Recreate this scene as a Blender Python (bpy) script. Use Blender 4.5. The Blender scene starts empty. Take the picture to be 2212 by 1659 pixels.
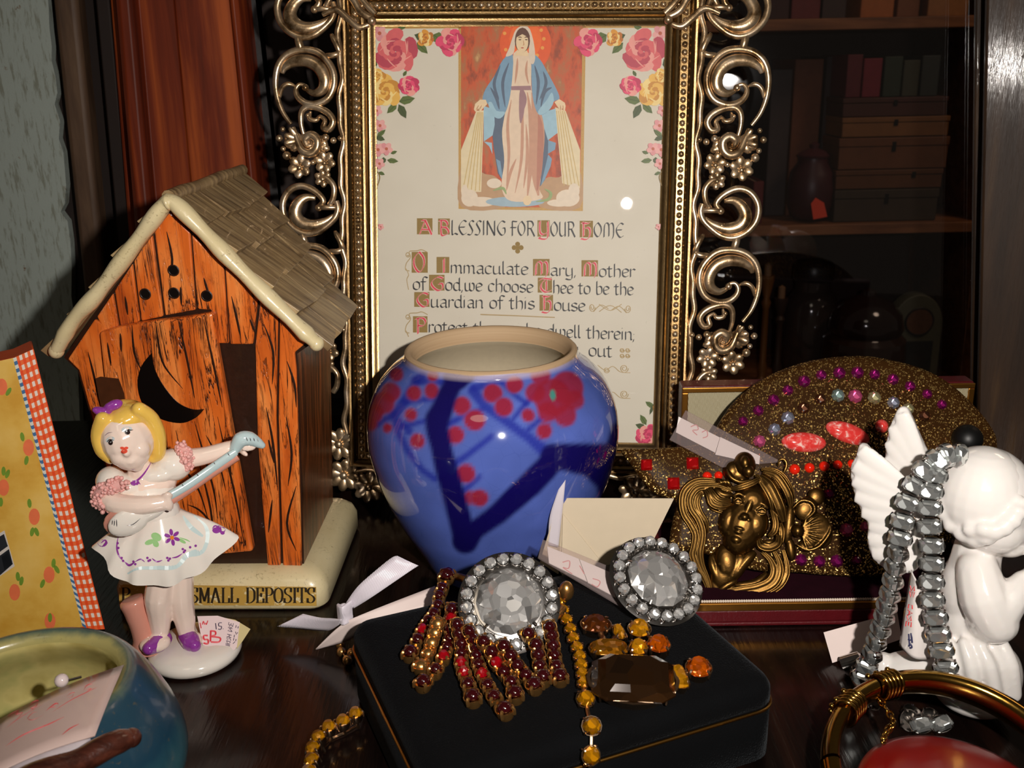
import bpy, bmesh, math, random
import numpy as np
from mathutils import Vector, Matrix, noise as mnoise
random.seed(7)
R = math.radians
PI = math.pi
scene = bpy.context.scene
COL = scene.collection
MM = 0.001
# ------------------------------------------------------------------ camera
F, CX, CY = 2150.0, 1106.0, 829.5
CAM = Vector((0, 0, 188.0))
PITCH, ROLL = R(18), R(-1.2)
fwd = Vector((0, math.cos(PITCH), -math.sin(PITCH)))
_r0 = Vector((1, 0, 0)); _d0 = fwd.cross(_r0)
CR = math.cos(ROLL) * _r0 - math.sin(ROLL) * _d0
CD = math.sin(ROLL) * _r0 + math.cos(ROLL) * _d0
def ray(x, y):
    return (fwd + CR * ((x - CX) / F) + CD * ((y - CY) / F))
def G(x, y, z=0.0):                      # pixel -> point on a horizontal plane
    d = ray(x, y); return CAM + d * ((z - CAM.z) / d.z)
def D(x, y, depth):                      # pixel -> point at a distance along the view axis
    return CAM + ray(x, y) * depth
def PL(x, y, o, n):                      # pixel -> point on a plane
    d = ray(x, y); return CAM + d * ((o - CAM).dot(n) / d.dot(n))
def proj(p):
    q = Vector(p) - CAM; z = q.dot(fwd)
    return (CX + F * q.dot(CR) / z, CY + F * q.dot(CD) / z, z)
# ------------------------------------------------------------------ curves
def cr(pts, n=6, closed=False):
    P = [Vector(p) for p in pts]; out = []
    m = len(P)
    rng = range(m) if closed else range(m - 1)
    for i in rng:
        if closed: a, b, c, d = P[i - 1], P[i], P[(i + 1) % m], P[(i + 2) % m]
        else: a, b, c, d = P[max(i - 1, 0)], P[i], P[i + 1], P[min(i + 2, m - 1)]
        for k in range(n):
            t = k / n
            out.append(0.5 * ((2 * b) + (c - a) * t + (2 * a - 5 * b + 4 * c - d) * t * t + (3 * b - a - 3 * c + d) * t ** 3))
    if not closed: out.append(P[-1].copy())
    return out
def lerp(a, b, t): return a + (b - a) * t
def crs(vals, n=6):
    out = []
    for i in range(len(vals) - 1):
        for k in range(n): out.append(lerp(vals[i], vals[i + 1], k / n))
    out.append(vals[-1]); return out
# ------------------------------------------------------------------ mesh builder (millimetres, world space)
class MB:
    def __init__(s): s.v = []; s.f = []; s.m = []; s.uv = {}; s.c = {}
    def add(s, vs, fs, m=0):
        o = len(s.v); s.v += [Vector(p) for p in vs]
        for f in fs: s.f.append([i + o for i in f]); s.m.append(m)
        return o
    def poly(s, pts, m=0): s.add(pts, [list(range(len(pts)))], m)
    def box(s, c, size, ax=None, m=0):
        ax = ax or (Vector((1, 0, 0)), Vector((0, 1, 0)), Vector((0, 0, 1)))
        c = Vector(c); h = [k / 2 for k in size]; vs = []
        for i in (-1, 1):
            for j in (-1, 1):
                for k in (-1, 1): vs.append(c + ax[0] * (i * h[0]) + ax[1] * (j * h[1]) + ax[2] * (k * h[2]))
        s.add(vs, [(0, 1, 3, 2), (4, 6, 7, 5), (0, 4, 5, 1), (2, 3, 7, 6), (0, 2, 6, 4), (1, 5, 7, 3)], m)
    def prism(s, pts, ext, m=0, ms=None):
        pts = [Vector(p) for p in pts]; n = len(pts); e = Vector(ext)
        s.add(pts + [p + e for p in pts], [list(range(n))[::-1], list(range(n, 2 * n))], m)
        o = len(s.v) - 2 * n
        for i in range(n):
            j = (i + 1) % n
            s.f.append([o + i, o + j, o + n + j, o + n + i]); s.m.append(m if ms is None else ms)
    def tube(s, pts, rad, seg=8, m=0, flat=1.0, up=None, closed=False, caps=True):
        P = [Vector(p) for p in pts]; n = len(P)
        if not hasattr(rad, '__len__'): rad = [rad] * n
        T = []
        for i in range(n):
            a = P[(i - 1) % n] if (closed or i > 0) else P[0]
            b = P[(i + 1) % n] if (closed or i < n - 1) else P[-1]
            t = (b - a); T.append(t.normalized() if t.length > 1e-9 else Vector((0, 0, 1)))
        if up is None:
            u0 = T[0].orthogonal().normalized()
        vs = []
        for i in range(n):
            if up is not None:
                A = (Vector(up) - T[i] * T[i].dot(Vector(up)))
                A = A.normalized() if A.length > 1e-6 else T[i].orthogonal().normalized()
            else:
                u0 = (u0 - T[i] * u0.dot(T[i]))
                u0 = u0.normalized() if u0.length > 1e-6 else T[i].orthogonal().normalized()
                A = u0
            B = T[i].cross(A)
            for k in range(seg):
                a = 2 * PI * k / seg
                vs.append(P[i] + A * (math.cos(a) * rad[i] * flat) + B * (math.sin(a) * rad[i]))
        fs = []
        for i in range(n if closed else n - 1):
            j = (i + 1) % n
            for k in range(seg):
                l = (k + 1) % seg
                fs.append((i * seg + k, i * seg + l, j * seg + l, j * seg + k))
        if caps and not closed:
            fs.append(list(range(seg))[::-1]); fs.append([(n - 1) * seg + k for k in range(seg)])
        s.add(vs, fs, m)
    def ell(s, c, r, ax=None, m=0, nu=16, nv=10):
        ax = ax or (Vector((1, 0, 0)), Vector((0, 1, 0)), Vector((0, 0, 1)))
        if not hasattr(r, '__len__'): r = (r, r, r)
        c = Vector(c); vs = [c + ax[2] * r[2]]
        for j in range(1, nv):
            t = PI * j / nv
            for i in range(nu):
                a = 2 * PI * i / nu
                vs.append(c + ax[0] * (r[0] * math.sin(t) * math.cos(a)) + ax[1] * (r[1] * math.sin(t) * math.sin(a)) + ax[2] * (r[2] * math.cos(t)))
        vs.append(c - ax[2] * r[2]); L = len(vs) - 1; fs = []
        for i in range(nu): fs.append((0, 1 + i, 1 + (i + 1) % nu))
        for j in range(nv - 2):
            for i in range(nu):
                a = 1 + j * nu + i; b = 1 + j * nu + (i + 1) % nu
                fs.append((a, a + nu, b + nu, b))
        for i in range(nu): fs.append((L, 1 + (nv - 2) * nu + (i + 1) % nu, 1 + (nv - 2) * nu + i))
        s.add(vs, fs, m)
    def lathe(s, prof, c, n=48, ax=None, m=0, wob=None):
        ax = ax or (Vector((1, 0, 0)), Vector((0, 1, 0)), Vector((0, 0, 1)))
        c = Vector(c); vs = []; fs = []
        for (r, z) in prof:
            for i in range(n):
                a = 2 * PI * i / n; q = r * (wob(a, z) if wob else 1)
                vs.append(c + ax[0] * (q * math.cos(a)) + ax[1] * (q * math.sin(a)) + ax[2] * z)
        for j in range(len(prof) - 1):
            for i in range(n):
                k = (i + 1) % n; fs.append((j * n + i, j * n + k, (j + 1) * n + k, (j + 1) * n + i))
        if prof[0][0] > 1e-6: fs.append(list(range(n))[::-1])
        if prof[-1][0] > 1e-6: fs.append([(len(prof) - 1) * n + i for i in range(n)])
        return s.add(vs, fs, m)
    def build(s, name, mats, parent=None, smooth=40, bevel=0, bseg=2, sub=0, remesh=0, rsm=0, origin=None, attr=None, kind=None):
        me = bpy.data.meshes.new(name)
        org = Vector(parent['_o']) if parent is not None else (Vector(origin) if origin is not None else sum(s.v, Vector()) / max(1, len(s.v)))
        me.from_pydata([tuple((p - org) * MM) for p in s.v], [], s.f)
        if not isinstance(mats, (list, tuple)): mats = [mats]
        for m in mats: me.materials.append(m)
        if len(mats) > 1: me.polygons.foreach_set('material_index', s.m)
        if attr is not None:
            ca = me.color_attributes.new('paint', 'FLOAT_COLOR', 'POINT')
            ca.data.foreach_set('color', np.asarray(attr, dtype=np.float32).ravel())
        me.update(); me.validate()
        if smooth:
            me.shade_smooth()
            if smooth < 179: me.set_sharp_from_angle(angle=R(smooth))
        o = bpy.data.objects.new(name, me); COL.objects.link(o)
        if parent is not None: o.parent = parent
        else: o.location = org * MM; o['_o'] = tuple(org)
        if parent is not None: o['_o'] = tuple(org)
        if bevel:
            b = o.modifiers.new('b', 'BEVEL'); b.width = bevel * MM; b.segments = bseg; b.limit_method = 'ANGLE'; b.angle_limit = R(35); b.harden_normals = False
        if remesh:
            r = o.modifiers.new('r', 'REMESH'); r.mode = 'VOXEL'; r.voxel_size = remesh * MM; r.use_smooth_shade = True
            if rsm:
                k = o.modifiers.new('s', 'SMOOTH'); k.iterations = rsm; k.factor = 0.5
        if sub:
            k = o.modifiers.new('u', 'SUBSURF'); k.levels = sub; k.render_levels = sub
        if kind: o['kind'] = kind
        return o
def thing(name, label, cat, loc, group=None):
    o = bpy.data.objects.new(name, None); COL.objects.link(o)
    o.empty_display_size = 0.01; o.location = Vector(loc) * MM; o['_o'] = tuple(loc)
    o['label'] = label; o['category'] = cat
    if group: o['group'] = group
    return o
def tag(o, label, cat, group=None):
    o['label'] = label; o['category'] = cat
    if group: o['group'] = group
    return o
def inst(src, name, parent, c, ax, sc=1.0):
    """copy of a part: c world mm, ax world axes"""
    o = src.copy(); COL.objects.link(o); o.name = name; o.parent = parent
    M = Matrix((ax[0], ax[1], ax[2])).transposed().to_4x4()
    for i in range(3):
        for j in range(3): M[i][j] *= sc
    l = (Vector(c) - Vector(parent['_o'])) * MM
    M.translation = l
    o.matrix_local = M
    return o
def frame_ax(n, hint=(0, 0, 1)):
    z = Vector(n).normalized(); h = Vector(hint)
    x = h.cross(z)
    if x.length < 1e-6: x = z.orthogonal()
    x.normalize(); y = z.cross(x)
    return (x, y, z)
# ------------------------------------------------------------------ materials
class NT:
    def __init__(s, name):
        s.mt = bpy.data.materials.new(name); s.mt.use_nodes = True
        s.t = s.mt.node_tree; s.t.nodes.clear()
        s.out = s.t.nodes.new('ShaderNodeOutputMaterial')
    def n(s, typ, **kw):
        k = s.t.nodes.new('ShaderNode' + typ); ins = kw.pop('i', {})
        for a, b in kw.items(): setattr(k, a, b)
        for a, b in ins.items():
            if isinstance(b, bpy.types.NodeSocket): s.t.links.new(b, k.inputs[a])
            else: k.inputs[a].default_value = b
        return k
    def l(s, a, b): s.t.links.new(a, b)
    def co(s, which='Object', scale=(1, 1, 1), rot=(0, 0, 0), loc=(0, 0, 0)):
        tc = s.n('TexCoord')
        mp = s.n('Mapping'); s.l(tc.outputs[which], mp.inputs[0])
        mp.inputs['Scale'].default_value = scale; mp.inputs['Rotation'].default_value = rot; mp.inputs['Location'].default_value = loc
        return mp.outputs[0]
    def noise(s, co, scale=5, detail=3, rough=.5, dist=0):
        k = s.n('TexNoise', i={'Vector': co, 'Scale': scale, 'Detail': detail, 'Roughness': rough, 'Distortion': dist}); return k.outputs['Fac']
    def ramp(s, fac, stops, interp='LINEAR'):
        k = s.n('ValToRGB'); s.l(fac, k.inputs[0]); e = k.color_ramp.elements; k.color_ramp.interpolation = interp
        while len(e) < len(stops): e.new(0.5)
        for q, (p, c) in zip(e, stops): q.position = p; q.color = (*c, 1) if len(c) == 3 else c
        return k.outputs[0]
    def mix(s, f, a, b, blend='MIX'):
        k = s.n('Mix', data_type='RGBA', blend_type=blend)
        for sock, v in ((k.inputs[0], f), (k.inputs[6], a), (k.inputs[7], b)):
            if isinstance(v, bpy.types.NodeSocket): s.l(v, sock)
            else: sock.default_value = (*v, 1) if isinstance(v, tuple) and len(v) == 3 else v
        return k.outputs[2]
    def math(s, op, a, b=0.0, c=None):
        k = s.n('Math', operation=op)
        for sock, v in zip(k.inputs, (a, b, c)):
            if v is None: continue
            if isinstance(v, bpy.types.NodeSocket): s.l(v, sock)
            else: sock.default_value = v
        return k.outputs[0]
    def bump(s, h, strength=.3, dist=.0005, nrm=None):
        k = s.n('Bump'); s.l(h, k.inputs['Height']); k.inputs['Strength'].default_value = strength; k.inputs['Distance'].default_value = dist
        if nrm is not None: s.l(nrm, k.inputs['Normal'])
        return k.outputs[0]
    def pr(s, base=(.8, .8, .8), rough=.5, metal=0, nrm=None, **kw):
        b = s.n('BsdfPrincipled')
        def put(k, v):
            if isinstance(v, bpy.types.NodeSocket): s.l(v, b.inputs[k])
            else: b.inputs[k].default_value = (*v, 1) if isinstance(v, tuple) and len(v) == 3 and len(b.inputs[k].default_value) == 4 else v
        put('Base Color', base); put('Roughness', rough); put('Metallic', metal)
        if nrm is not None: s.l(nrm, b.inputs['Normal'])
        for k, v in kw.items(): put(k.replace('_', ' '), v)
        s.l(b.outputs[0], s.out.inputs[0]); return b
def srgb(r, g, b):
    f = lambda c: (c / 255 / 12.92) if c <= 10.3 else ((c / 255 + .055) / 1.055) ** 2.4
    return (f(r), f(g), f(b))
_pm = {}
def flat(name, rgb, rough=.5, metal=0, var=0.0, vs=400, bmp=0.0, bs=800, **kw):
    """simple procedural material: colour with a noise variation and fine bump"""
    t = NT(name); c = rgb
    co = t.co()
    if var:
        f = t.noise(co, vs, 4)
        c = t.mix(f, tuple(max(0, x * (1 - var)) for x in rgb), tuple(min(1, x * (1 + var)) for x in rgb))
    nr = t.bump(t.noise(co, bs, 3), bmp, .0003) if bmp else None
    t.pr(c, rough, metal, nr, **kw); return t.mt
def facet(name, rgb, scale, amount=.8, rough=.08, metal=1.0, dark=.2, coat=0.0):
    """foil-backed cut stone: every cell of a 3-D cell pattern has its own facet direction"""
    t = NT(name); co = t.co()
    v = t.n('TexVoronoi', i={'Vector': co, 'Scale': scale}, feature='F1')
    g = t.n('NewGeometry')
    d = t.n('VectorMath', operation='MULTIPLY_ADD'); t.l(v.outputs['Color'], d.inputs[0]); d.inputs[1].default_value = (2 * amount,) * 3; d.inputs[2].default_value = (-amount,) * 3
    a = t.n('VectorMath', operation='ADD'); t.l(g.outputs['Normal'], a.inputs[0]); t.l(d.outputs[0], a.inputs[1])
    nn = t.n('VectorMath', operation='NORMALIZE'); t.l(a.outputs[0], nn.inputs[0])
    w = t.n('SeparateColor'); t.l(v.outputs['Color'], w.inputs[0])
    c = t.mix(w.outputs[1], tuple(x * dark for x in rgb), rgb)  # per-cell tone imitates glare and dark reflections inside the stone
    kw = {}
    if coat: kw = {'Coat_Weight': coat, 'Coat_Roughness': .03}
    t.pr(c, rough, metal, nn.outputs[0], **kw); return t.mt
# ------------------------------------------------------------------ camera, light
cd = bpy.data.cameras.new('camera'); cam = bpy.data.objects.new('camera', cd); COL.objects.link(cam)
cd.sensor_width = 36; cd.lens = 36 * F / 2212; cd.clip_start = .01; cd.clip_end = 20
M = Matrix((CR, -CD, -fwd)).transposed().to_4x4(); M.translation = CAM * MM; cam.matrix_world = M
scene.camera = cam
scene.view_settings.view_transform = 'Standard'; scene.view_settings.look = 'None'
scene.view_settings.gamma = 1; scene.view_settings.use_curve_mapping = False
FLASH = CAM + CR * 44 - CD * 20
ld = bpy.data.lights.new('camera_flash', 'SPOT'); lo = bpy.data.objects.new('camera_flash', ld); COL.objects.link(lo)
lo.location = FLASH * MM; ld.energy = 5.4; ld.shadow_soft_size = .0038; ld.spot_size = R(104); ld.spot_blend = 1.0; ld.color = (1.0, .93, .86)
aim = D(1230, 640, 400) - FLASH
lo.rotation_euler = aim.to_track_quat('-Z', 'Y').to_euler()
# dim fill light added behind the photographer, no such fixture seen
ad = bpy.data.lights.new('room_fill', 'AREA'); ao = bpy.data.objects.new('room_fill', ad); COL.objects.link(ao)
ao.location = (-.35, -1.0, 1.5); ad.shape = 'DISK'; ad.size = .5; ad.energy = 1.2; ad.color = (1.0, .85, .65)
ao.rotation_euler = (Vector((0, .4, 0)) - ao.location).to_track_quat('-Z', 'Y').to_euler()
sd = bpy.data.lights.new('bookcase_fill', 'AREA'); so_ = bpy.data.objects.new('bookcase_fill', sd); COL.objects.link(so_)  # unseen warm fill, added to brighten the bookcase
so_.location = (.75, .75, .75); sd.shape = 'DISK'; sd.size = .25; sd.energy = 1.1; sd.color = (1.0, .72, .5)
so_.rotation_euler = (Vector((.45, 1.25, -.02)) - so_.location).to_track_quat('-Z', 'Y').to_euler()
w = bpy.data.worlds.new('room'); scene.world = w; w.use_nodes = True
w.node_tree.nodes['Background'].inputs[0].default_value = (.9, .75, .6, 1); w.node_tree.nodes['Background'].inputs[1].default_value = .035
scene.view_settings.exposure = 0.0
scene.cycles.max_bounces = 8; scene.cycles.transparent_max_bounces = 12
scene.cycles.caustics_reflective = False; scene.cycles.caustics_refractive = False
# ================================================================== SETTING
def wood(name, dark, mid, light, sc=(60, 60, 4), rough=.35, bmp=.2, coat=0.0, spec=.5):
    t = NT(name); co = t.co('Object', sc)
    f = t.noise(co, 2.2, 6, .6, .4)
    c = t.ramp(f, [(.3, dark), (.5, mid), (.68, light)])
    g = t.noise(t.co('Object', tuple(k * 6 for k in sc)), 2, 3)
    t.pr(c, rough, 0, t.bump(g, bmp, .0004), Coat_Weight=coat, Coat_Roughness=.08, Specular_IOR_Level=spec); return t.mt
def struct(o): o['kind'] = 'structure'; return o
m_shelf = wood("dark_shelf_wood", srgb(8, 5, 4), srgb(18, 10, 8), srgb(34, 18, 12), (50, 5, 50), .2, .35, .1, .3)
m_mahog = wood('mahogany', srgb(60, 18, 8), srgb(122, 46, 20), srgb(184, 88, 36), (30, 30, 1.8), .5, .1, 0.0, .3)
m_brown = wood('brown_frame_wood', srgb(60, 42, 30), srgb(92, 68, 50), srgb(112, 86, 64), (40, 40, 5), .6, .1)
m_dark = flat('dark_backing', srgb(34, 20, 14), .75, var=.3, vs=30)
m_black = flat('black_strip', srgb(38, 36, 36), .45, var=.4, vs=150, bmp=.3, bs=600)
# display shelf (all objects stand on it)
mb = MB(); mb.box((0, 250, -6), (1100, 560, 12)); struct(mb.build('display_shelf', m_shelf, bevel=1.5))
# back wall on the left, dark boards
WY = 575.0
mb = MB(); mb.box((-262, WY + 10, 150), (600, 20, 700)); struct(mb.build('wall_back', m_dark))
def onY(x, y, Y): return PL(x, y, Vector((0, Y, 0)), Vector((0, 1, 0)))
# grey papered panel with torn edge
t = NT('grey_painted_canvas'); co = t.co()
wv = t.n('TexWave', i={'Vector': t.co('Object', (1, 1, 1)), 'Scale': 420, 'Distortion': 3.0, 'Detail': 3}, wave_type='BANDS', bands_direction='X')
cr1 = t.ramp(t.noise(t.co('Object', (260, 260, 40)), 1.5, 5, .7), [(.52, (1, 1, 1)), (.62, (.55, .5, .42))])
sp = t.ramp(t.noise(co, 90, 4, .8), [(.64, (0, 0, 0)), (.72, (1, 1, 1))])
base = t.mix(.8, srgb(176, 186, 178), cr1, 'MULTIPLY')
base = t.mix(sp, base, srgb(120, 84, 44))
t.pr(base, .8, 0, t.bump(wv.outputs['Fac'], .25, .0004)); m_grey = t.mt
edge = [(96, -120), (104, 0), (107, 60), (112, 100), (111, 130), (120, 165), (124, 200), (118, 225), (130, 262), (127, 300), (137, 330), (143, 400), (140, 440), (131, 458), (146, 478), (152, 520), (155, 575), (154, 640), (163, 700), (168, 780), (172, 900), (180, 1000)]
pts = [onY(x, y, WY - 6) for x, y in edge]
top = pts[0].z; bot = pts[-1].z
mb = MB(); mb.prism([Vector((-420, WY - 6, top))] + pts + [Vector((-420, WY - 6, bot))], (0, 5.5, 0)); struct(mb.build('wall_left', m_grey))
def vstrip(name, mat, x0, x1, Y, th, bev=1.0, ytop=0, ybot=430):
    """vertical timber: x0/x1 = pixel x at (ytop, ybot) of its left and right edge"""
    def col(xs):
        a, b = onY(xs[0], ytop, Y), onY(xs[1], ybot, Y); d = (b - a) / (b.z - a.z)
        return a + d * (360 - a.z), a + d * (0.2 - a.z)
    a, b = col(x0); c, e = col(x1)
    mb = MB(); mb.prism([a, c, e, b], (0, th, 0)); return struct(mb.build(name, mat, bevel=bev))
vstrip('trim_1', m_brown, (112, 158), (165, 208), WY - 22, 14, 3)
vstrip('trim_2', m_dark, (206, 246), (236, 276), WY - 20, 12)
vstrip('trim_3', m_mahog, (236, 270), (256, 288), WY - 26, 20, 2)
# mahogany post: one moulded profile
prof = [(258, 0), (261, -7), (272, -9), (290, -9), (298, -7), (301, -1.5), (378, -1.5), (381, -3), (440, -3.4), (500, -3), (504, -7), (512, -8), (521, -6), (526, 0)]
YM = WY - 40; vt = []; vb = []
for x, d in prof:
    a = onY(x, 0, YM); b = onY(x + 36 + (x - 258) * .03, 430, YM); s = (b - a) / (b.z - a.z)
    vt.append(a + s * (360 - a.z) + Vector((0, d, 0))); vb.append(a + s * (.2 - a.z) + Vector((0, d, 0)))
mb = MB(); n = len(prof)
back_t = [vt[0] + Vector((0, 30, 0)), vt[-1] + Vector((0, 30, 0))]; back_b = [vb[0] + Vector((0, 30, 0)), vb[-1] + Vector((0, 30, 0))]
lp_t = vt + [back_t[1], back_t[0]]; lp_b = vb + [back_b[1], back_b[0]]
mb.add(lp_t + lp_b, [list(range(n + 2)), [n + 2 + i for i in range(n + 2)][::-1]] + [(i, (i + 1) % (n + 2), n + 2 + (i + 1) % (n + 2), n + 2 + i) for i in range(n + 2)])
struct(mb.build('trim_4', m_mahog, smooth=30, bevel=.6))
vstrip('trim_5', m_black, (530, 556), (556, 606), WY - 24, 6)
vstrip('trim_6', m_dark, (556, 606), (640, 690), WY - 20, 6)
# glass pane at the back, and the polished post at its right end
mid = (CAM + FLASH) / 2
P0 = CAM + ray(1574, 166) * 478
PN = (mid - P0).normalized(); PN = Vector((PN.x, PN.y, PN.z))
PR = PN.cross(Vector((0, 0, 1))).normalized() * -1
if PR.x < 0: PR = -PR
def onP(x, y, off=0.0): return PL(x, y, P0 + PN * off, PN)
t = NT('cabinet_glass')
fr = t.n('Fresnel', i={'IOR': 1.85}); tr = t.n('BsdfTransparent', i={'Color': (.9, .9, .92, 1)}); gl = t.n('BsdfGlossy', i={'Roughness': .022})
mx = t.n('MixShader'); t.l(fr.outputs[0], mx.inputs[0]); t.l(tr.outputs[0], mx.inputs[1]); t.l(gl.outputs[0], mx.inputs[2]); t.l(mx.outputs[0], t.out.inputs[0])
m_glass = t.mt
a, b = onP(800, 500), onP(2112, 500)
lo_, hi_ = 1.0, 345.0
def atz(p, z):
    up = Vector((0, 0, 1)) - PN * PN.z; up.normalize(); return p + up * ((z - p.z) / up.z)
mb = MB(); q = [atz(a, lo_), atz(b, lo_), atz(b, hi_), atz(a, hi_)]
mb.prism(q, -PN * 2.5); o = struct(mb.build('window_1', m_glass, smooth=0))
# post: face turned so that the flash glances off it
t = NT('polished_post_wood')
g1 = t.noise(t.co('Object', (900, 900, 14)), 1.0, 4, .6)
bmpn = t.bump(g1, .3, .0007)
c = t.ramp(t.noise(t.co('Object', (60, 60, 6)), 2, 5), [(.3, srgb(34, 22, 14)), (.6, srgb(62, 42, 26)), (.75, srgb(84, 60, 34))])
t.pr(c, .55, 0, bmpn, Coat_Weight=.5, Coat_Roughness=.1, Specular_IOR_Level=.3, Coat_Normal=bmpn); m_post = t.mt
Pp = CAM + ray(2185, 140) * 425
Np = (mid - Pp).normalized(); Rp = Vector((-Np.y, Np.x, 0)).normalized(); Rp = Rp if Rp.x > 0 else -Rp
def onQ(x, y): return PL(x, y, Pp, Np)
zz = Vector((0, 0, 1))
def edge_line(f, x0, y0, x1, y1):
    p, q = f(x0, y0), f(x1, y1); s = (q - p) / (q.z - p.z); return p - s * p.z, s * 345
l0, e0 = edge_line(onQ, 2128, 100, 2112, 850)
mb = MB()
pf = [l0 - Np * 14 , l0, l0 + Rp * 90, l0 + Rp * 90 - Np * 24, l0 - Np * 24]
mb.prism([p + zz * .2 for p in pf], e0); struct(mb.build('trim_7', m_post, bevel=1.2))
# thin bevelled bead between pane and post
l1, e1_ = edge_line(lambda x, y: onP(x, y, 3), 2102, 100, 2094, 850)
mb = MB(); mb.prism([l1 + zz * .3, l1 + PR * 5 + zz * .3, l1 + PR * 5 + PN * 4 + zz * .3, l1 + PN * 4 + zz * .3], e1_); struct(mb.build('trim_8', m_post, bevel=1))
# shop beyond the glass
m_shopwall = flat('shop_wall', srgb(58, 38, 28), .9)
mb = MB(); mb.box((500, 1800, -705), (5000, 3400, 10)); struct(mb.build('floor', m_dark))
mb = MB(); mb.box((500, 1500, 100), (3200, 20, 1600)); struct(mb.build('wall_rear', m_shopwall))
BY = 1230.0
m_case = wood('bookcase_pine', srgb(105, 62, 34), srgb(140, 88, 52), srgb(160, 106, 66), (4, 30, 30), .55, .1)
m_caseback = flat('bookcase_back', srgb(52, 34, 26), .8)
zs = [onY(1880, 62, BY).z, onY(1880, 505, BY).z, onY(1880, 868, BY).z]
xL = onY(1380, 300, BY).x; xR = onY(2108, 300, BY).x
bk = thing('bookcase', 'pine bookcase with three visible shelves behind the glass pane', 'bookcase', ((xL + xR) / 2, BY + 100, -700))
mb = MB(); mb.box((xL - 8, BY + 110, -170), (16, 220, 1060)); mb.build('side_panel', m_case, bk, bevel=1)
ra, rb_ = onY(2131, 80, BY), onY(2100, 816, BY); rs = (rb_ - ra) / (rb_.z - ra.z)
def xr(z): return ra.x + rs.x * (z - ra.z)
mb = MB(); mb.prism([Vector((xr(z) + o_, BY, z)) for z, o_ in ((360, 0), (360, 16), (-699, 16), (-699, 0))], (0, 220, 0)); mb.build('side_panel', m_case, bk, bevel=1)
for z in zs:
    mb = MB(); mb.box(((xL + xr(z)) / 2, BY + 108, z + 6), (xr(z) - xL - 1.4, 216, 13)); mb.build('shelf', m_case, bk, bevel=1)
mb = MB(); mb.box(((xL + xR) / 2, BY + 226, -170), (xr(-300) - xL + 40, 8, 1060)); mb.build('back_panel', m_caseback, bk)
m_page = flat('book_pages', srgb(190, 170, 135), .9, var=.15, vs=900)
SH = [z + 12.8 for z in zs]
def book(x0, x1, ytop, shelf, col, label, lean=0, dep=150, y0=20):
    a = onY(x0, 300, BY + y0).x; b = onY(x1, 300, BY + y0).x; h = onY((x0 + x1) / 2, ytop, BY + y0).z - SH[shelf]
    c = flat('cloth_cover', col, .6, var=.25, vs=120)
    t_ = thing('book', label, 'book', ((a + b) / 2, BY + y0 + dep / 2, SH[shelf]), 'books in the bookcase')
    mb = MB(); w_ = b - a
    ax = (Vector((math.cos(lean), 0, -math.sin(lean))), Vector((0, 1, 0)), Vector((math.sin(lean), 0, math.cos(lean))))
    o0 = Vector(((a + b) / 2, BY + y0, SH[shelf] + abs(math.sin(lean)) * w_ / 2))
    def P(u, v, z): return o0 + ax[0] * u + ax[1] * v + ax[2] * z
    for s in (-1, 1): mb.box(P(s * (w_ / 2 - 1), dep / 2, h / 2), (2, dep, h), ax)
    mb.box(P(0, 1.5, h / 2), (w_ - .5, 3, h), ax)
    mb.build('cover', c, t_, bevel=.8)
    mb = MB(); mb.box(P(0, dep / 2 + 1, h / 2 - .5), (w_ - 4.2, dep - 6, h - 5), ax); mb.build('page_block', m_page, t_)
    return t_
book(1642, 1688, -150, 0, srgb(62, 30, 26), 'dark brown book at the left end of the top shelf row')
book(1692, 1752, -160, 0, srgb(110, 40, 40), 'maroon book on the top bookcase shelf beside a dark brown one')
book(1756, 1806, -150, 0, srgb(60, 42, 38), 'black-brown book on the top bookcase shelf beside the tan books')
book(1836, 1905, -190, 0, srgb(170, 96, 44), 'orange-tan book on the top bookcase shelf')
book(1912, 1958, -170, 0, srgb(120, 70, 40), 'mid brown book on the top bookcase shelf beside the orange-tan one')
book(1975, 2060, -160, 0, srgb(160, 106, 60), 'wide pale tan book at the right end of the top shelf')
book(1708, 1768, 128, 1, srgb(126, 70, 40), 'tall tan book standing upright at the left on the middle bookcase shelf', dep=115, y0=80)
book(1660, 1704, 150, 1, srgb(70, 58, 56), 'tall grey-brown book standing left of the tan one on the middle shelf', dep=115, y0=80)
book(1774, 1806, 122, 1, srgb(52, 34, 34), 'slim black book standing right of the tall tan one on the middle shelf', dep=115, y0=80)
# stack of flat boxes / albums, topped by upright books
def flatbox(x0, x1, y0, y1, col, label):
    a = onY(x0, 300, BY + 14).x; b = onY(x1, 300, BY + 14).x
    z0 = onY(1900, y1, BY + 14).z; z1 = onY(1900, y0, BY + 14).z
    return a, b, z0, z1
stack = [(1812, 2042, 420, 470, srgb(64, 50, 36), 'dark drab wooden box lowest in the stack on the middle shelf'),
         (1811, 2046, 370, 408, srgb(100, 58, 28), 'brown wooden box with dark keyhole second from bottom of the stack'),
         (1813, 2052, 300, 366, srgb(110, 64, 34), 'large brown wooden box in the middle of the stack on the middle shelf'),
         (1816, 2048, 258, 296, srgb(132, 84, 42), 'yellow-brown flat box near the top of the bookcase stack'),
         (1814, 2040, 210, 252, srgb(74, 36, 26), 'dark red-brown flat box on top of the bookcase stack')]
m_iron = flat('dark_iron', srgb(30, 26, 24), .5, .6)
zb = SH[1]
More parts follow.
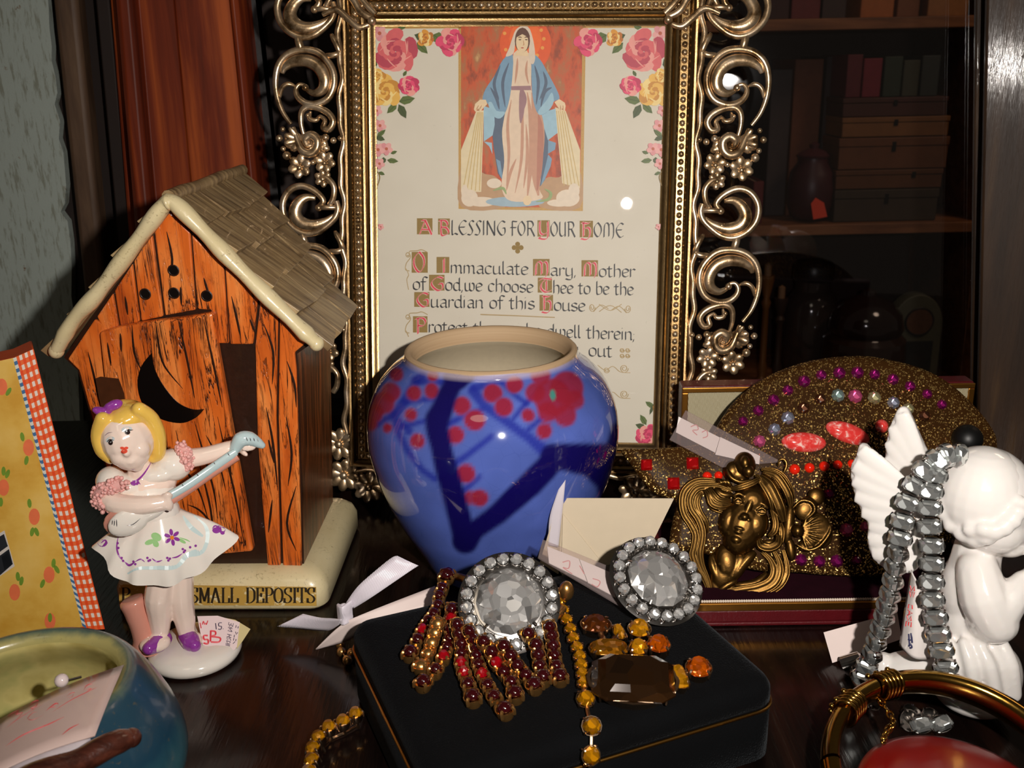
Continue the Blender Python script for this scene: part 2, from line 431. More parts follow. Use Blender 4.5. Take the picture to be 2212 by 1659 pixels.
for i, (x0, x1, y0, y1, c, lb) in enumerate(stack):
    a, b, z0, z1 = flatbox(x0, x1, y0, y1, c, lb); hgt = (onY(1900, y0, BY + 14).z - zb) if i == len(stack) - 1 else (onY(1900, stack[i + 1][3], BY + 14).z - zb)
    bx = thing('storage_box', lb, 'box', ((a + b) / 2, BY + 80, zb), 'boxes stacked in the bookcase')
    mb = MB(); mb.box(((a + b) / 2, BY + 84, zb + hgt * .36), (b - a - 2, 140, hgt * .7)); mb.build('body', flat('box_wood', c, .6, var=.3, vs=60), bx, bevel=1)
    mb = MB(); mb.box(((a + b) / 2, BY + 84, zb + hgt * .845), (b - a, 142, hgt * .27)); mb.build('lid', bx.children[0].data.materials[0], bx, bevel=1)
    mb = MB(); mb.box(((a + b) / 2 + (30 if i == 1 else 0), BY + 13.4, zb + hgt * .7), (5, 1.4, hgt * .3)); mb.build('latch', m_iron, bx, bevel=.3)
    zb += hgt
SH.append(zb)
for x0, x1, yt, c, lb in ((1818, 1850, 118, srgb(96, 26, 34), 'slim maroon book upright on the box stack, left end'), (1853, 1892, 126, srgb(120, 30, 44), 'crimson book upright on the box stack beside the maroon one'),
                          (1897, 1935, 122, srgb(40, 50, 36), 'dark green book upright on the box stack'), (1938, 1972, 130, srgb(60, 60, 44), 'olive book upright on the box stack beside the dark green one'),
                          (1976, 2014, 120, srgb(46, 52, 50), 'slate grey book upright at the right end on the box stack')):
    book(x0, x1, yt, 3, c, lb, dep=100)
# round maroon crock with an orange tag, small books left of it
def shelf_pt(x, y, sh, dy=60):
    p = onY(x, y, BY + dy); return Vector((p.x, p.y, SH[sh]))
cp = shelf_pt(1754, 400, 1, 40)
ck = thing('crock', 'round dark maroon crock on the middle bookcase shelf beside the box stack', 'crock', cp)
mb = MB(); mb.lathe([(17, .2), (24, 6), (29, 22), (30, 40), (27, 60), (19, 72), (19, 78), (17, 78), (17, 70), (8, 45), (0, 40)], cp, 40); mb.build('body', flat('maroon_glaze', srgb(70, 30, 34), .4, var=.3, vs=60), ck)
mb = MB(); mb.lathe([(20, 78.3), (21, 81), (14, 86), (5, 89), (6, 94), (0, 97)], cp, 32); mb.build('lid', flat('maroon_glaze_lid', srgb(84, 40, 44), .4), ck)
p = [onY(x, y, BY + 4) for x, y in ((1752, 440), (1762, 427), (1780, 438), (1787, 468), (1757, 474))]
tg_o = MB(); tg_o.prism(p, (0, .6, 0)); tag(tg_o.build('price_tag', flat('orange_card', srgb(255, 84, 54), .7)), 'small orange-red price tag hanging before the crock in the bookcase', 'price tag')
for x0, x1, yt, c, lb in ((1634, 1656, 392, srgb(110, 36, 34), 'short dark red book beside the grey-brown book on the middle shelf'), (1606, 1631, 428, srgb(120, 76, 46), 'shortest tan booklet at the far left of the middle shelf')):
    book(x0, x1, yt, 1, c, lb, dep=80)
# bottom shelf: lidded glass jar, domed clock case, arched picture frame, slim candlesticks
def dim_glass(name, col):
    return flat(name, col, .12, var=.2, vs=80, Coat_Weight=.5)
jp = shelf_pt(1750, 700, 2, 110)
jr = thing('glass_jar', 'tall dim glass jar with black lid on the lowest bookcase shelf', 'jar', jp)
mb = MB(); mb.lathe([(34, .2), (38, 6), (38, 90), (30, 108), (24, 114), (24, 128), (21, 128), (21, 112), (0, 100)], jp, 36); mb.build('body', dim_glass('smoky_jar_glass', srgb(64, 54, 48)), jr)
mb = MB(); mb.lathe([(26, 128.2), (27, 131), (27, 148), (22, 154), (8, 157), (0, 158)], jp, 36); mb.build('lid', flat('black_lid', srgb(26, 22, 24), .35), jr)
kp = shelf_pt(1870, 700, 2, 30)
kl = thing('domed_jar', 'squat dark domed pot on the lowest bookcase shelf beside the tall jar', 'jar', kp)
mb = MB(); mb.lathe([(40, .2), (50, 10), (54, 40), (52, 66), (44, 74)], kp, 40); mb.build('body', dim_glass('dark_brown_glaze', srgb(52, 34, 26)), kl)
mb = MB(); mb.lathe([(45, 74.2), (48, 80), (44, 100), (30, 116), (10, 124), (9, 130), (0, 134)], kp, 40); mb.build('lid', dim_glass('dark_brown_lid', srgb(40, 26, 22)), kl)
mb = MB(); mb.box(kp + Vector((4, -54.5, 34)), (40, 1.2, 14)); mb.build('paper_label', flat('aged_label', srgb(150, 110, 90), .8), kl)
fp = shelf_pt(1968, 700, 2, 60)
fm = thing('arched_picture_stand', 'pale arched stand with round dial above a dark picture on the lowest bookcase shelf', 'picture stand', fp)
w_, h_ = 34, 76
pts = [fp + Vector((-w_, -20, .3)), fp + Vector((w_, -20, .3)), fp + Vector((w_, -20, h_))] + [fp + Vector((w_ * math.cos(a), -20, h_ + 44 * math.sin(a))) for a in [PI * k / 16 for k in range(1, 16)]] + [fp + Vector((-w_, -20, h_))]
mb = MB(); mb.prism(pts, (0, 24, 0)); mb.build('body', flat('grey_green_wood', srgb(86, 84, 66), .6, var=.2, vs=60), fm, bevel=1.5)
mb = MB(); axd = (Vector((1, 0, 0)), Vector((0, 0, 1)), Vector((0, -1, 0)))
mb.lathe([(0, 0), (17, 0), (17, 2), (0, 2)], fp + Vector((2, -20, 84)), 32, axd); mb.build('dial', flat('brown_dial', srgb(96, 62, 42), .5, var=.3, vs=200), fm)
mb = MB(); mb.tube([fp + Vector((2 + 18 * math.cos(2 * PI * k / 32), -21, 84 + 18 * math.sin(2 * PI * k / 32))) for k in range(32)], 1.6, 6, closed=True); mb.build('dial_rim', flat('dark_rim', srgb(40, 34, 30), .5), fm)
mb = MB(); mb.box(fp + Vector((2, -20.6, 34)), (42, 1.2, 46)); mb.build('picture', flat('dark_picture', srgb(34, 36, 34), .5, var=.6, vs=60), fm)
for i, (x, hh, c, lb) in enumerate(((1652, 150, srgb(130, 84, 40), 'slim gilt-brown candlestick standing left of the jar, taller one'), (1684, 120, srgb(70, 52, 40), 'slim dark candlestick standing left of the jar, shorter one'))):
    cp_ = shelf_pt(x, 700, 2, 40); cs = thing('candlestick', lb, 'candlestick', cp_, 'candlesticks in the bookcase')
    mb = MB(); mb.lathe([(16, .2), (17, 4), (8, 8), (5, 14), (7, 24), (4.5, 34), (4, hh * .7), (6.5, hh * .76), (4, hh * .8), (9, hh * .96), (9, hh), (6, hh), (5, hh * .94), (0, hh * .93)], cp_, 24); mb.build('body', flat('aged_brass', c, .4, .3), cs)
    mb = MB(); mb.lathe([(4.6, hh * .935), (4.6, hh + 14), (0, hh + 17)], cp_, 16); mb.build('candle', flat('old_wax', srgb(140, 104, 74), .6), cs)
# ================================================================== ORNATE PICTURE FRAME WITH BLESSING PRINT
def fit_rect(px, W, H):
    A = []
    for (u, v), (x, y) in zip([(0, 0), (W, 0), (0, H), (W, H)], px):
        x = (x - CX) / F; y = (y - CY) / F
        A.append([u, v, 1, 0, 0, 0, -x * u, -x * v, -x]); A.append([0, 0, 0, u, v, 1, -y * u, -y * v, -y])
    h = np.linalg.svd(np.array(A))[2][-1].reshape(3, 3)
    if h[2, 2] < 0: h = -h
    a, b = np.linalg.norm(h[:, 0]), np.linalg.norm(h[:, 1])
    c1 = h[:, 0] / a; c2 = h[:, 1] / b; t = h[:, 2] / ((a + b) / 2)
    W_ = lambda c: CR * c[0] + CD * c[1] + fwd * c[2]
    u = W_(c1).normalized(); v = W_(c2); v = (v - u * v.dot(u)).normalized()
    return CAM + W_(t), u, v
PW, PH = 121.0, 175.0
FO, FU, FV = fit_rect([(805, 52), (1443, 50), (825, 951), (1423, 964)], PW, PH)
FN = FV.cross(FU).normalized()
if FN.dot(CAM - FO) < 0: FN = -FN
def FP(u, v, n=0.0): return FO + FU * u + FV * v + FN * n
def fuv(x, y):
    p = PL(x, y, FO, FN) - FO; return (p.dot(FU), p.dot(FV))
def fpx(x, y, n=0.0):
    u, v = fuv(x, y); return FP(u, v, n)
FAX = (FU, -FV, FN)
base_v = (0.3 - FO.z) / FV.z            # v at which the frame plane meets the shelf
fr_o = thing('picture_frame', 'ornate gilt metal scrollwork frame around a religious blessing print', 'picture frame', FP(PW / 2, base_v, 0))
# aged gilt metal
t = NT('aged_gilt_metal'); co = t.co()
ao_ = t.noise(co, 160, 4, .6)
c = t.ramp(ao_, [(.32, srgb(120, 92, 60)), (.5, srgb(214, 182, 142)), (.7, srgb(244, 220, 190))])
t.pr(c, .29, .86, t.bump(t.noise(co, 1500, 3), .12, .0003)); m_gilt = t.mt
m_gilt_dark = flat('dark_gilt_metal', srgb(150, 122, 82), .3, 1.0, var=.35, vs=300, bmp=.15, bs=1500)
# moulding: profile (distance outward from print edge, height)
pf = [(-1.2, -1), (-1.2, 1.2), (0.0, 1.8), (.6, 2.6), (1.4, 3.0), (2.2, 2.6), (2.6, 2.0), (3.2, 2.9), (4.0, 3.4), (4.8, 3.0), (5.2, 2.2), (8.3, 2.2), (8.7, 3.6), (9.6, 4.3), (10.5, 3.8), (10.9, 2.6), (11.6, 2.8), (12.3, 2.0), (12.6, -1)]
def ring_pts(o, n): return [FP(-o, -o, n), FP(PW + o, -o, n), FP(PW + o, PH + o, n), FP(-o, PH + o, n)]
mb = MB(); K = 40; vs = []
for (o, n) in pf: vs += ring_pts(o, n)
fs = []
for i in range(len(pf) - 1):
    for k in range(4):
        l = (k + 1) % 4; fs.append((i * 4 + k, i * 4 + l, (i + 1) * 4 + l, (i + 1) * 4 + k))
i = len(pf) - 1
for k in range(4): l = (k + 1) % 4; fs.append((i * 4 + k, i * 4 + l, l, k))
mb.add(vs, fs); mb.build('moulding', m_gilt_dark, fr_o, smooth=50)
# beaded row
mb = MB(); st = 3.05
def bead(u, v, du, dv):
    ax = (FU * du + FV * dv, FU * -dv + FV * du, FN)
    mb.ell(FP(u, v, 2.6), (1.35, 1.25, 1.3), ax, nu=8, nv=6)
nv_ = int((PH + 13.4) / st); nu_ = int((PW + 13.4) / st)
for k in range(nv_ + 1):
    v = -6.7 + (PH + 13.4) * k / nv_
    bead(-6.7, v, 0, 1); bead(PW + 6.7, v, 0, 1)
for k in range(1, nu_):
    u = -6.7 + (PW + 13.4) * k / nu_; bead(u, -6.7, 1, 0); bead(u, PH + 6.7, 1, 0)
o = mb.build('bead_row', m_gilt, fr_o, smooth=80)
# wavy outer ridge
mb = MB()
for side in (-1, 1):
    P = []
    for k in range(161):
        v = -14 + (PH + 28) * k / 160; off = 13.6 + .7 * math.sin(v / 80 * 2 * PI * 3) + .4 * math.sin(v * .5)
        P.append(FP(-off if side < 0 else PW + off, v, 1.0))
    mb.tube(P, 1.3, 8, up=FN, flat=.9)
for vv in (-13.8, PH + 13.8):
    mb.tube([FP(-14 + (PW + 28) * k / 80, vv + .6 * math.sin(k * .9), 1.0) for k in range(81)], 1.3, 8, up=FN, flat=.9)
mb.build('outer_ridge', m_gilt, fr_o, smooth=80)
# scrollwork unit traced on the left side (crop of the photo: origin 560,0 scale 3.0725)
def c2(x, y): return fuv(560 + x / 3.0725, y / 3.0725)
def tr(lst): return [c2(x, y) for x, y in lst]
E0 = -13.6
ringA = [((372, 62), (402, 20), (370, -30), (310, -70), (250, -85), (190, -65), (145, -10), (128, 60), (145, 140), (200, 210), (280, 250), (360, 240), (430, 190), (485, 130), (502, 70), (490, 20))]
cres1 = ((350, 0), (290, -5), (240, 30), (213, 90), (225, 145), (270, 182), (340, 190), (420, 160), (474, 116))
ringB = ((215, 825), (160, 745), (124, 640), (115, 530), (138, 430), (200, 362), (290, 335), (385, 348), (455, 405), (498, 485), (500, 575), (462, 655), (390, 692), (320, 690), (265, 650), (248, 598), (272, 562), (312, 572))
cres2 = ((158, 490), (175, 450), (240, 412), (325, 408), (400, 445), (442, 520), (432, 590), (375, 622), (315, 596))
brB = ((140, 650), (158, 590), (195, 562), (240, 572))
br1 = ((262, 245), (272, 290), (285, 336)); br2 = ((430, 372), (500, 372), (540, 350)); br3 = ((480, 230), (520, 300), (545, 370))
loop = ((300, 900), (282, 820), (288, 745), (330, 710), (405, 722), (470, 760), (496, 810), (470, 860), (430, 850), (440, 800), (400, 770))
loop2 = ((345, 740), (340, 790), (385, 800), (400, 770))
spiral = ((232, 850), (262, 930), (295, 1000), (350, 1022), (392, 990), (396, 930), (352, 900), (318, 930), (330, 968), (356, 966))
loop3 = ((385, 1175), (450, 1180), (500, 1235), (498, 1310), (470, 1360))
def side_uv(lst, dv, mirror):
    out = []
    for u, v in tr(lst):
        out.append(((PW - u) if mirror else u, v + dv))
    return out
def scroll(mb, lst, r, dv, mirror, n0=.6, bulge=0.0, fl=1.15, taper=(.55, .45), closed=False):
    uv = side_uv(lst, dv, mirror); P = cr([FP(u, v, n0) for u, v in uv], 5)
    L = len(P) - 1; rad = []
    for i in range(L + 1):
        q = i / L; k = min(1, lerp(taper[0], 1, min(1, q / .25)), lerp(taper[1], 1, min(1, (1 - q) / .25)))
        rad.append(r * (k + bulge * math.sin(PI * q)))
        P[i] = P[i] + FN * (1.0 * math.sin(PI * q))
    mb.tube(P, [q * 1.28 for q in rad], 8, up=FN, flat=fl * .85)
def pearl(mb, x, y, r, dv, mirror, n=1.2):
    (u, v), = side_uv([(x, y)], dv, mirror); mb.ell(FP(u, v, n), (r, r, r), FAX, nu=10, nv=8)
def petal(mb, x, y, ang, l, w_, dv, mirror, n=1.0, th=.9, tilt=.35):
    (u, v), = side_uv([(x, y)], dv, mirror)
    du, dv_ = math.cos(R(ang)), math.sin(R(ang))
    if mirror: du = -du
    a = (FU * du + FV * dv_) + FN * tilt; a.normalize(); b = FN.cross(a).normalized(); c = a.cross(b)
    mb.ell(FP(u, v, n) + a * l, (l, w_, th), (a, b, c), nu=10, nv=8)
def ring_unit(mb, dv, mirror, both=True):
    scroll(mb, ringA[0], 1.15, dv, mirror, taper=(.9, .9)); scroll(mb, cres1, 1.2, dv, mirror, bulge=.9, n0=1.0, fl=.8)
    pearl(mb, 372, 68, 1.6, dv, mirror); pearl(mb, 365, 168, 1.1, dv, mirror, 1.8); pearl(mb, 320, 178, 1.3, dv, mirror, 2); pearl(mb, 275, 166, 1.1, dv, mirror, 1.8); scroll(mb, ((375, 66), (420, 64), (485, 64)), .9, dv, mirror, taper=(1, 1))
    scroll(mb, br1, 1.3, dv, mirror, taper=(1, 1)); scroll(mb, br3, 1.0, dv, mirror)
    if both:
        scroll(mb, ringB, 1.2, dv, mirror); scroll(mb, cres2, 1.2, dv, mirror, bulge=.8, n0=1.0, fl=.8); scroll(mb, brB, .8, dv, mirror)
        pearl(mb, 312, 585, 1.5, dv, mirror); scroll(mb, br2, 1.0, dv, mirror)
        for x, y in ((400, 440), (425, 475), (440, 515)): pearl(mb, x, y, 1.0, dv, mirror, 1.8)
def leaf_unit(mb, dv, mirror):
    scroll(mb, loop, 1.15, dv, mirror); scroll(mb, loop2, .8, dv, mirror); scroll(mb, spiral, 1.5, dv, mirror, n0=1.8); scroll(mb, loop3, 1.0, dv, mirror, taper=(1, 1))
    for a, l, wd_, x, y in ((205, 3.6, 2.6, 290, 960), (165, 3.4, 2.5, 285, 930), (240, 3.4, 2.4, 290, 990), (130, 3.4, 2.0, 290, 910), (275, 3.4, 2.6, 300, 1010), (85, 3.0, 2.2, 330, 920), (20, 2.8, 1.6, 380, 960), (330, 3.0, 1.8, 370, 1010), (55, 2.6, 1.4, 400, 900), (300, 3.0, 1.7, 350, 1050)):
        petal(mb, x, y, a, l * 1.15, wd_ * 1.2, dv, mirror, n=.4, th=1.5, tilt=.1)
    for a in (0, 60, 120, 180, 240, 300): petal(mb, 440, 1075, a + 13, 2.5, 1.9, dv, mirror, n=.8, th=1.0, tilt=.25); petal(mb, 275, 1105, a + 40, 2.7, 2.1, dv, mirror, n=.7, th=1.0, tilt=.25); petal(mb, 428, 1185, a + 25, 2.0, 1.5, dv, mirror, n=.6, th=1.0, tilt=.25)
    for x, y, r in ((142, 920, 1.5), (192, 1035, 1.9), (168, 990, 1.2), (165, 860, 1.1), (448, 915, 1.6), (500, 935, 1.4), (365, 1080, 1.2), (440, 1085, 1.3), (275, 1115, 1.3), (428, 1190, 1.2), (545, 920, 1.2), (330, 950, 1.4), (330, 770, .9)): pearl(mb, x, y, r, dv, mirror, 1.8)
    for a in (200, 235, 165): petal(mb, 270, 930, a, 3.2, 1.4, dv, mirror, n=1.6, th=.8)
per = c2(128, 1370)[1] - c2(128, 60)[1]
for mirror in (False, True):
    for k in range(-1, 3):
        dv = per * k
        if k >= 0 or True:
            mb = MB(); ring_unit(mb, dv, mirror)
            if k < 2 : mb.build('scroll', m_gilt, fr_o, smooth=80)
        if k < 2:
            mb = MB(); leaf_unit(mb, dv, mirror); mb.build('leaf_cluster', m_gilt, fr_o, smooth=80)
# lower corner feet, leafy
for mirror in (False, True):
    mb = MB()
    for (u0, v0) in ((-17, PH + 2), (-15, PH + 16), (-4, PH + 21), (8, PH + 20)):
        u = PW - u0 if mirror else u0
        for a in range(0, 360, 45):
            A = (FU * math.cos(R(a + 8)) + FV * math.sin(R(a + 8)) + FN * .18).normalized(); B = FN.cross(A).normalized()
            c = FP(u, v0, .5) + A * 3.6
            mb.ell(c, (4.0, 2.5, 1.2), (A, B, A.cross(B)), nu=12, nv=8)
        mb.ell(FP(u, v0, 2), (2, 2, 1.6), FAX, nu=10, nv=8)
    mb.build('corner_leaf', m_gilt, fr_o, smooth=80)
# leaf clasps at the upper corners of the moulding
for (u, v, s) in ((-4, -4, 1), (PW + 4, -4, -1)):
    mb = MB()
    for P, r in (([(-16, -2), (-9, -6), (-2, -3), (2, 3), (7, 5.5)], 1.7), ([(-14, 4), (-8, 2), (-3, 6), (1, 9), (5, 8)], 1.4), ([(-6, -10), (-1, -6), (4, 0), (8, 4)], 1.3)):
        mb.tube(cr([FP(u + s * a - s * 2, v + b - 3, 3.6) for a, b in P], 5), crs([r * .6, r, r * 1.1, r, r * .7][:len(P)], 5), 8, up=FN)
    mb.ell(FP(u + s * 4.5, v + 3.5, 4), 1.8, nu=10, nv=8)
    mb.build('corner_clasp', m_gilt, fr_o, smooth=80)
# easel strut behind
mb = MB(); ft = FP(PW / 2, base_v, -1) ; tp = FP(PW / 2, 40, -3.2); bt = Vector((ft.x + 3, ft.y + 58, .4))
sx = Vector((14, 0, 0)); th = Vector((0, 1.6, 0))
mb.prism([tp - sx, tp + sx, bt + sx * 1.6, bt - sx * 1.6], th); mb.build('easel_strut', flat('strut_board', srgb(40, 30, 26), .8), fr_o)
mb = MB(); mb.prism(ring_pts(11, -1.2), -FN * 1.6); mb.build('backing_board', bpy.data.materials['strut_board'], fr_o)
# ---------------------------------------------------------------- the print
t = NT('printed_card'); co = t.co()
sp = t.ramp(t.noise(co, 700, 3, .7), [(.68, (0, 0, 0)), (.74, (1, 1, 1))])
c = t.mix(t.noise(co, 60, 4), srgb(214, 205, 186), srgb(226, 218, 200)); c = t.mix(t.math('MULTIPLY', sp, .25), c, srgb(140, 125, 100))
t.pr(c, .55, 0); m_card = t.mt
mb = MB(); mb.prism(ring_pts(1.0, 0.0), -FN * 1.0); prt = mb.build('print', m_card, fr_o, smooth=0); prt['label'] = 'cream printed blessing card with roses and gothic lettering'
def pm(name, rgb, rough=.5, var=.12, vs=500, metal=0): 
    m = bpy.data.materials.get(name)
    return m or flat(name, rgb, rough, metal, var=var, vs=vs)
def ink(name, r, g, b): return pm('ink_' + name, srgb(r, g, b))
# painted robed figure (crop: origin 980,30 scale 3.77)
LAY = [0]
def c7(x, y): return (980 + x / 3.77, 30 + y / 3.77)
class Art:
    def __init__(s, f): s.mb = MB(); s.mats = []; s.f = f; s.z = .03
    def mi(s, m):
        if m not in s.mats: s.mats.append(m)
        return s.mats.index(m)
    def shape(s, pts, m, smooth=0, closed=True):
        q = [fuv(*s.f(x, y)) for x, y in pts]
        if smooth: q = [(p.x, p.y) for p in cr([Vector((a, b, 0)) for a, b in q], smooth, closed)]
        s.z += .006; s.mb.poly([FP(u, v, s.z) for u, v in q], s.mi(m))
    def ell(s, x, y, rx, ry, m, rot=0, n=18):
        c, d = math.cos(R(rot)), math.sin(R(rot))
        s.shape([(x + rx * math.cos(a) * c - ry * math.sin(a) * d, y + rx * math.cos(a) * d + ry * math.sin(a) * c) for a in [2 * PI * k / n for k in range(n)]], m)
    def line(s, pts, w_, m, sm=5, tap=True):
        q = [Vector((*fuv(*s.f(x, y)), 0)) for x, y in pts]; q = cr(q, sm) if sm else q
        s.z += .006; L = []; Rr = []
        for i, p in enumerate(q):
            a = q[max(0, i - 1)]; b = q[min(len(q) - 1, i + 1)]; t_ = (b - a).normalized(); nn = Vector((-t_.y, t_.x, 0))
            k = w_ / 2 * (max(.15, math.sin(PI * (i + .5) / len(q))) if tap else 1)
            L.append(p + nn * k); Rr.append(p - nn * k)
        vs = [FP(p.x, p.y, s.z) for p in L + Rr]; n = len(L)
        s.mb.add(vs, [(i, i + 1, n + i + 1, n + i) for i in range(n - 1)], s.mi(m))
    def done(s, name, parent): return s.mb.build(name, s.mats, parent, smooth=0)
t = NT('painted_orange_sky'); co = t.co('Object', (1, 1, .45))
c = t.ramp(t.noise(co, 190, 5, .6), [(.36, srgb(150, 66, 34)), (.48, srgb(205, 84, 36)), (.62, srgb(172, 110, 66)), (.72, srgb(205, 160, 104))])
t.pr(c, .5); m_sky = t.mt
A = Art(c7)
A.shape([(38, 62), (1078, 62), (1052, 1606), (40, 1588)], pm('print_gold', srgb(196, 152, 78), .5, .3, 2500))
A.shape([(60, 92), (1050, 98), (1028, 1578), (60, 1572)], m_sky)
mo = ink('halo', 232, 90, 32)
A.ell(585, 250, 210, 240, mo, n=28); A.ell(585, 210, 130, 160, ink('halo2', 246, 108, 36), n=24)
for a in range(-70, 250, 26): A.ell(570 + 165 * math.cos(R(a - 90 + 0)), 215 - 175 * math.sin(R(a)) if False else 215 + 165 * math.sin(R(a - 90)), 15, 15, ink('star', 240, 160, 70), n=8)
A.shape([(60, 1240), (140, 1150), (230, 1290), (330, 1320), (400, 1400), (420, 1572), (60, 1572)], ink('cloud_shade', 190, 150, 110), 4)
A.shape([(700, 1400), (770, 1330), (860, 1330), (1020, 1260), (1028, 1578), (700, 1570)], ink('cloud_shade', 0, 0, 0), 4)
A.shape([(185, 790), (245, 785), (225, 1450), (60, 1450), (60, 1110)], ink('rays', 230, 212, 172)); A.shape([(825, 760), (912, 790), (1030, 1110), (1028, 1420), (885, 1380)], ink('rays', 0, 0, 0))
for k in range(5):
    A.line([(195 + k * 10, 800), (75 + k * 34, 1440)], .35, ink('ray_line', 206, 176, 112), 0, False); A.line([(838 + k * 16, 790), (900 + k * 30, 1400)], .35, ink('ray_line', 0, 0, 0), 0, False)
mc = ink('cloud', 232, 214, 190)
for x, y, rx, ry in ((130, 1500, 120, 70), (230, 1530, 120, 50), (90, 1450, 60, 60), (930, 1500, 120, 80), (980, 1440, 70, 60), (860, 1540, 100, 45), (330, 1380, 60, 40)): A.ell(x, y, min(rx, x - 62, 1026 - x), min(ry, 1570 - y), mc)
A.ell(500, 1530, 240, 42, ink('globe', 160, 184, 196))
md = ink('mantle_dark', 84, 100, 122); ml = ink('mantle', 122, 158, 184); mll = ink('mantle_light', 158, 194, 210)
A.shape([(300, 800), (420, 780), (415, 1380), (360, 1300), (325, 1080)], md); A.shape([(690, 800), (790, 780), (770, 1120), (745, 1350), (700, 1410)], md)
A.shape([(245, 750), (330, 780), (335, 900), (318, 990), (245, 1040)], mll); A.shape([(245, 1040), (312, 1050), (316, 1142), (290, 1080)], mll); A.shape([(345, 1180), (380, 1200), (405, 1370), (370, 1300)], ml)
A.shape([(700, 815), (830, 770), (846, 970), (768, 1030)], mll); A.shape([(770, 1030), (832, 1050), (826, 1105), (768, 1140)], ml); A.shape([(770, 1145), (800, 1180), (790, 1240), (742, 1350), (710, 1400)], ml)
mg = ink('gown', 232, 206, 178); mgd = ink('gown_fold', 202, 150, 122); mgr = ink('gown_rose', 186, 122, 100)
A.shape([(490, 320), (620, 330), (632, 590), (655, 700), (708, 840), (722, 950), (712, 1300), (700, 1430), (722, 1500), (580, 1530), (440, 1512), (390, 1400), (412, 1200), (396, 1010), (402, 900), (455, 640), (468, 600)], mg, 4)
for L in ([(640, 640), (672, 800), (690, 1000), (672, 1300), (690, 1480)], [(600, 640), (628, 850), (640, 1100), (620, 1300), (600, 1500)], [(690, 820), (708, 950), (700, 1250), (680, 1440)]): A.line(L, 5.2 if L[0][0] == 640 else 2.6, mgr if L[0][0] == 690 else mgd)
for L in ([(560, 640), (560, 900), (550, 1200), (500, 1460)], [(470, 700), (440, 900), (450, 1150), (430, 1400)], [(510, 1180), (460, 1300), (430, 1440)], [(590, 900), (600, 1150), (570, 1420)]): A.line(L, 1.3, mgd)
for L in ([(520, 360), (515, 450), (500, 570)], [(600, 380), (590, 470), (610, 570)]): A.line(L, 1.0, mgd)
A.shape([(482, 330), (400, 378), (330, 510), (262, 610), (236, 700), (282, 735), (322, 830), (380, 852), (432, 780), (470, 600)], ml, 3); A.shape([(640, 345), (705, 375), (765, 480), (835, 610), (862, 690), (815, 716), (772, 790), (705, 825), (662, 760), (636, 600)], ml, 3)
A.shape([(282, 735), (322, 830), (380, 852), (420, 800), (350, 790), (310, 720)], mll, 3); A.shape([(815, 716), (772, 790), (705, 825), (690, 790), (760, 700), (800, 640)], mll, 3)
for L in ([(450, 400), (400, 560), (420, 760)], [(380, 420), (330, 570), (370, 700)], [(300, 600), (350, 690), (372, 780)], [(660, 420), (690, 560), (672, 740)], [(730, 470), (752, 570), (700, 700)], [(800, 600), (740, 640), (710, 760)]): A.line(L, 1.3, md)
A.shape([(468, 590), (628, 586), (632, 622), (470, 622)], ink('belt', 160, 120, 124)); A.line([(548, 610), (556, 740), (546, 890)], 2.4, ink('belt', 0, 0, 0)); A.line([(560, 610), (580, 700), (560, 800)], 1.6, ink('belt', 0, 0, 0))
ms = ink('skin', 236, 208, 166); msd = ink('skin_shade', 196, 146, 104)
A.shape([(520, 290), (600, 300), (610, 345), (500, 340)], ms); mh = ink('hair_brown', 96, 58, 40)
mv = ink('veil', 226, 206, 184)
A.shape([(565, 98), (620, 125), (655, 250), (664, 360), (648, 410), (622, 390), (612, 300), (620, 180), (570, 138), (508, 170), (500, 250), (486, 325), (425, 348), (452, 280), (478, 200), (508, 130)], mv, 3)
A.ell(560, 222, 62, 92, mh); A.ell(558, 232, 50, 84, ms); A.line([(505, 190), (560, 140), (618, 190)], 2.6, mh)
for x in (540, 592): A.ell(x, 212, 11, 5, mh, n=8); A.line([(x - 16, 196), (x, 190), (x + 16, 196)], .4, mh)
A.line([(566, 215), (572, 250), (562, 258)], .4, msd); A.ell(560, 278, 13, 5, ink('lip', 190, 80, 60), n=8)
A.shape([(175, 735), (215, 700), (262, 700), (275, 735), (245, 765), (215, 800), (200, 770), (180, 800), (165, 780)], ms); A.shape([(820, 720), (860, 695), (905, 725), (912, 750), (905, 800), (885, 770), (870, 800), (855, 770)], ms)
for x in (190, 215): A.line([(x + 15, 745), (x - 8, 785)], .4, msd)
for x in (870, 890): A.line([(x, 745), (x + 2, 790)], .4, msd)
A.ell(600, 1520, 34, 40, ms, 10); A.line([(320, 1440), (400, 1420), (430, 1470)], 1.2, ink('snake', 150, 170, 110)); A.line([(670, 1530), (770, 1510), (790, 1460), (740, 1425)], 1.4, ink('snake', 0, 0, 0))
pic = A.done('picture', prt); pic['label'] = 'painting of a robed veiled woman on orange sky'
# gold band along the top edge of the card
A = Art(lambda x, y: (x, y)); A.shape([(805, 52), (1443, 50), (1443, 60), (805, 62)], pm('print_gold', (1, 1, 1)))
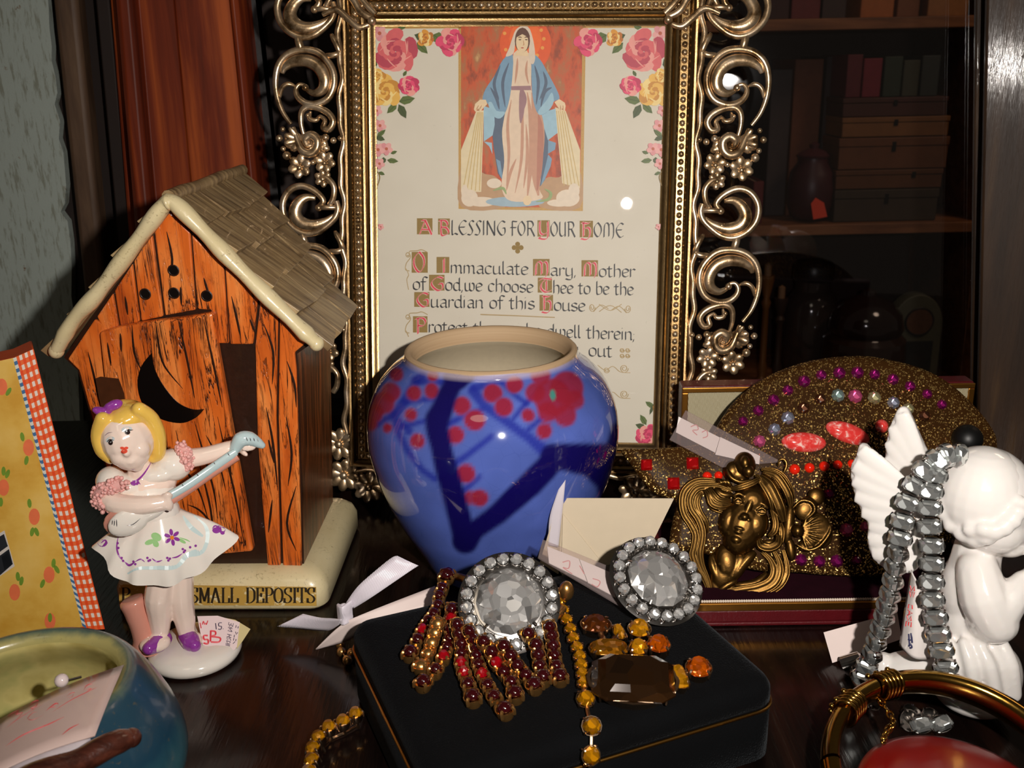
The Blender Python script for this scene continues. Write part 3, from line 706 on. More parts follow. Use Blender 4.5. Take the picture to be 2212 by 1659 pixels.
# roses
def rose(x, y, r, cols, seed=0):
    rnd = random.Random(seed); base, dark, light = cols
    for k in range(9):
        a = 2 * PI * k / 9 + rnd.uniform(-.25, .25); q = rnd.uniform(.56, .78); A.ell(x + r * q * math.cos(a), y + r * q * math.sin(a), r * rnd.uniform(.36, .5), r * rnd.uniform(.26, .36), (dark, base, light, base)[k % 4], math.degrees(a) + rnd.uniform(50, 130), 10)
    for k in range(7):
        a = 2 * PI * k / 7 + rnd.uniform(-.2, .2); A.ell(x + r * .36 * math.cos(a), y + r * .36 * math.sin(a), r * .36, r * .26, (base, light, dark)[k % 3], math.degrees(a) + 70, 10)
    for k in range(5):
        a = 2 * PI * k / 5; A.ell(x + r * .16 * math.cos(a), y + r * .16 * math.sin(a), r * .2, r * .14, (dark, base)[k % 2], math.degrees(a) + 60, 8)
    for k in range(6):
        a = rnd.uniform(0, 6.28); A.line([(x + r * .75 * math.cos(a), y + r * .75 * math.sin(a)), (x + r * .55 * math.cos(a + .5), y + r * .55 * math.sin(a + .5)), (x + r * .5 * math.cos(a + 1), y + r * .5 * math.sin(a + 1))], .5, light)
def leaf(x, y, ang, l, w_, m):
    c, d = math.cos(R(ang)), math.sin(R(ang)); P = [(0, 0), (.3, .45), (.65, .4), (1, 0), (.65, -.4), (.3, -.45)]
    A.shape([(x + l * a * c - w_ * b * d, y + l * a * d + w_ * b * c) for a, b in P], m)
    A.line([(x, y), (x + l * .9 * c, y + l * .9 * d)], .25, ink('leaf_dark', 44, 60, 24), 0)
def blossom(x, y, r, cols):
    for k in range(5): a = 2 * PI * k / 5 + .3; A.ell(x + r * .55 * math.cos(a), y + r * .55 * math.sin(a), r * .5, r * .42, cols[k % 2], math.degrees(a), 9)
    A.ell(x, y, r * .25, r * .25, ink('blossom_eye', 190, 96, 70), n=8)
pk = (ink('rose', 224, 102, 104), ink('rose_dark', 190, 68, 86), ink('rose_light', 240, 160, 148)); yl = (ink('gold_rose', 236, 184, 84), ink('gold_rose_dark', 204, 140, 50), ink('gold_rose_light', 248, 216, 140))
hp = (ink('hot_pink', 232, 72, 112), ink('hot_pink_dark', 196, 44, 88), ink('rose_light', 0, 0, 0)); og = (ink('orange_bud', 226, 154, 50), ink('orange_bud_dark', 190, 112, 34), ink('gold_rose_light', 0, 0, 0))
lg = ink('leaf_green', 92, 110, 48); lg2 = ink('leaf_green2', 70, 84, 40); lp = (ink('pale_pink', 234, 170, 164), ink('pale_pink2', 224, 148, 150))
def rosegroup(X):
    leaf(X(895), 75, X.a(20), 36, 20, lg2); leaf(X(900), 92, X.a(45), 34, 18, lg); leaf(X(945), 92, X.a(-20), 34, 22, lg2); leaf(X(935), 75, X.a(30), 30, 26, lg); leaf(X(815), 140, X.a(190), 16, 26, lg2)
    leaf(X(860), 60, X.a(-20), 20, 16, lg)
    blossom(X(820), 72, 17, lp); rose(X(855), 112, 47, pk, 1); rose(X(919), 84, 18, og, 2); rose(X(974), 92, 30, hp, 3)
    leaf(X(862), 220, X.a(-12), 36, 20, lg); leaf(X(862), 226, X.a(62), 34, 18, lg2); leaf(X(858), 224, X.a(135), 30, 16, lg); leaf(X(872), 165, X.a(-60), 14, 8, lg)
    rose(X(833), 198, 34, yl, 4); rose(X(818), 165, 16, yl, 5); rose(X(884), 186, 22, hp, 6)
    blossom(X(815), 240, 12, lp); leaf(X(815), 258, X.a(100), 14, 10, lg); blossom(X(822), 272, 14, lp); leaf(X(816), 296, X.a(-40), 24, 11, lg); leaf(X(814), 296, X.a(20), 20, 12, lg2)
    blossom(X(818), 324, 15, lp); blossom(X(836), 322, 14, lp); leaf(X(838), 346, X.a(8), 24, 12, lg); leaf(X(846), 332, X.a(-20), 14, 8, lg); leaf(X(830), 340, X.a(90), 14, 12, lg2); blossom(X(821), 354, 12, lp); leaf(X(820), 372, X.a(25), 14, 8, lg)
    A.line([(X(817), 370), (X(822), 384), (X(815), 408)], .4, ink('stem', 150, 120, 60))
    blossom(X(824), 490, 7, lp)
class Mir:
    def __init__(s, m): s.m = m
    def __call__(s, x): return 2246 - x if s.m else x
    def a(s, ang): return 180 - ang if s.m else ang
rosegroup(Mir(False)); A.done('rose_border', prt)
A = Art(lambda x, y: (x, y)); rosegroup(Mir(True)); A.done('rose_border', prt)
A = Art(lambda x, y: (x, y))
# bottom right rose and bud
leaf(1395, 925, 200, 24, 14, lg2); leaf(1396, 918, 240, 26, 14, lg); leaf(1412, 880, 215, 22, 12, lg); leaf(1412, 872, 110, 26, 8, lg2); rose(1400, 942, 26, hp, 9); rose(1418, 880, 8, og, 4); A.done('rose_border', prt)
A = Art(lambda x, y: (x, y)); rose(850, 940, 28, hp, 12); A.done('rose_border', prt)
# ---------------------------------------------------------------- lettering, written with a broad pen
GL = {
 'a': (.66, [[(.12, .86), (.34, 1), (.54, .84), (.54, .1), (.64, 0)], [(.54, .56), (.26, .5), (.12, .26), (.27, 0), (.54, .18)]]),
 'b': (.66, [[(.15, 1.6), (.15, .12), (.36, 0), (.58, .2), (.58, .8), (.4, 1), (.15, .82)]]),
 'c': (.6, [[(.55, .84), (.36, 1), (.12, .8), (.12, .2), (.34, 0), (.56, .14)]]),
 'd': (.68, [[(.56, 1.6), (.56, .1), (.64, 0)], [(.56, .85), (.34, 1), (.12, .8), (.12, .2), (.34, 0), (.56, .2)]]),
 'e': (.6, [[(.13, .46), (.54, .64), (.54, .84), (.34, 1), (.12, .8), (.12, .2), (.34, 0), (.57, .16)]]),
 'f': (.48, [[(.58, 1.48), (.4, 1.6), (.22, 1.4), (.22, -.1)], [(.02, 1), (.46, 1)]]),
 'g': (.66, [[(.56, 1), (.56, -.3), (.34, -.5), (.1, -.38)], [(.56, .85), (.34, 1), (.12, .8), (.12, .2), (.34, 0), (.56, .2)]]),
 'h': (.68, [[(.14, 1.6), (.14, 0)], [(.14, .8), (.4, 1), (.58, .8), (.58, .1), (.5, -.12)]]),
 'i': (.3, [[(.14, 1), (.14, 0)], [(.1, 1.36), (.18, 1.44)]]),
 'l': (.32, [[(.14, 1.6), (.14, .1), (.26, 0)]]),
 'm': (.98, [[(.12, 1), (.12, 0)], [(.12, .8), (.34, 1), (.48, .8), (.48, 0)], [(.48, .8), (.7, 1), (.84, .8), (.84, .1), (.92, 0)]]),
 'n': (.68, [[(.12, 1), (.12, 0)], [(.12, .8), (.4, 1), (.56, .8), (.56, .1), (.64, 0)]]),
 'o': (.66, [[(.35, 1), (.12, .8), (.12, .2), (.35, 0), (.58, .2), (.58, .8), (.35, 1)]]),
 'p': (.66, [[(.14, 1), (.14, -.5)], [(.14, .82), (.38, 1), (.58, .8), (.58, .2), (.36, 0), (.14, .15)]]),
 'r': (.5, [[(.13, 1), (.13, 0)], [(.13, .76), (.36, 1), (.5, .86)]]),
 's': (.58, [[(.52, .86), (.34, 1), (.13, .84), (.16, .6), (.5, .42), (.52, .16), (.32, 0), (.08, .14)]]),
 't': (.48, [[(.2, 1.3), (.2, .12), (.34, 0), (.46, .1)], [(.02, 1), (.42, 1)]]),
 'u': (.7, [[(.12, 1), (.12, .16), (.3, 0), (.56, .2)], [(.56, 1), (.56, .1), (.66, 0)]]),
 'w': (.92, [[(.1, 1), (.12, .14), (.3, 0), (.46, .2), (.46, 1)], [(.46, .2), (.62, 0), (.82, .2), (.82, .84), (.66, 1)]]),
 'y': (.68, [[(.12, 1), (.12, .18), (.3, 0), (.56, .2)], [(.56, 1), (.56, -.3), (.34, -.5), (.08, -.38)]]),
 ',': (.26, [[(.12, .08), (.06, -.24)]]), ';': (.28, [[(.12, .08), (.06, -.24)], [(.1, .66), (.16, .74)]]),
 'A': (.86, [[(.06, 0), (.4, 1.5), (.8, 0)], [(.2, .52), (.66, .52)], [(.2, 1.5), (.42, 1.5)]]),
 'B': (.8, [[(.2, 1.5), (.2, 0), (.55, 0), (.74, .3), (.55, .74), (.2, .8)], [(.5, .76), (.66, 1.12), (.48, 1.5), (.06, 1.5)]]),
 'C': (.7, [[(.66, 1.3), (.42, 1.5), (.12, 1.1), (.12, .4), (.4, 0), (.68, .24)]]),
 'L': (.6, [[(.16, 1.5), (.16, .04), (.36, .14), (.58, 0)]]),
 'E': (.7, [[(.64, 1.36), (.42, 1.5), (.12, 1.0), (.12, .5), (.38, 0), (.66, .2)], [(.14, .78), (.52, .8)]]),
 'S': (.56, [[(.52, 1.36), (.36, 1.5), (.16, 1.2), (.3, .8), (.42, .4), (.28, 0), (.04, .06)]]),
 'I': (.28, [[(.14, 1.5), (.14, 0)]]),
 'N': (.84, [[(.14, 0), (.14, 1.5)], [(.14, 1.48), (.68, .02)], [(.7, 1.5), (.7, -.05)]]),
 'G': (.76, [[(.66, 1.34), (.42, 1.5), (.12, 1.0), (.12, .5), (.4, 0), (.64, .2), (.64, .74), (.46, .74)]]),
 'F': (.56, [[(.18, 1.5), (.18, -.05)], [(.18, 1.48), (.56, 1.44)], [(.02, .82), (.5, .82)]]),
 'O': (.74, [[(.38, 1.5), (.12, 1.05), (.12, .45), (.38, 0), (.62, .45), (.62, 1.05), (.38, 1.5)]]),
 'R': (.74, [[(.16, 1.5), (.16, 0)], [(.06, 1.5), (.46, 1.5), (.6, 1.1), (.42, .78), (.16, .76)], [(.38, .78), (.7, -.05)]]),
 'U': (.72, [[(.12, 1.5), (.12, .3), (.32, 0), (.56, .24)], [(.58, 1.5), (.58, 0)]]),
 'M': (1.0, [[(.12, 0), (.16, 1.2), (.34, 1.5), (.5, 1.2), (.5, .1)], [(.5, 1.2), (.7, 1.5), (.86, 1.2), (.86, .2), (.74, -.2)]]),
 'Y': (.8, [[(.12, 1.5), (.12, .4), (.32, .1), (.62, .36)], [(.64, 1.5), (.64, -.1), (.4, -.4), (.04, -.28), (.2, -.14)]]),
 'H': (.8, [[(.2, 1.5), (.2, .05)], [(.2, .8), (.46, 1.0), (.62, .76), (.6, .1), (.4, -.3), (.04, -.22)], [(.1, 1.5), (.44, 1.42), (.6, 1.5)]]),
 'T': (.76, [[(.06, 1.3), (.3, 1.5), (.72, 1.4)], [(.44, 1.4), (.2, 1.0), (.14, .4), (.4, 0), (.7, .2)], [(.44, 1.2), (.44, .2)]]),
 'P': (.76, [[(.2, 1.5), (.2, -.2)], [(.06, 1.4), (.48, 1.5), (.66, 1.1), (.5, .66), (.2, .7)]]),
 ' ': (.42, [])}
def pen(mb, strokes, X, w_, n, m=0, th=R(42), hair=.26):
    """X maps glyph (x,y) to frame (u,v); w_ pen width in mm"""
    for st in strokes:
        q = [Vector((*X(a, b), 0)) for a, b in st]
        if len(q) > 3: q = cr(q, 3)
        nb = Vector((math.cos(th), -math.sin(th), 0)) * w_ / 2
        for i in range(len(q) - 1):
            a, b = q[i], q[i + 1]; d = (b - a)
            if d.length < 1e-6: continue
            d.normalize(); pn = Vector((-d.y, d.x, 0)); k = nb.dot(pn)
            if abs(k) < w_ * hair / 2: off = pn * (w_ * hair / 2)
            else: off = nb
            e = d * (w_ * .06)
            mb.poly([FP(p.x, p.y, n) for p in (a + off - e, b + off + e, b - off + e, a - off - e)], m)
def write(mb, text, x0, x1, yb0, yb1, xh, wpx, n=.08, m=0):
    """text between pixel x0..x1 on a baseline, xh = x-height in pixels"""
    tot = sum(GL[ch][0] for ch in text); s = (x1 - x0) / tot; x = x0
    for ch in text:
        wd, st = GL[ch]
        def X(a, b, x=x): px = x + a * s; return fuv(px, yb0 + (yb1 - yb0) * (px - x0) / (x1 - x0 + 1e-6) - b * xh)
        pen(mb, st, X, wpx / 5.0, n, m); x += wd * s
def c5(x, y): return (860 + x / 3.687, 440 + y / 3.687)
blk = MB(); red = MB(); gold = MB(); orn = MB()
def W5(mb, text, x0, x1, y0, y1, xh, wpx=3.7, n=.08): 
    (a, b), (c, d) = c5(x0, y0), c5(x1, y1); write(mb, text, a, c, b, d, xh / 3.687, wpx, n)
wht = MB()
def box5(x0, y0, x1, y1):
    gold.poly([fpx(*c5(*p), .05) for p in ((x0, y0), (x1, y0), (x1, y1), (x0, y1))])
# title
for ch, x0, x1, y, bx in (('A', 165, 275, 243, (150, 116, 274, 244)), ('B', 322, 410, 245, (318, 118, 412, 246)), ('Y', 1115, 1212, 252, (1110, 132, 1208, 262)), ('H', 1452, 1550, 262, (1446, 136, 1552, 268))):
    box5(*bx); W5(wht, ch, x0, x1, y, y + 3, 74, 6.6, .085); W5(red, ch, x0, x1, y, y + 3, 74, 4.0, .11)
W5(blk, 'LESSING', 414, 862, 246, 252, 76); W5(blk, 'FOR', 892, 1090, 252, 256, 76); W5(blk, 'OUR', 1208, 1412, 258, 262, 76); W5(blk, 'OME', 1552, 1800, 264, 270, 76)
for a in range(4):   # small gold quatrefoil
    c = Vector((952, 350)); d = Vector((math.cos(a * PI / 2), math.sin(a * PI / 2))) * 28
    gold.poly([fpx(*c5(c.x + d.x + 20 * math.cos(t_), c.y + d.y + 20 * math.sin(t_)), .05) for t_ in [2 * PI * k / 10 for k in range(10)]])
gold.poly([fpx(*c5(952 + 16 * math.cos(t_), 350 + 16 * math.sin(t_)), .056) for t_ in [2 * PI * k / 8 for k in range(8)]])
# verse
caps = [('O', 112, 222, 545, 108, (108, 384, 236, 550)), ('I', 330, 400, 548, 72, (306, 424, 408, 552)), ('M', 1082, 1205, 566, 70, (1074, 440, 1206, 574)), ('M', 1470, 1592, 574, 70, (1460, 450, 1592, 580)),
        ('G', 252, 372, 690, 72, (246, 566, 370, 692)), ('T', 1118, 1226, 704, 74, (1112, 588, 1226, 708)), ('G', 140, 252, 820, 74, (128, 704, 250, 822)), ('H', 1140, 1236, 846, 74, (1126, 726, 1234, 852)), ('P', 132, 232, 1020, 74, (118, 896, 234, 1026))]
for ch, x0, x1, y, xh, bx in caps: box5(*bx); W5(wht, ch, x0, x1, y, y + 2, xh, 6.6, .085); W5(red, ch, x0, x1, y, y + 2, xh, 4.0, .11)
W5(blk, 'mmaculate', 412, 1036, 552, 566, 64); W5(blk, 'ary,', 1206, 1424, 572, 576, 62); W5(blk, 'other', 1594, 1888, 582, 584, 64)
W5(blk, 'of', 112, 224, 684, 686, 64); W5(blk, 'od,we choose', 370, 1076, 690, 708, 64); W5(blk, 'hee to be the', 1228, 1874, 712, 728, 64)
W5(blk, 'uardian of this', 254, 1088, 824, 840, 64); W5(blk, 'ouse', 1236, 1490, 850, 858, 64)
W5(blk, 'rotect those who dwell therein;', 236, 1892, 1024, 1086, 64); W5(blk, 'out', 1512, 1706, 1212, 1222, 66); W5(blk, 'y', 1370, 1440, 1206, 1208, 66)
def flo(pts, w_=.35):
    P = [fpx(*c5(*p), .06) for p in pts]; orn.tube(cr(P, 5), w_ / 2, 4, up=FN, flat=.15)
flo([(655, 882), (940, 892), (1248, 905)], .5)
for x, y, s in ((1545, 826, 1), (1830, 836, -1)):
    flo([(x + s * 25 * math.cos(a) * (1 - a / 14), y + 34 * math.sin(a) * (1 - a / 14)) for a in [k * .6 for k in range(18)]]); flo([(x + s * 10, y + 34), (x + s * 70, y - 20), (x + s * 130, y + 10)])
flo([(1600, 800), (1690, 850), (1780, 800)]); flo([(1600, 860), (1690, 810), (1780, 866)])
for y in (1315, 1520):
    x = 1800
    flo([(1590, y - 30), (1650, y + 10), (1710, y - 20), (1770, y + 24), (1850, y + 30)]); flo([(x + 34 * math.cos(a) * (1 - a / 16), y - 4 + 34 * math.sin(a) * (1 - a / 16)) for a in [k * .6 for k in range(20)]]); flo([(1660 + 24 * math.cos(a) * (1 - a / 16), y + 10 + 24 * math.sin(a) * (1 - a / 16)) for a in [k * .6 for k in range(18)]])
for dx, dy in ((0, 0), (44, 0), (0, 44), (44, 44)): flo([(1784 + dx + 18 * math.cos(a) * (1 - a / 14), 1166 + dy + 18 * math.sin(a) * (1 - a / 14)) for a in [k * .6 for k in range(16)]], .5)
for yy, hh in ((385, 300), (880, 180)):
    flo([(236, yy + 4), (190, yy - 18), (150, yy - 10), (90, yy - 4), (100, yy + 40), (66, yy + 90), (60, yy + 140), (90, yy + 150)]); flo([(78 + 20 * math.cos(a) * (1 - a / 14), yy + 20 + 22 * math.sin(a) * (1 - a / 14)) for a in [k * .6 for k in range(16)]])
    flo([(62, yy + 130), (84, yy + 180), (70, yy + min(hh, 260) - 40), (84, yy + hh)])
blk.build('lettering', ink('black', 40, 40, 44), prt, smooth=0); o = red.build('lettering', ink('red', 226, 62, 84), prt, smooth=0); o['label'] = 'pink-red initial letters'
wht.build('lettering_outline', ink('outline', 232, 206, 190), prt, smooth=0)
o = gold.build('lettering_ground', pm('print_gold_dull', srgb(150, 122, 62), .6, .2, 2500, 0), prt, smooth=0); orn.build('flourish', pm('print_gold_thin', srgb(176, 150, 100), .4), prt, smooth=0)
# glass over the print
t = NT('picture_glass')
fr = t.n('Fresnel', i={'IOR': 1.4}); tr = t.n('BsdfTransparent'); gl = t.n('BsdfGlossy', i={'Roughness': .012})
mx = t.n('MixShader'); t.l(t.math('MULTIPLY', fr.outputs[0], .35), mx.inputs[0]); t.l(tr.outputs[0], mx.inputs[1]); t.l(gl.outputs[0], mx.inputs[2]); t.l(mx.outputs[0], t.out.inputs[0])
mb = MB(); mb.poly(ring_pts(.6, .7)); mb.build('glass', t.mt, fr_o, smooth=0)
from mathutils.bvhtree import BVHTree
def bvh_of(*mbs):
    vs = []; fs = []
    for m in mbs:
        o = len(vs); vs += m.v; fs += [[i + o for i in f] for f in m.f]
    return BVHTree.FromPolygons(vs, fs)
def hit(b, x, y, off=.05):
    d = ray(x, y).normalized(); r = b.ray_cast(CAM, d)
    if r[0] is None: return None
    n = r[1] if r[1].dot(d) < 0 else -r[1]
    return r[0] - d * off
def ribbon_on(mb, b, pts, w_, m=0, off=.06, sm=5, tap=True):
    """painted stroke laid on a surface; w_ in mm"""
    q = cr([Vector((x, y, 0)) for x, y in pts], sm) if sm else [Vector((x, y, 0)) for x, y in pts]
    H = [hit(b, p.x, p.y, off) for p in q]; H = [h for h in H if h is not None]
    if len(H) < 2: return
    n = len(H); L = []; Rr = []
    for i, p in enumerate(H):
        t_ = (H[min(n - 1, i + 1)] - H[max(0, i - 1)]).normalized(); s_ = t_.cross((CAM - p).normalized()).normalized()
        k = w_ / 2 * (max(.25, math.sin(PI * (i + .5) / n)) if tap else 1); L.append(p + s_ * k); Rr.append(p - s_ * k)
    mb.add(L + Rr, [(i, i + 1, n + i + 1, n + i) for i in range(n - 1)], m)
def blob_on(mb, b, x, y, rx, ry, m=0, rot=0, off=.07, n=12):
    c, d = math.cos(R(rot)), math.sin(R(rot)); H = []
    for k in range(n):
        a = 2 * PI * k / n; X = rx * math.cos(a); Y = ry * math.sin(a); H.append(hit(b, x + X * c - Y * d, y + X * d + Y * c, off))
    if any(h is None for h in H): return
    mb.poly(H, m)
def porcelain(name, rgb, rough=.12, var=.03):
    return flat(name, rgb, rough, 0, var=var, vs=120, Coat_Weight=.6, Coat_Roughness=.05, Subsurface_Weight=.08, Subsurface_Radius=(.002, .001, .0008))
# ================================================================== WOODEN OUTHOUSE COIN BANK (glazed ceramic)
hA, hB = G(247, 1322), G(706, 1320)
hx = (hB - hA).normalized(); hy = Vector((-hx.y, hx.x, 0)); hz = Vector((0, 0, 1)); HAX = (hx, hy, hz)
hW = (hB - hA).length; hN = -hy
oh = thing('outhouse_bank', 'orange-brown ceramic outhouse bank with crescent moon door and grey shingled roof', 'coin bank', (hA + hB) / 2 + hy * 38)
t = NT('orange_wood_glaze'); co = t.co('Object', (340, 340, 26), (0, R(6), 0))
n1 = t.noise(co, 1.0, 5, .62, 1.2); ln = t.math('ABSOLUTE', t.math('SUBTRACT', n1, .5))
c0 = t.ramp(t.noise(t.co('Object', (120, 120, 25)), 1.2, 4), [(.3, srgb(176, 76, 22)), (.5, srgb(216, 106, 36)), (.72, srgb(236, 142, 70))])
dk = t.ramp(ln, [(.008, (1, 1, 1)), (.028, (0, 0, 0))]); pat = t.ramp(t.noise(t.co('Object', (60, 60, 30)), 1.3, 3), [(.42, (0, 0, 0)), (.58, (1, 1, 1))])
c = t.mix(t.math('MULTIPLY', dk, pat), c0, srgb(44, 20, 10))
grime = t.ramp(t.noise(t.co('Object', (150, 150, 70)), 1.5, 5, .7), [(.56, (0, 0, 0)), (.7, (1, 1, 1))]); c = t.mix(t.math('MULTIPLY', grime, .55), c, srgb(92, 40, 16))
t.pr(c, .3, 0, t.bump(t.math('MULTIPLY', dk, -1), .5, .0006), Coat_Weight=.5, Coat_Roughness=.12); m_ow = t.mt
t = NT('brown_side_glaze'); co = t.co('Object', (360, 360, 16)); n1 = t.noise(co, 1.0, 6, .65, .6)
c = t.ramp(n1, [(.36, srgb(44, 20, 8)), (.5, srgb(104, 54, 22)), (.66, srgb(160, 84, 36))]); t.pr(c, .35, 0, t.bump(n1, .5, .0008), Coat_Weight=.3, Coat_Roughness=.15); m_os = t.mt
m_groove = flat('dark_groove_glaze', srgb(40, 20, 10), .35, var=.4, vs=500, bmp=.2, bs=900, Coat_Weight=.3)
t = NT('cream_crackle_glaze'); co = t.co(); sp = t.ramp(t.noise(co, 900, 4, .75), [(.56, (0, 0, 0)), (.68, (1, 1, 1))]); pt_ = t.ramp(t.noise(co, 110, 4), [(.4, (0, 0, 0)), (.65, (1, 1, 1))])
c = t.mix(t.math('MULTIPLY', sp, t.math('MULTIPLY', pt_, .85)), t.mix(t.noise(co, 80, 3), srgb(206, 188, 140), srgb(228, 214, 174)), srgb(104, 82, 44)); t.pr(c, .28, 0, t.bump(sp, .2, .0002), Coat_Weight=.3); m_cream = t.mt
t = NT('grey_shingle_glaze'); ang = math.atan2(1.0, 1.0); n1 = t.noise(t.co('Object', (30, 380, 30), (0, R(-45), 0)), 1.0, 5, .65, .4)
n2 = t.noise(t.co(), 60, 4); c = t.mix(n2, t.ramp(n1, [(.34, srgb(100, 76, 44)), (.5, srgb(150, 122, 80)), (.7, srgb(194, 168, 118))]), t.ramp(n1, [(.34, srgb(92, 74, 54)), (.6, srgb(154, 132, 100))])); t.pr(c, .42, 0, t.bump(n1, .4, .0006), Coat_Weight=.15); m_shg = t.mt
# base slab
mb = MB(); bc = (hA + hB) / 2
out = []
for k, (sx_, sy_) in enumerate(((1, 1), (-1, 1), (-1, -1), (1, -1))):
    for j in range(6):
        a = k * PI / 2 + j * PI / 10; r = 6
        out.append((sx_ * (hW / 2 - r) + r * math.cos(a), 36 + sy_ * (36 - r) + r * math.sin(a)))
ring = lambda s, z, lift=0: [bc + hx * (x * s) + hy * (36 + (y - 36) * s) + hz * z for x, y in out]
n = len(out); L = [ring(.975, .2), ring(1, 1.6), ring(1.0, 8), ring(.965, 11.4), ring(.9, 13.6), ring(.75, 14.6)]; vs = [p for r_ in L for p in r_]
fs = [list(range(n))[::-1], [5 * n + i for i in range(n)]]
for j in range(5): fs += [(j * n + i, j * n + (i + 1) % n, (j + 1) * n + (i + 1) % n, (j + 1) * n + i) for i in range(n)]
mb.add(vs, fs); mb.build('base', m_cream, oh, smooth=60)
# plate with lettering on the base front
def bface(x, y, off=.1): return PL(x, y, hA - hy * off, hN)
mb = MB(); mb.prism([bface(*p, .05) for p in ((258, 1262), (683, 1268), (684, 1308), (258, 1306))], hN * .25)
t = NT('worn_gold_label'); co = t.co(); f = t.ramp(t.noise(co, 260, 4, .7), [(.56, (0, 0, 0)), (.6, (1, 1, 1))]); c = t.mix(f, srgb(196, 156, 74), srgb(226, 208, 160)); t.pr(c, .45); mb.build('name_plate', t.mt, oh)
# wall
W0 = hA + hy * 9.0
def wf(x, y, off=0.0): return PL(x, y, W0 + hN * off, hN)
wall = [(288, 1232), (225, 1002), (168, 800), (138, 772), (362, 444), (668, 746), (642, 764), (645, 800), (657, 1228)]
wd = 54.0
mb = MB(); mb.prism([wf(x, y) for x, y in wall], hy * wd, 0, 1); mb.build('wall', [m_groove, m_os], oh, smooth=0)
planks = [[(146, 776), (204, 690), (224, 700), (238, 830), (250, 960), (296, 1226), (288, 1228), (227, 1002), (170, 800)],
          [(209, 684), (243, 634), (256, 708), (224, 716)], [(247, 628), (285, 570), (301, 695), (260, 706)], [(289, 564), (328, 505), (352, 684), (305, 694)], [(333, 498), (362, 454), (410, 502), (422, 670), (357, 682)],
          [(414, 507), (482, 574), (494, 742), (468, 742), (456, 670), (426, 668)], [(486, 578), (557, 642), (546, 744), (497, 744)],
          [(551, 746), (562, 647), (600, 682), (596, 900), (606, 1222), (578, 1222), (566, 1080), (556, 945)], [(604, 686), (660, 742), (636, 762), (640, 800), (652, 1224), (611, 1222), (601, 900)]]
for pl in planks:
    mb = MB(); mb.prism([wf(x, y, 1.3) for x, y in pl], hy * 1.6); mb.build('plank', m_ow, oh, smooth=0, bevel=.5)
mb = MB(); mb.prism([wf(x, y, 4.4) for x, y in ((214, 718), (262, 704), (330, 694), (400, 686), (458, 676), (470, 760), (496, 905), (546, 1192), (420, 1204), (296, 1216), (262, 1100), (236, 930))], hy * 4.2)
door = mb.build('door', m_ow, oh, smooth=0, bevel=1.0)
m_moon = flat('black_gloss_glaze', srgb(14, 9, 8), .12, Coat_Weight=.8)
outer = cr([Vector((x, y, 0)) for x, y in ((328, 762), (305, 792), (297, 832), (310, 876), (345, 904), (390, 914), (422, 903), (441, 884))], 5); inner = cr([Vector((x, y, 0)) for x, y in ((441, 884), (414, 884), (382, 868), (352, 832), (334, 796), (328, 762))], 5)
mb = MB(); P = [wf(p.x, p.y, 4.7) for p in outer + inner[1:-1]]; mb.prism(P, hy * .5); mb.build('crescent_moon', m_moon, door, smooth=30)
mb = MB(); mb.prism([wf(*p, 4.6) for p in ((206, 818), (216, 814), (256, 818), (268, 850), (273, 888), (258, 902), (224, 896), (214, 862))], hy * .5); mb.build('strap_hinge', flat('brown_hinge_glaze', srgb(70, 38, 20), .3, var=.4, vs=300, Coat_Weight=.4), door, smooth=30)
# door board grooves and cracks
mb = MB()
for L in ([(285, 702), (290, 760), (305, 800)], [(336, 692), (342, 740), (355, 790), (395, 840)], [(384, 688), (405, 780), (420, 860)], [(440, 690), (462, 790), (480, 880)], [(420, 910), (440, 980), (462, 1060), (470, 1120)], [(380, 930), (400, 1010), (430, 1060), (452, 1130)], [(470, 900), (492, 1000), (512, 1090), (528, 1180)],
          [(350, 940), (372, 1000)], [(430, 1000), (455, 1100), (462, 1190)], [(492, 960), (500, 1040)], [(260, 720), (262, 760)], [(232, 740), (240, 790)], [(370, 1130), (430, 1150), (455, 1190)], [(445, 940), (470, 990), (488, 1060)], [(405, 1090), (440, 1110), (500, 1190)]):
    q = cr([wf(x, y, 4.42) for x, y in L], 5); mb.tube(q, [.42 * max(.2, math.sin(PI * (i + .5) / len(q))) for i in range(len(q))], 5, up=hN, flat=.3)
mb.build('wood_crack', m_groove, door)
mb = MB()
for L in ([(575, 880), (590, 960), (600, 1060)], [(620, 780), (636, 830), (640, 880)], [(618, 900), (630, 980), (622, 1050)], [(588, 1080), (580, 1150)], [(640, 1050), (620, 1130), (640, 1190)], [(570, 700), (590, 760), (588, 830)], [(500, 640), (512, 690), (520, 730)], [(440, 600), (452, 640)], [(360, 500), (372, 560), (366, 600)], [(390, 620), (392, 660)], [(270, 640), (276, 680)], [(190, 760), (205, 820), (215, 870)], [(205, 900), (226, 960)], [(240, 1000), (262, 1060)], [(540, 690), (552, 720)], [(580, 950), (592, 1000)]):
    q = cr([wf(x, y, 1.33) for x, y in L], 5); mb.tube(q, [.45 * max(.2, math.sin(PI * (i + .5) / len(q))) for i in range(len(q))], 5, up=hN, flat=.3)
mb.build('wall_crack', m_groove, oh)
for x, y in ((375, 584), (376, 633), (314, 635), (447, 639)):
    mb = MB(); mb.lathe([(1.6, 0), (1.5, .16), (0, .12)], wf(x, y, 1.3), 16, (hx, hz, hN)); mb.lathe([(1.65, 0), (2.0, .2), (1.7, .3), (1.4, 0)], wf(x, y, 1.3), 16, (hx, hz, hN), m=1); mb.build('knot_hole', [m_moon, m_groove], oh, smooth=60)
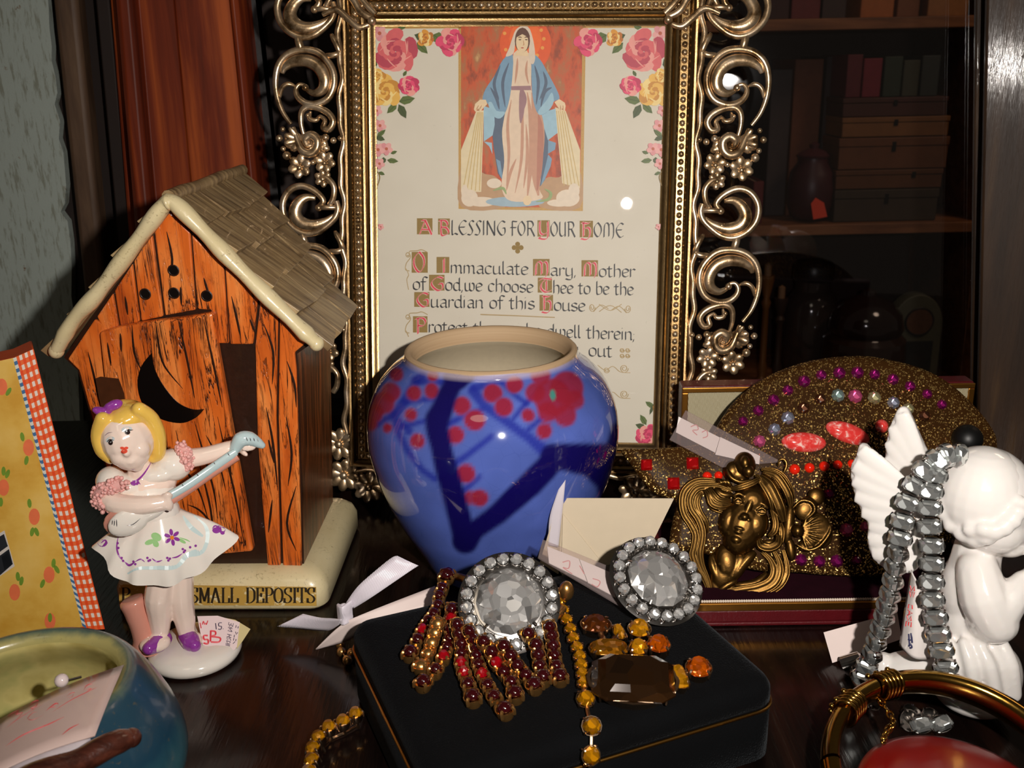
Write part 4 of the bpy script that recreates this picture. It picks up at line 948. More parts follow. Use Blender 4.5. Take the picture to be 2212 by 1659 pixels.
# roof
RFp = PL(364, 428, W0 + hN * 5, hN); EFR = PL(702, 752, W0 + hN * 5, hN); EFL = PL(108, 764, W0 + hN * 5, hN)
def depth_to(p, x):
    lo_, hi_ = 10, 120
    for _ in range(40):
        m_ = (lo_ + hi_) / 2
        if proj(p + hy * m_)[0] < x: lo_ = m_
        else: hi_ = m_
    return lo_
rd = depth_to(RFp, 527); rde = depth_to(EFR, 752)
print('roof depth', rd, rde)
rd = min(max(rd, 55), 84); rde = min(max(rde, 50), 84)
rows = [0, .2, .4, .6, .79, 1.0]
def slope(EF, name, sgn):
    nrm = (EF - RFp).normalized().cross(hy); nrm = nrm if nrm.z > 0 else -nrm
    def pt(s, t_, h): return RFp + (EF - RFp) * t_ + hy * (s * lerp(rd, rde, t_) ) + nrm * h
    mb = MB(); rnd = random.Random(3 + sgn)
    mb.prism([pt(0, 0, -2.4), pt(1, 0, -2.4), pt(1, .98, -2.4), pt(0, .98, -2.4)], nrm * 2.2)
    for j in range(5):
        cuts = [0.0, .34 + rnd.uniform(-.08, .08), .68 + rnd.uniform(-.08, .08), 1.0]
        for k in range(3):
            j1, j2 = rnd.uniform(-.015, .03), rnd.uniform(-.015, .03); t0, t1 = max(-.005, rows[j] - .05), rows[j + 1]
            s0, s1 = cuts[k], cuts[k + 1] - .004; hb = 3.0 + rnd.uniform(-.4, .7); hl = .2
            A = [pt(s0, t0, -.3), pt(s1, t0, -.3), pt(s1, t1 + j2, -.3), pt(s0, t1 + j1, -.3)]; B = [pt(s0, t0, hl), pt(s1, t0, hl), pt(s1, t1 + j2, hb), pt(s0, t1 + j1, hb)]
            mb.add(A + B, [(3, 2, 1, 0), (4, 5, 6, 7), (0, 1, 5, 4), (1, 2, 6, 5), (2, 3, 7, 6), (3, 0, 4, 7)])
    o = mb.build(name, m_shg, oh, smooth=0, bevel=.35); return o
slope(EFR, 'roof_slope', 1); slope(EFL, 'roof_slope', -1)
mb = MB(); mb.tube([RFp + hy * (rd * k / 6) + hz * (.4 + .3 * math.sin(k * 2)) for k in range(7)], 2.2, 10); mb.build('roof_ridge', m_shg, oh, smooth=80)
def tf(x, y): return PL(x, y, W0 + hN * 6, hN)
path = [(122, 758), (160, 690), (205, 640), (255, 575), (310, 502), (352, 446), (366, 436), (382, 442), (440, 500), (500, 562), (570, 632), (640, 700), (684, 742)]
mb = MB(); P = cr([tf(x, y) for x, y in path], 5)
rr = [2.6 + .25 * math.sin(i * .9) + (0 if 2 < i < len(P) - 3 else -.5) for i in range(len(P))]
mb.tube(P, rr, 12, up=hN, flat=1.35); mb.ell(P[0], (2.5, 3, 2.6), HAX); mb.ell(P[-1], (2.5, 3, 2.6), HAX); mb.build('roof_trim', m_cream, oh, smooth=80)
# lettering of the plate: SMALL DEPOSITS in worn serif capitals, start hidden
SERIF = {
 'S': [[(.62, .95), (.5, 1.0), (.25, .98), (.1, .8), (.2, .6), (.5, .45), (.65, .25), (.5, .04), (.25, 0), (.08, .1)], [(.64, 1.0), (.62, .72)], [(.08, .3), (.07, 0)]],
 'M': [[(.02, 1), (.2, 1)], [(.14, 1), (.14, 0)], [(.02, 0), (.26, 0)], [(.16, 1), (.48, .1)], [(.48, .1), (.8, 1)], [(.82, 1), (.82, 0)], [(.76, 1), (.94, 1)], [(.7, 0), (.94, 0)]],
 'A': [[(.1, 0), (.42, 1)], [(.42, 1), (.74, 0)], [(.2, .36), (.62, .36)], [(0, 0), (.2, 0)], [(.62, 0), (.86, 0)]],
 'L': [[(.16, 1), (.16, 0)], [(.02, 1), (.32, 1)], [(.02, 0), (.66, 0)], [(.66, 0), (.68, .3)]],
 'D': [[(.16, 1), (.16, 0)], [(.02, 1), (.42, 1), (.7, .8), (.74, .5), (.7, .2), (.42, 0), (.02, 0)]],
 'E': [[(.16, 1), (.16, 0)], [(.02, 1), (.62, 1)], [(.02, 0), (.66, 0)], [(.16, .52), (.46, .52)], [(.62, 1), (.62, .76)], [(.66, 0), (.66, .28)], [(.46, .64), (.46, .4)]],
 'P': [[(.16, 1), (.16, 0)], [(.02, 1), (.46, 1), (.64, .86), (.64, .64), (.46, .5), (.16, .5)], [(.02, 0), (.32, 0)]],
 'O': [[(.4, 1), (.14, .85), (.06, .5), (.14, .15), (.4, 0), (.66, .15), (.74, .5), (.66, .85), (.4, 1)]],
 'I': [[(.18, 1), (.18, 0)], [(.04, 1), (.32, 1)], [(.04, 0), (.32, 0)]],
 'T': [[(.36, 1), (.36, 0)], [(.02, 1), (.7, 1)], [(.02, 1), (.02, .72)], [(.7, 1), (.7, .72)], [(.22, 0), (.5, 0)]]}
SW = {'S': .76, 'M': 1.0, 'A': .9, 'L': .74, 'D': .84, 'E': .76, 'P': .76, 'O': .84, 'I': .42, 'T': .78, ' ': .6}
mb = MB()
def serif(text, x0, x1, yb, h):
    tot = sum(SW[c] for c in text); s = (x1 - x0) / tot; x = x0
    for ch in text:
        for st in SERIF.get(ch, []):
            q = [bface(x + a * s, yb - b * h, .33) for a, b in st]; q = cr(q, 3) if len(q) > 3 else q
            for i in range(len(q) - 1):
                a, b = q[i], q[i + 1]; d = (b - a); ver = abs(d.normalized().dot(hz)); w_ = lerp(.28, .85, ver ** 2)
                pn = d.cross(hN).normalized() * w_ / 2; e = d.normalized() * .06; mb.poly([a + pn - e, b + pn + e, b - pn + e, a - pn - e])
        x += SW[ch] * s
serif('SMALL DEPOSITS', 410, 682, 1302, 32)
m_wink = flat('worn_black_ink', srgb(50, 40, 26), .5, var=.6, vs=1500); mb.build('lettering', m_wink, oh, smooth=0)
mb = MB(); serif('P', 262, 282, 1300, 30); mb.build('lettering', m_wink, oh, smooth=0)

# ================================================================== YELLOW GINGHAM-EDGED BOOK
bk0 = G(225, 1362); bN = Vector((.22, -.97, .1)).normalized()
def bp(x, y, off=0.0): return PL(x, y, bk0 + bN * off, bN)
yb_ = thing('gingham_book', 'yellow storybook patterned with peaches and edged in orange gingham', 'book', bk0)
t = NT('mottled_yellow_paper'); co = t.co(); c = t.ramp(t.noise(co, 45, 5, .6), [(.35, srgb(214, 160, 54)), (.5, srgb(228, 182, 80)), (.66, srgb(236, 196, 104))]); t.pr(c, .5); m_yel = t.mt
TLb = (-330, 850); BLb = (-170, 1450)
cov = [(30, 773), (184, 1352), BLb, TLb]
th = Vector((bk0.x - 9, bk0.y, 0)).normalized() * 13
mb = MB(); mb.prism([bp(*p) for p in [(72, 754), (226, 1358), (184, 1364), BLb, TLb, (30, 773)]], th); mb.build('body', flat('orange_cover_edge', srgb(214, 84, 34), .5, var=.2, vs=200), yb_, bevel=.5)
mb = MB(); mb.prism([bp(*p, .15) for p in cov], -bN * .14); mb.build('cover', m_yel, yb_, smooth=0)
# gingham strip & blue check strip: real checks
t = NT('orange_gingham'); uv_ = t.n('UVMap'); sp_ = t.n('SeparateXYZ'); t.l(uv_.outputs[0], sp_.inputs[0])
fx = t.math('GREATER_THAN', t.math('FRACT', t.math('MULTIPLY', sp_.outputs[0], 3.2)), .5); fy = t.math('GREATER_THAN', t.math('FRACT', t.math('MULTIPLY', sp_.outputs[1], 31)), .5)
s_ = t.math('ADD', fx, fy); c = t.ramp(t.math('DIVIDE', s_, 2), [(0, srgb(238, 74, 18)), (.3, srgb(240, 82, 24)), (.55, srgb(244, 112, 54)), (.9, srgb(240, 226, 214))]); t.pr(c, .55); m_ging = t.mt
t = NT('blue_check'); uv_ = t.n('UVMap'); sp_ = t.n('SeparateXYZ'); t.l(uv_.outputs[0], sp_.inputs[0]); fy = t.math('GREATER_THAN', t.math('FRACT', t.math('MULTIPLY', sp_.outputs[1], 40)), .5)
t.pr(t.mix(fy, srgb(64, 112, 160), srgb(222, 222, 210)), .55); m_blue = t.mt
def strip(name, a0, a1, b0, b1, m, off):
    mb = MB(); mb.add([bp(*a0, off), bp(*a1, off), bp(*b1, off), bp(*b0, off)], [(0, 1, 2, 3)]); o = mb.build(name, m, yb_, smooth=0)
    u = o.data.uv_layers.new(name='UVMap')
    for lp in o.data.loops: u.data[lp.index].uv = ((0, 1), (1, 1), (1, 0), (0, 0))[lp.vertex_index]
strip('gingham_strip', (35, 771), (72.5, 754), (186, 1362), (226.5, 1359), m_ging, .2); strip('check_strip', (28, 774), (35, 771), (178, 1352), (187, 1358), m_blue, .24)
A = MB(); mats = [flat('peach_print', srgb(240, 120, 74), .5, var=.15, vs=300), flat('peach_leaf_print', srgb(116, 150, 44), .5, var=.2, vs=300)]
def c3(x, y): return (x / 2.592, 740 + y / 2.592)
def el3(x, y, rx, ry, m, rot=0):
    P = []; c, d = math.cos(R(rot)), math.sin(R(rot))
    for k in range(14):
        a = 2 * PI * k / 14; X, Y = rx * math.cos(a), ry * math.sin(a); P.append(bp(*c3(x + X * c - Y * d, y + X * d + Y * c), .2 + .01 * m))
    A.poly(P, m)
for x, y, lv in ((10, 248, ((48, 275, 30),)), (160, 588, ((125, 528, -10), (148, 660, 10))), (20, 812, ((20, 720, 0), (42, 735, 20), (5, 893, 0))), (192, 975, ((165, 900, -5), (180, 1060, 10), (205, 1060, -20))), (275, 1300, ((300, 1235, 5), (318, 1270, -30), (238, 1350, 20))), (82, 1398, ((100, 1310, -5), (120, 1335, 10))), (280, 1560, ((280, 1540, 0),)), (-90, 500, ((-110, 440, 0),)), (-120, 1100, ((-100, 1020, 0),)), (-160, 780, ((-150, 700, 0),))):
    el3(x, y, 31, 47, 0)
    for a, b, r_ in lv: el3(a, b, 12, 26, 1, r_)
A.build('peach_print', mats, yb_, smooth=0)
A = MB(); W3 = [(-150, 1150), (25, 1052), (82, 1252), (-90, 1370)]; A.poly([bp(*c3(*p), .24) for p in W3], 0)
for q in ([(-60, 1120), (22, 1072), (44, 1140), (-40, 1200)], [(-34, 1218), (50, 1156), (72, 1240), (-10, 1312)], [(8, 1200), (46, 1168), (66, 1240), (24, 1274)]): A.poly([bp(*c3(*p), .28) for p in q], 1)
A.build('window_print', [flat('print_white', srgb(214, 206, 198), .5), flat('print_dark', srgb(30, 34, 40), .5)], yb_, smooth=0)

# ================================================================== BLUE-GREEN POTTERY BOWL, TAG AND STICK
pr_ = G(40, 1484, 44); PC = Vector((pr_.x, pr_.y, 0.2)); k_ = 1.0
pot = thing('pottery_bowl', 'blue-green glazed pottery bowl with yellow inside, front corner', 'bowl', PC)
prof = [(18, 0), (21, 1), (28, 5), (34, 11), (37.0, 18), (36.2, 26), (33.2, 34), (30.0, 40), (27.6, 43.4), (26, 44.4), (24.6, 44.2), (23.2, 42.8), (23.0, 40.5), (24.8, 37), (28.6, 31), (31, 22), (28, 13), (22, 8), (12, 6), (0, 5.5)]
pp = cr([Vector((r, 0, z)) for r, z in prof], 4); prf = [(max(0, p.x), p.z) for p in pp]
t = NT('drip_blue_glaze'); co = t.co(); g = t.n('SeparateXYZ'); t.l(t.co('Object', (1000, 1000, 1000)), g.inputs[0])
rad = t.math('SQRT', t.math('ADD', t.math('MULTIPLY', g.outputs[0], g.outputs[0]), t.math('MULTIPLY', g.outputs[1], g.outputs[1])))
nz = t.math('MULTIPLY', t.math('SUBTRACT', t.noise(t.co('Object', (90, 90, 30)), 1.0, 4, .6), .5), 5)
inn = t.ramp(t.math('DIVIDE', t.math('ADD', rad, nz), 40), [(.585, srgb(186, 172, 110)), (.63, srgb(100, 112, 96)), (.68, srgb(40, 70, 86)), (.88, srgb(32, 66, 86)), (.96, srgb(60, 104, 112))])
spk = t.ramp(t.noise(co, 500, 3, .7), [(.63, (0, 0, 0)), (.7, (1, 1, 1))]); c = t.mix(t.math('MULTIPLY', spk, .35), inn, srgb(120, 100, 60)); c = t.mix(t.math('MULTIPLY', t.noise(co, 70, 4), .5), c, srgb(70, 130, 140), 'SOFT_LIGHT')
t.pr(c, .3, 0, t.bump(t.noise(co, 160, 4), .2, .0006), Coat_Weight=.4, Coat_Roughness=.1)
ki = next(i for i in range(len(prf)) if i > 30 and prf[i][1] < 42)
t2 = NT('yellow_bowl_glaze'); co = t2.co(); c = t2.ramp(t2.noise(t2.co('Object', (60, 60, 60)), 1.0, 4), [(.35, srgb(176, 160, 92)), (.5, srgb(206, 192, 124)), (.65, srgb(168, 170, 104))]); t2.pr(c, .3, Coat_Weight=.3)
mb = MB(); mb.lathe(prf[:ki + 1], PC, 72); mb.f = mb.f[:-1]; mb.m = mb.m[:-1]; mb.build('body', t.mt, pot, smooth=80)
mb = MB(); mb.lathe(prf[ki:-1] + [(0.01, 5.5)], PC, 72); mb.f = [f for f in mb.f if len(f) < 10]; mb.m = mb.m[:len(mb.f)]; mb.build('inside', t2.mt, pot, smooth=80)
# taped paper tag lying in the mouth of the bowl
m_tagp = flat('pale_pink_tag_paper', srgb(206, 180, 172), .4, var=.1, vs=120, bmp=.1, bs=300, Coat_Weight=.3)
def sheet(name, px, hgt, mat, parent=None, th=.35, nx=8, ny=4, curl=0.0, origin=None):
    """thin paper: px = 4 pixel corners (a,b,c,d), hgt = their heights"""
    C = [G(x, y, h) for (x, y), h in zip(px, hgt)]; mb = MB(); vs = []
    for j in range(ny + 1):
        for i in range(nx + 1):
            u, v = i / nx, j / ny; p = lerp(lerp(C[0], C[1], u), lerp(C[3], C[2], u), v); vs.append(p + Vector((0, 0, curl * (math.sin(PI * v) + .3 * math.sin(PI * u)))))
    fs = [(j * (nx + 1) + i, j * (nx + 1) + i + 1, (j + 1) * (nx + 1) + i + 1, (j + 1) * (nx + 1) + i) for j in range(ny) for i in range(nx)]
    mb.add(vs, fs); mb2 = MB(); mb2.v = mb.v; mb2.f = mb.f; mb2.m = mb.m
    o = mb.build(name, mat, parent, smooth=60, origin=origin); k = o.modifiers.new('t', 'SOLIDIFY'); k.thickness = th * MM; k.offset = 0; return o, mb2
tg = thing('taped_price_tag', 'pinkish taped price tag with red handwriting lying over the pottery bowl', 'price tag', G(120, 1540, 44.8))
o, sm = sheet('paper', [(268, 1437), (205, 1590), (-60, 1700), (-10, 1560)], [45.2, 47.6, 49, 48], m_tagp, tg, curl=1.2, nx=6, ny=10); bt_ = bvh_of(sm)
mb = MB()
def c4(x, y): return (x / 4.62, 1300 + y / 4.62)
for L, w_ in (([(40, 1200), (110, 1110), (190, 1090), (160, 1130), (230, 1110), (150, 1190), (60, 1240)], .35), ([(260, 1100), (320, 1010), (380, 990), (370, 1040), (310, 1070), (340, 1080), (290, 1130)], .45), ([(390, 1100), (330, 1110), (280, 1170), (330, 1180), (440, 1130)], .35), ([(460, 1090), (560, 1020), (575, 1050)], .6), ([(500, 1060), (560, 1050)], .35), ([(510, 1110), (700, 990), (880, 900), (980, 850)], .4), ([(650, 960), (700, 920), (740, 910), (720, 950), (660, 960)], .35), ([(830, 900), (870, 840), (930, 820)], .4), ([(850, 880), (910, 870), (860, 900)], .4), ([(820, 860), (980, 770)], .22), ([(40, 1280), (230, 1140), (470, 1000)], .25), ([(60, 1440), (240, 1330), (480, 1230), (640, 1150)], .6), ([(620, 1330), (700, 1270), (790, 1220)], .5)):
    ribbon_on(mb, bt_, [c4(*p) for p in L], w_, off=.3)
mb.build('handwriting', flat('red_pen', srgb(190, 60, 64), .5), tg, smooth=0)
o, sm2 = sheet('clear_tape', [(195, 1590), (196, 1606), (30, 1685), (20, 1655)], [47.0, 46.4, 47.6, 48.4], flat('wrinkled_tape', srgb(206, 196, 200), .16, var=.15, vs=200, bmp=1.0, bs=260, Coat_Weight=.6), tg, curl=.6, nx=10, ny=10)
pl_ = G(133, 1470, 46.5)
pn = thing('pearl_pin', 'small pearl-headed silver pin beside the taped tag in the pottery bowl', 'pin', pl_)
mb = MB(); mb.ell(pl_, 1.7, nu=14, nv=10); mb.build('pearl', flat('pearl_bead', srgb(226, 208, 206), .15, Coat_Weight=.8), pn); mb = MB(); mb.tube([pl_ + Vector((1.2, 0, -.1)), G(176, 1462, 46.2)], .35, 6); mb.build('shaft', flat('pin_silver', srgb(200, 190, 186), .2, 1.0), pn)
s0, s1 = G(284, 1594, 46.6), G(20, 1705, 50); mb = MB(); mb.tube([lerp(s0, s1, k / 10) + Vector((0, 0, .5 * math.sin(k))) for k in range(11)], [2.0, 2.7, 2.8, 2.9, 2.8, 2.9, 3, 3, 3, 3, 3], 12); mb.ell(s0, (2.2, 2.2, 2.2))
m_stick = wood('dark_stick_wood', srgb(40, 18, 14), srgb(70, 34, 24), srgb(96, 50, 36), (20, 120, 120), .3, .3, .4)
tag(mb.build('wooden_stick', m_stick, smooth=60), 'dark brown wooden stick lying across the front of the pottery bowl', 'stick')
# ================================================================== PORCELAIN GIRL WITH MANDOLIN
gc = G(424, 1416, .2); gN = Vector((-gc.x, -gc.y, 0)).normalized(); gR = gN.cross(Vector((0, 0, 1))) * -1
gR = gR if gR.x > 0 else -gR; gZ = Vector((0, 0, 1)); GAX = (gR, gN, gZ)
def gp(x, y, n=0.0): return PL(x, y, gc + gN * n, gN)
girl = thing('girl_figurine', 'porcelain figurine of a blonde girl in a flowered white dress playing a mandolin', 'figurine', gc)
m_skin = porcelain('porcelain_skin', srgb(236, 214, 200)); m_white = porcelain('porcelain_white', srgb(232, 224, 214)); m_purple = flat('purple_glaze', srgb(140, 58, 150), .15, var=.15, vs=600, Coat_Weight=.6)
m_blonde = porcelain('yellow_hair_glaze', srgb(232, 190, 88), .15, .1); m_pinkish = porcelain('pink_brown_glaze', srgb(206, 142, 124), .15, .12); m_ltblue = porcelain('pale_blue_glaze', srgb(184, 204, 206), .14)
def limb(mb, pts, rad, seg=12):
    q = cr(pts, 4); r = crs(rad, 4); mb.tube(q, r, seg); mb.ell(q[0], r[0] * .98); mb.ell(q[-1], r[-1] * .98)
hd = gp(276, 946, 3); ha = R(-14)
hX = gR * math.cos(ha) - gZ * math.sin(ha); hZ = gR * math.sin(ha) + gZ * math.cos(ha)
hF = (gN * .96 - gR * .12 - gZ * .1).normalized()
body = MB()
body.ell(hd, (7.9, 7.8, 9.2), (hX, hF, hZ)); body.ell(hd - hZ * 4.2 + hF * 2.4, (5.6, 5.2, 4.8), (hX, hF, hZ)); body.ell(hd - hZ * 2.8 + hF * 4.2 - hX * 2.9, 3.2); body.ell(hd - hZ * 2.8 + hF * 4.2 + hX * 2.9, 3.2); body.ell(hd - hZ * 7.9 + hF * 3.4, 2.0)
body.ell(hd - hZ * 1.2 + hF * 7.6, (1.25, 1.3, 1.3), (hX, hF, hZ))                           # nose
body.ell(hd - hZ * 4.6 + hF * 6.9, (1.7, .9, .8), (hX, hF, hZ))                              # lips
limb(body, [gp(300, 1000, 1), gp(306, 1030, .5)], [3.6, 4.2])
body.ell(gp(312, 1046, 0), (10.0, 6.2, 5.2), GAX)
limb(body, [gp(232, 1058, 2), gp(248, 1086, 6), gp(300, 1092, 9.5), gp(352, 1086, 10)], [3.4, 3.5, 3.1, 2.6])      # arm over the strings
limb(body, [gp(392, 992, 0), gp(440, 985, 1), gp(490, 970, 2), gp(520, 962, 2)], [3.4, 2.9, 2.5, 2.1])              # outstretched arm
for i, (dx, dy, r) in enumerate(((14, -8, .85), (17, -1, .9), (17, 6, .88), (13, 12, .75))):                        # fingers on the strings
    limb(body, [gp(354, 1086 + dy * .6, 10.5), gp(354 + dx * .6, 1084 + dy, 11.6), gp(354 + dx, 1090 + dy, 11.0)], [1.0, r, r * .75], 8)
limb(body, [gp(350, 1076, 10.5), gp(362, 1068, 11.6), gp(370, 1070, 11)], [1.0, .9, .7], 8)
for i, (dx, dy) in enumerate(((10, 6), (18, 7), (25, 6), (31, 3))): limb(body, [gp(518 + dx * .5, 958 + dy * .3, 3.2), gp(518 + dx, 956 + dy, 4.4), gp(517 + dx, 964 + dy, 4.6)], [1.0, .9, .7], 8)
limb(body, [gp(516, 962, 1), gp(524, 976, 2), gp(532, 982, 3.6)], [1.0, .9, .7], 8)
limb(body, [gp(318, 1052, 0), gp(346, 1110, 0), gp(362, 1180, 0), gp(354, 1246, 1)], [4, 4.6, 5.5, 4.6]); limb(body, [gp(362, 1180, 0), gp(386, 1236, 0)], [5.5, 4.6])
limb(body, [gp(352, 1240, 1), gp(342, 1290, 1.5), gp(345, 1330, .8), gp(346, 1370, 1.2), gp(344, 1386, 2)], [4.6, 4.5, 3.9, 2.8, 2.9])
limb(body, [gp(388, 1230, 0), gp(390, 1290, .5), gp(398, 1335, 0), gp(404, 1368, .5), gp(408, 1380, 1)], [4.6, 4.3, 3.6, 2.7, 2.7])
body.ell(gp(335, 1390, 4), (5.0, 4.2, 2.5), GAX); body.ell(gp(414, 1383, 3), (3.6, 4.4, 2.4), GAX)
bvb = bvh_of(body)
body.build('body', m_skin, girl, remesh=.42, rsm=3)
# bodice and puffed sleeves
mb = MB(); mb.ell(gp(318, 1068, 0), (9.2, 7.4, 7.4), GAX); mb.ell(gp(338, 1108, 0), (7.4, 6.4, 6.4), GAX); mb.ell(gp(374, 1004, 0), (6.0, 5.4, 5.2), GAX); mb.ell(gp(240, 1040, 1), (4.6, 5.2, 4.8), GAX); mb.ell(gp(340, 1020, .5), (7.0, 5.4, 3.2), GAX); mb.ell(gp(278, 1046, 1), (6, 5.4, 3.4), GAX)
bvd = bvh_of(mb); mb.build('bodice', m_white, girl, remesh=.45, rsm=4)
# ruffles of pink lace at the sleeves
def lace(name, pts, r, k, seed):
    rnd = random.Random(seed); mb = MB(); q = cr(pts, 8)
    for i in range(k):
        p = q[int(rnd.random() * (len(q) - 1))]; d = Vector((rnd.gauss(0, 1), rnd.gauss(0, 1), rnd.gauss(0, 1))).normalized(); mb.ell(p + d * r * rnd.uniform(.7, 1.05), rnd.uniform(.45, .75), nu=7, nv=5)
    mb.tube(q, r * .8, 8); mb.build(name, flat('pink_lace_glaze', srgb(226, 168, 162), .4, var=.12, vs=500), girl, smooth=80)
lace('lace_ruffle', [gp(392, 966, 2), gp(404, 985, 4), gp(404, 1010, 3)], 1.9, 150, 2)
lace('lace_ruffle', [gp(262, 1046, 7), gp(230, 1054, 6), gp(212, 1072, 4), gp(226, 1094, 6)], 2.4, 230, 4)
# hair
mb = MB(); mb.ell(hd - hF * 3.2 + hZ * 1.8, (8.6, 7.4, 9.0), (hX, hF, hZ)); mb.ell(hd - hF * .4 + hZ * 6.2 + hX * 2.0, (6.6, 5.6, 3.8), (hX, hF, hZ))
limb(mb, [gp(222, 905, 5), gp(212, 940, 4), gp(222, 972, 4), gp(238, 992, 4)], [2.3, 2.2, 2.4, 1.6]); limb(mb, [gp(300, 884, 6), gp(325, 905, 4), gp(340, 940, 3), gp(341, 978, 2), gp(330, 990, 2)], [2.3, 2.6, 2.6, 2.4, 1.6])
mb.build('hair', m_blonde, girl, remesh=.5, rsm=4)
mb = MB(); b0 = gp(236, 880, 3)
mb.ell(gp(222, 890, 3), (3.2, 1.6, 1.7), (hX * .8 - hZ * .5, hF, hZ)); mb.ell(gp(247, 875, 3), (2.6, 1.5, 1.6), (hX, hF, hZ)); mb.ell(b0, 1.5); mb.build('hair_bow', m_purple, girl, remesh=.35, rsm=2)
# mandolin
mN = gN
mb = MB(); u_ = (gp(380, 1072, 9) - gp(260, 1122, 9)).normalized(); v_ = mN.cross(u_).normalized(); c_ = gp(276, 1120, 8.2)
mb.ell(c_, (6.4, 4.6, 3.4), (u_, v_, mN)); mb.ell(c_ + u_ * 6, (6.6, 3.4, 3.0), (u_, v_, mN)); mb.ell(c_ - u_ * 1, (6.5, 4.9, 1.2), (u_, v_, mN), m=0)
bm1 = bvh_of(mb); mb.build('mandolin_body', m_pinkish, girl, remesh=.45, rsm=3)
mb = MB(); mb.ell(c_ + mN * 2.3 - v_ * .3, (6.2, 4.4, 1.9), (u_, v_, mN)); mb.ell(c_ + u_ * 6 + mN * 1.7, (6.2, 2.9, 1.8), (u_, v_, mN)); bm2 = bvh_of(mb); mb.build('mandolin_front', m_white, girl, remesh=.45, rsm=2)
mb = MB(); mb.tube(cr([gp(352, 1090, 9.6), gp(400, 1060, 8), gp(455, 1022, 6), gp(512, 984, 5)], 4), 1.7, 10); mb.build('mandolin_neck', m_pinkish, girl, smooth=80)
mb = MB(); mb.tube(cr([gp(350, 1080, 10.6), gp(400, 1052, 9), gp(455, 1014, 7), gp(510, 976, 6)], 4), [1.5] * 12 + [1.2], 10, up=gN, flat=.6); bm3 = bvh_of(mb); mb.build('fingerboard', m_ltblue, girl, smooth=80)
mb = MB(); limb(mb, [gp(505, 975, 4), gp(520, 950, 4.4), gp(540, 948, 4.6), gp(566, 962, 4.4)], [1.6, 2.6, 2.4, 1.2]); bm4 = bvh_of(mb); mb.build('mandolin_head', m_ltblue, girl, remesh=.4, rsm=2)
# skirt: flared sheet blown to the side, closed underneath
wc = gp(342, 1106, 0); hem = [(514, 1156, 3), (478, 1200, 6.5), (430, 1238, 9.5), (392, 1256, 11), (350, 1268, 12), (300, 1262, 12), (262, 1256, 10.5), (232, 1222, 8), (203, 1182, 2), (236, 1176, -7), (290, 1192, -11), (350, 1200, -12.5), (420, 1186, -11), (480, 1160, -5)]
HB = cr([gp(*h) for h in hem], 5, True); n = len(HB); mb = MB(); vs = []; K = 12
for j in range(K + 1):
    q = j / K
    for i in range(n):
        ang = math.atan2((HB[i] - wc).dot(gN), (HB[i] - wc).dot(gR)); top = wc + gR * (6.2 * math.cos(ang)) + gN * (6.2 * math.sin(ang))
        p = lerp(top, HB[i], q); p = p + (gN * math.sin(ang) + gR * math.cos(ang)) * (1.5 * math.sin(PI * q)) + (gN * math.sin(ang) + gR * math.cos(ang)) * (.9 * q * q * math.sin(i * 2 * PI / n * 9))
        vs.append(p)
fs = [(j * n + i, j * n + (i + 1) % n, (j + 1) * n + (i + 1) % n, (j + 1) * n + i) for j in range(K) for i in range(n)]
cen = sum(HB, Vector()) / n + gZ * 4; vs.append(cen); L = len(vs) - 1; fs += [(K * n + i, K * n + (i + 1) % n, L) for i in range(n)]
vs.append(wc); fs += [((i + 1) % n, i, L + 1) for i in range(n)]
mb.add(vs, fs); bsk = bvh_of(mb); mb.build('skirt', m_white, girl, smooth=60)
# painted decoration on the dress and face
def cg(x, y): return (180 + x / 2.5136, 840 + y / 2.5136)
pp_ = MB(); m_green = flat('green_glaze', srgb(150, 196, 130), .2); m_or = flat('orange_glaze', srgb(220, 130, 40), .2); m_shade = flat('pale_blue_paint', srgb(196, 214, 214), .15, Coat_Weight=.5)
def RB(pts, w_, m=0, b=None, off=.12): ribbon_on(pp_, b or bsk, [cg(*p) for p in pts], w_, m, off)
def BL(x, y, rx, ry, m=0, rot=0, b=None, off=.14): blob_on(pp_, b or bsk, *cg(x, y), rx / 2.51, ry / 2.51, m, rot, off)
RB([(600, 690), (660, 740), (672, 800), (640, 880), (560, 900), (500, 960), (400, 968), (300, 975), (240, 1004)], 2.2, 3); RB([(540, 690), (580, 760), (650, 800)], 2.4, 3)
RB([(190, 800), (182, 860), (196, 910), (230, 945)], .5); RB([(226, 940), (250, 958), (280, 940)], .7); RB([(280, 940), (310, 925), (334, 940)], .45); RB([(372, 920), (400, 938), (430, 930)], .5); RB([(480, 918), (510, 912), (540, 892)], .5)
for x, y in ((208, 918), (216, 934), (272, 938), (282, 952), (348, 918), (362, 930), (354, 934), (456, 918), (470, 922), (462, 932), (540, 870), (552, 878), (546, 886), (580, 860), (610, 852), (186, 838), (190, 864)): BL(x, y, 7, 7)
for a in range(0, 360, 60): BL(482 + 28 * math.cos(R(a + 20)), 806 + 28 * math.sin(R(a + 20)), 19, 10, 0, a + 20)
BL(482, 808, 11, 11, 2, 0, None, .2); BL(396, 804, 30, 22, 1, 30); BL(360, 832, 28, 14, 1, -20); BL(392, 840, 22, 16, 1, 50); BL(536, 826, 24, 9, 1, 30)
RB([(520, 806), (560, 820), (580, 830)], .4, 1)
BL(722, 768, 22, 17); BL(752, 766, 20, 17); BL(735, 752, 14, 10); BL(756, 782, 12, 10); RB([(700, 760), (715, 744), (740, 752)], .5); BL(104, 838, 26, 20); RB([(96, 838), (118, 822), (132, 840)], .5)
pp_.build('dress_flowers', [m_purple, m_green, m_or, m_shade], girl, smooth=0)
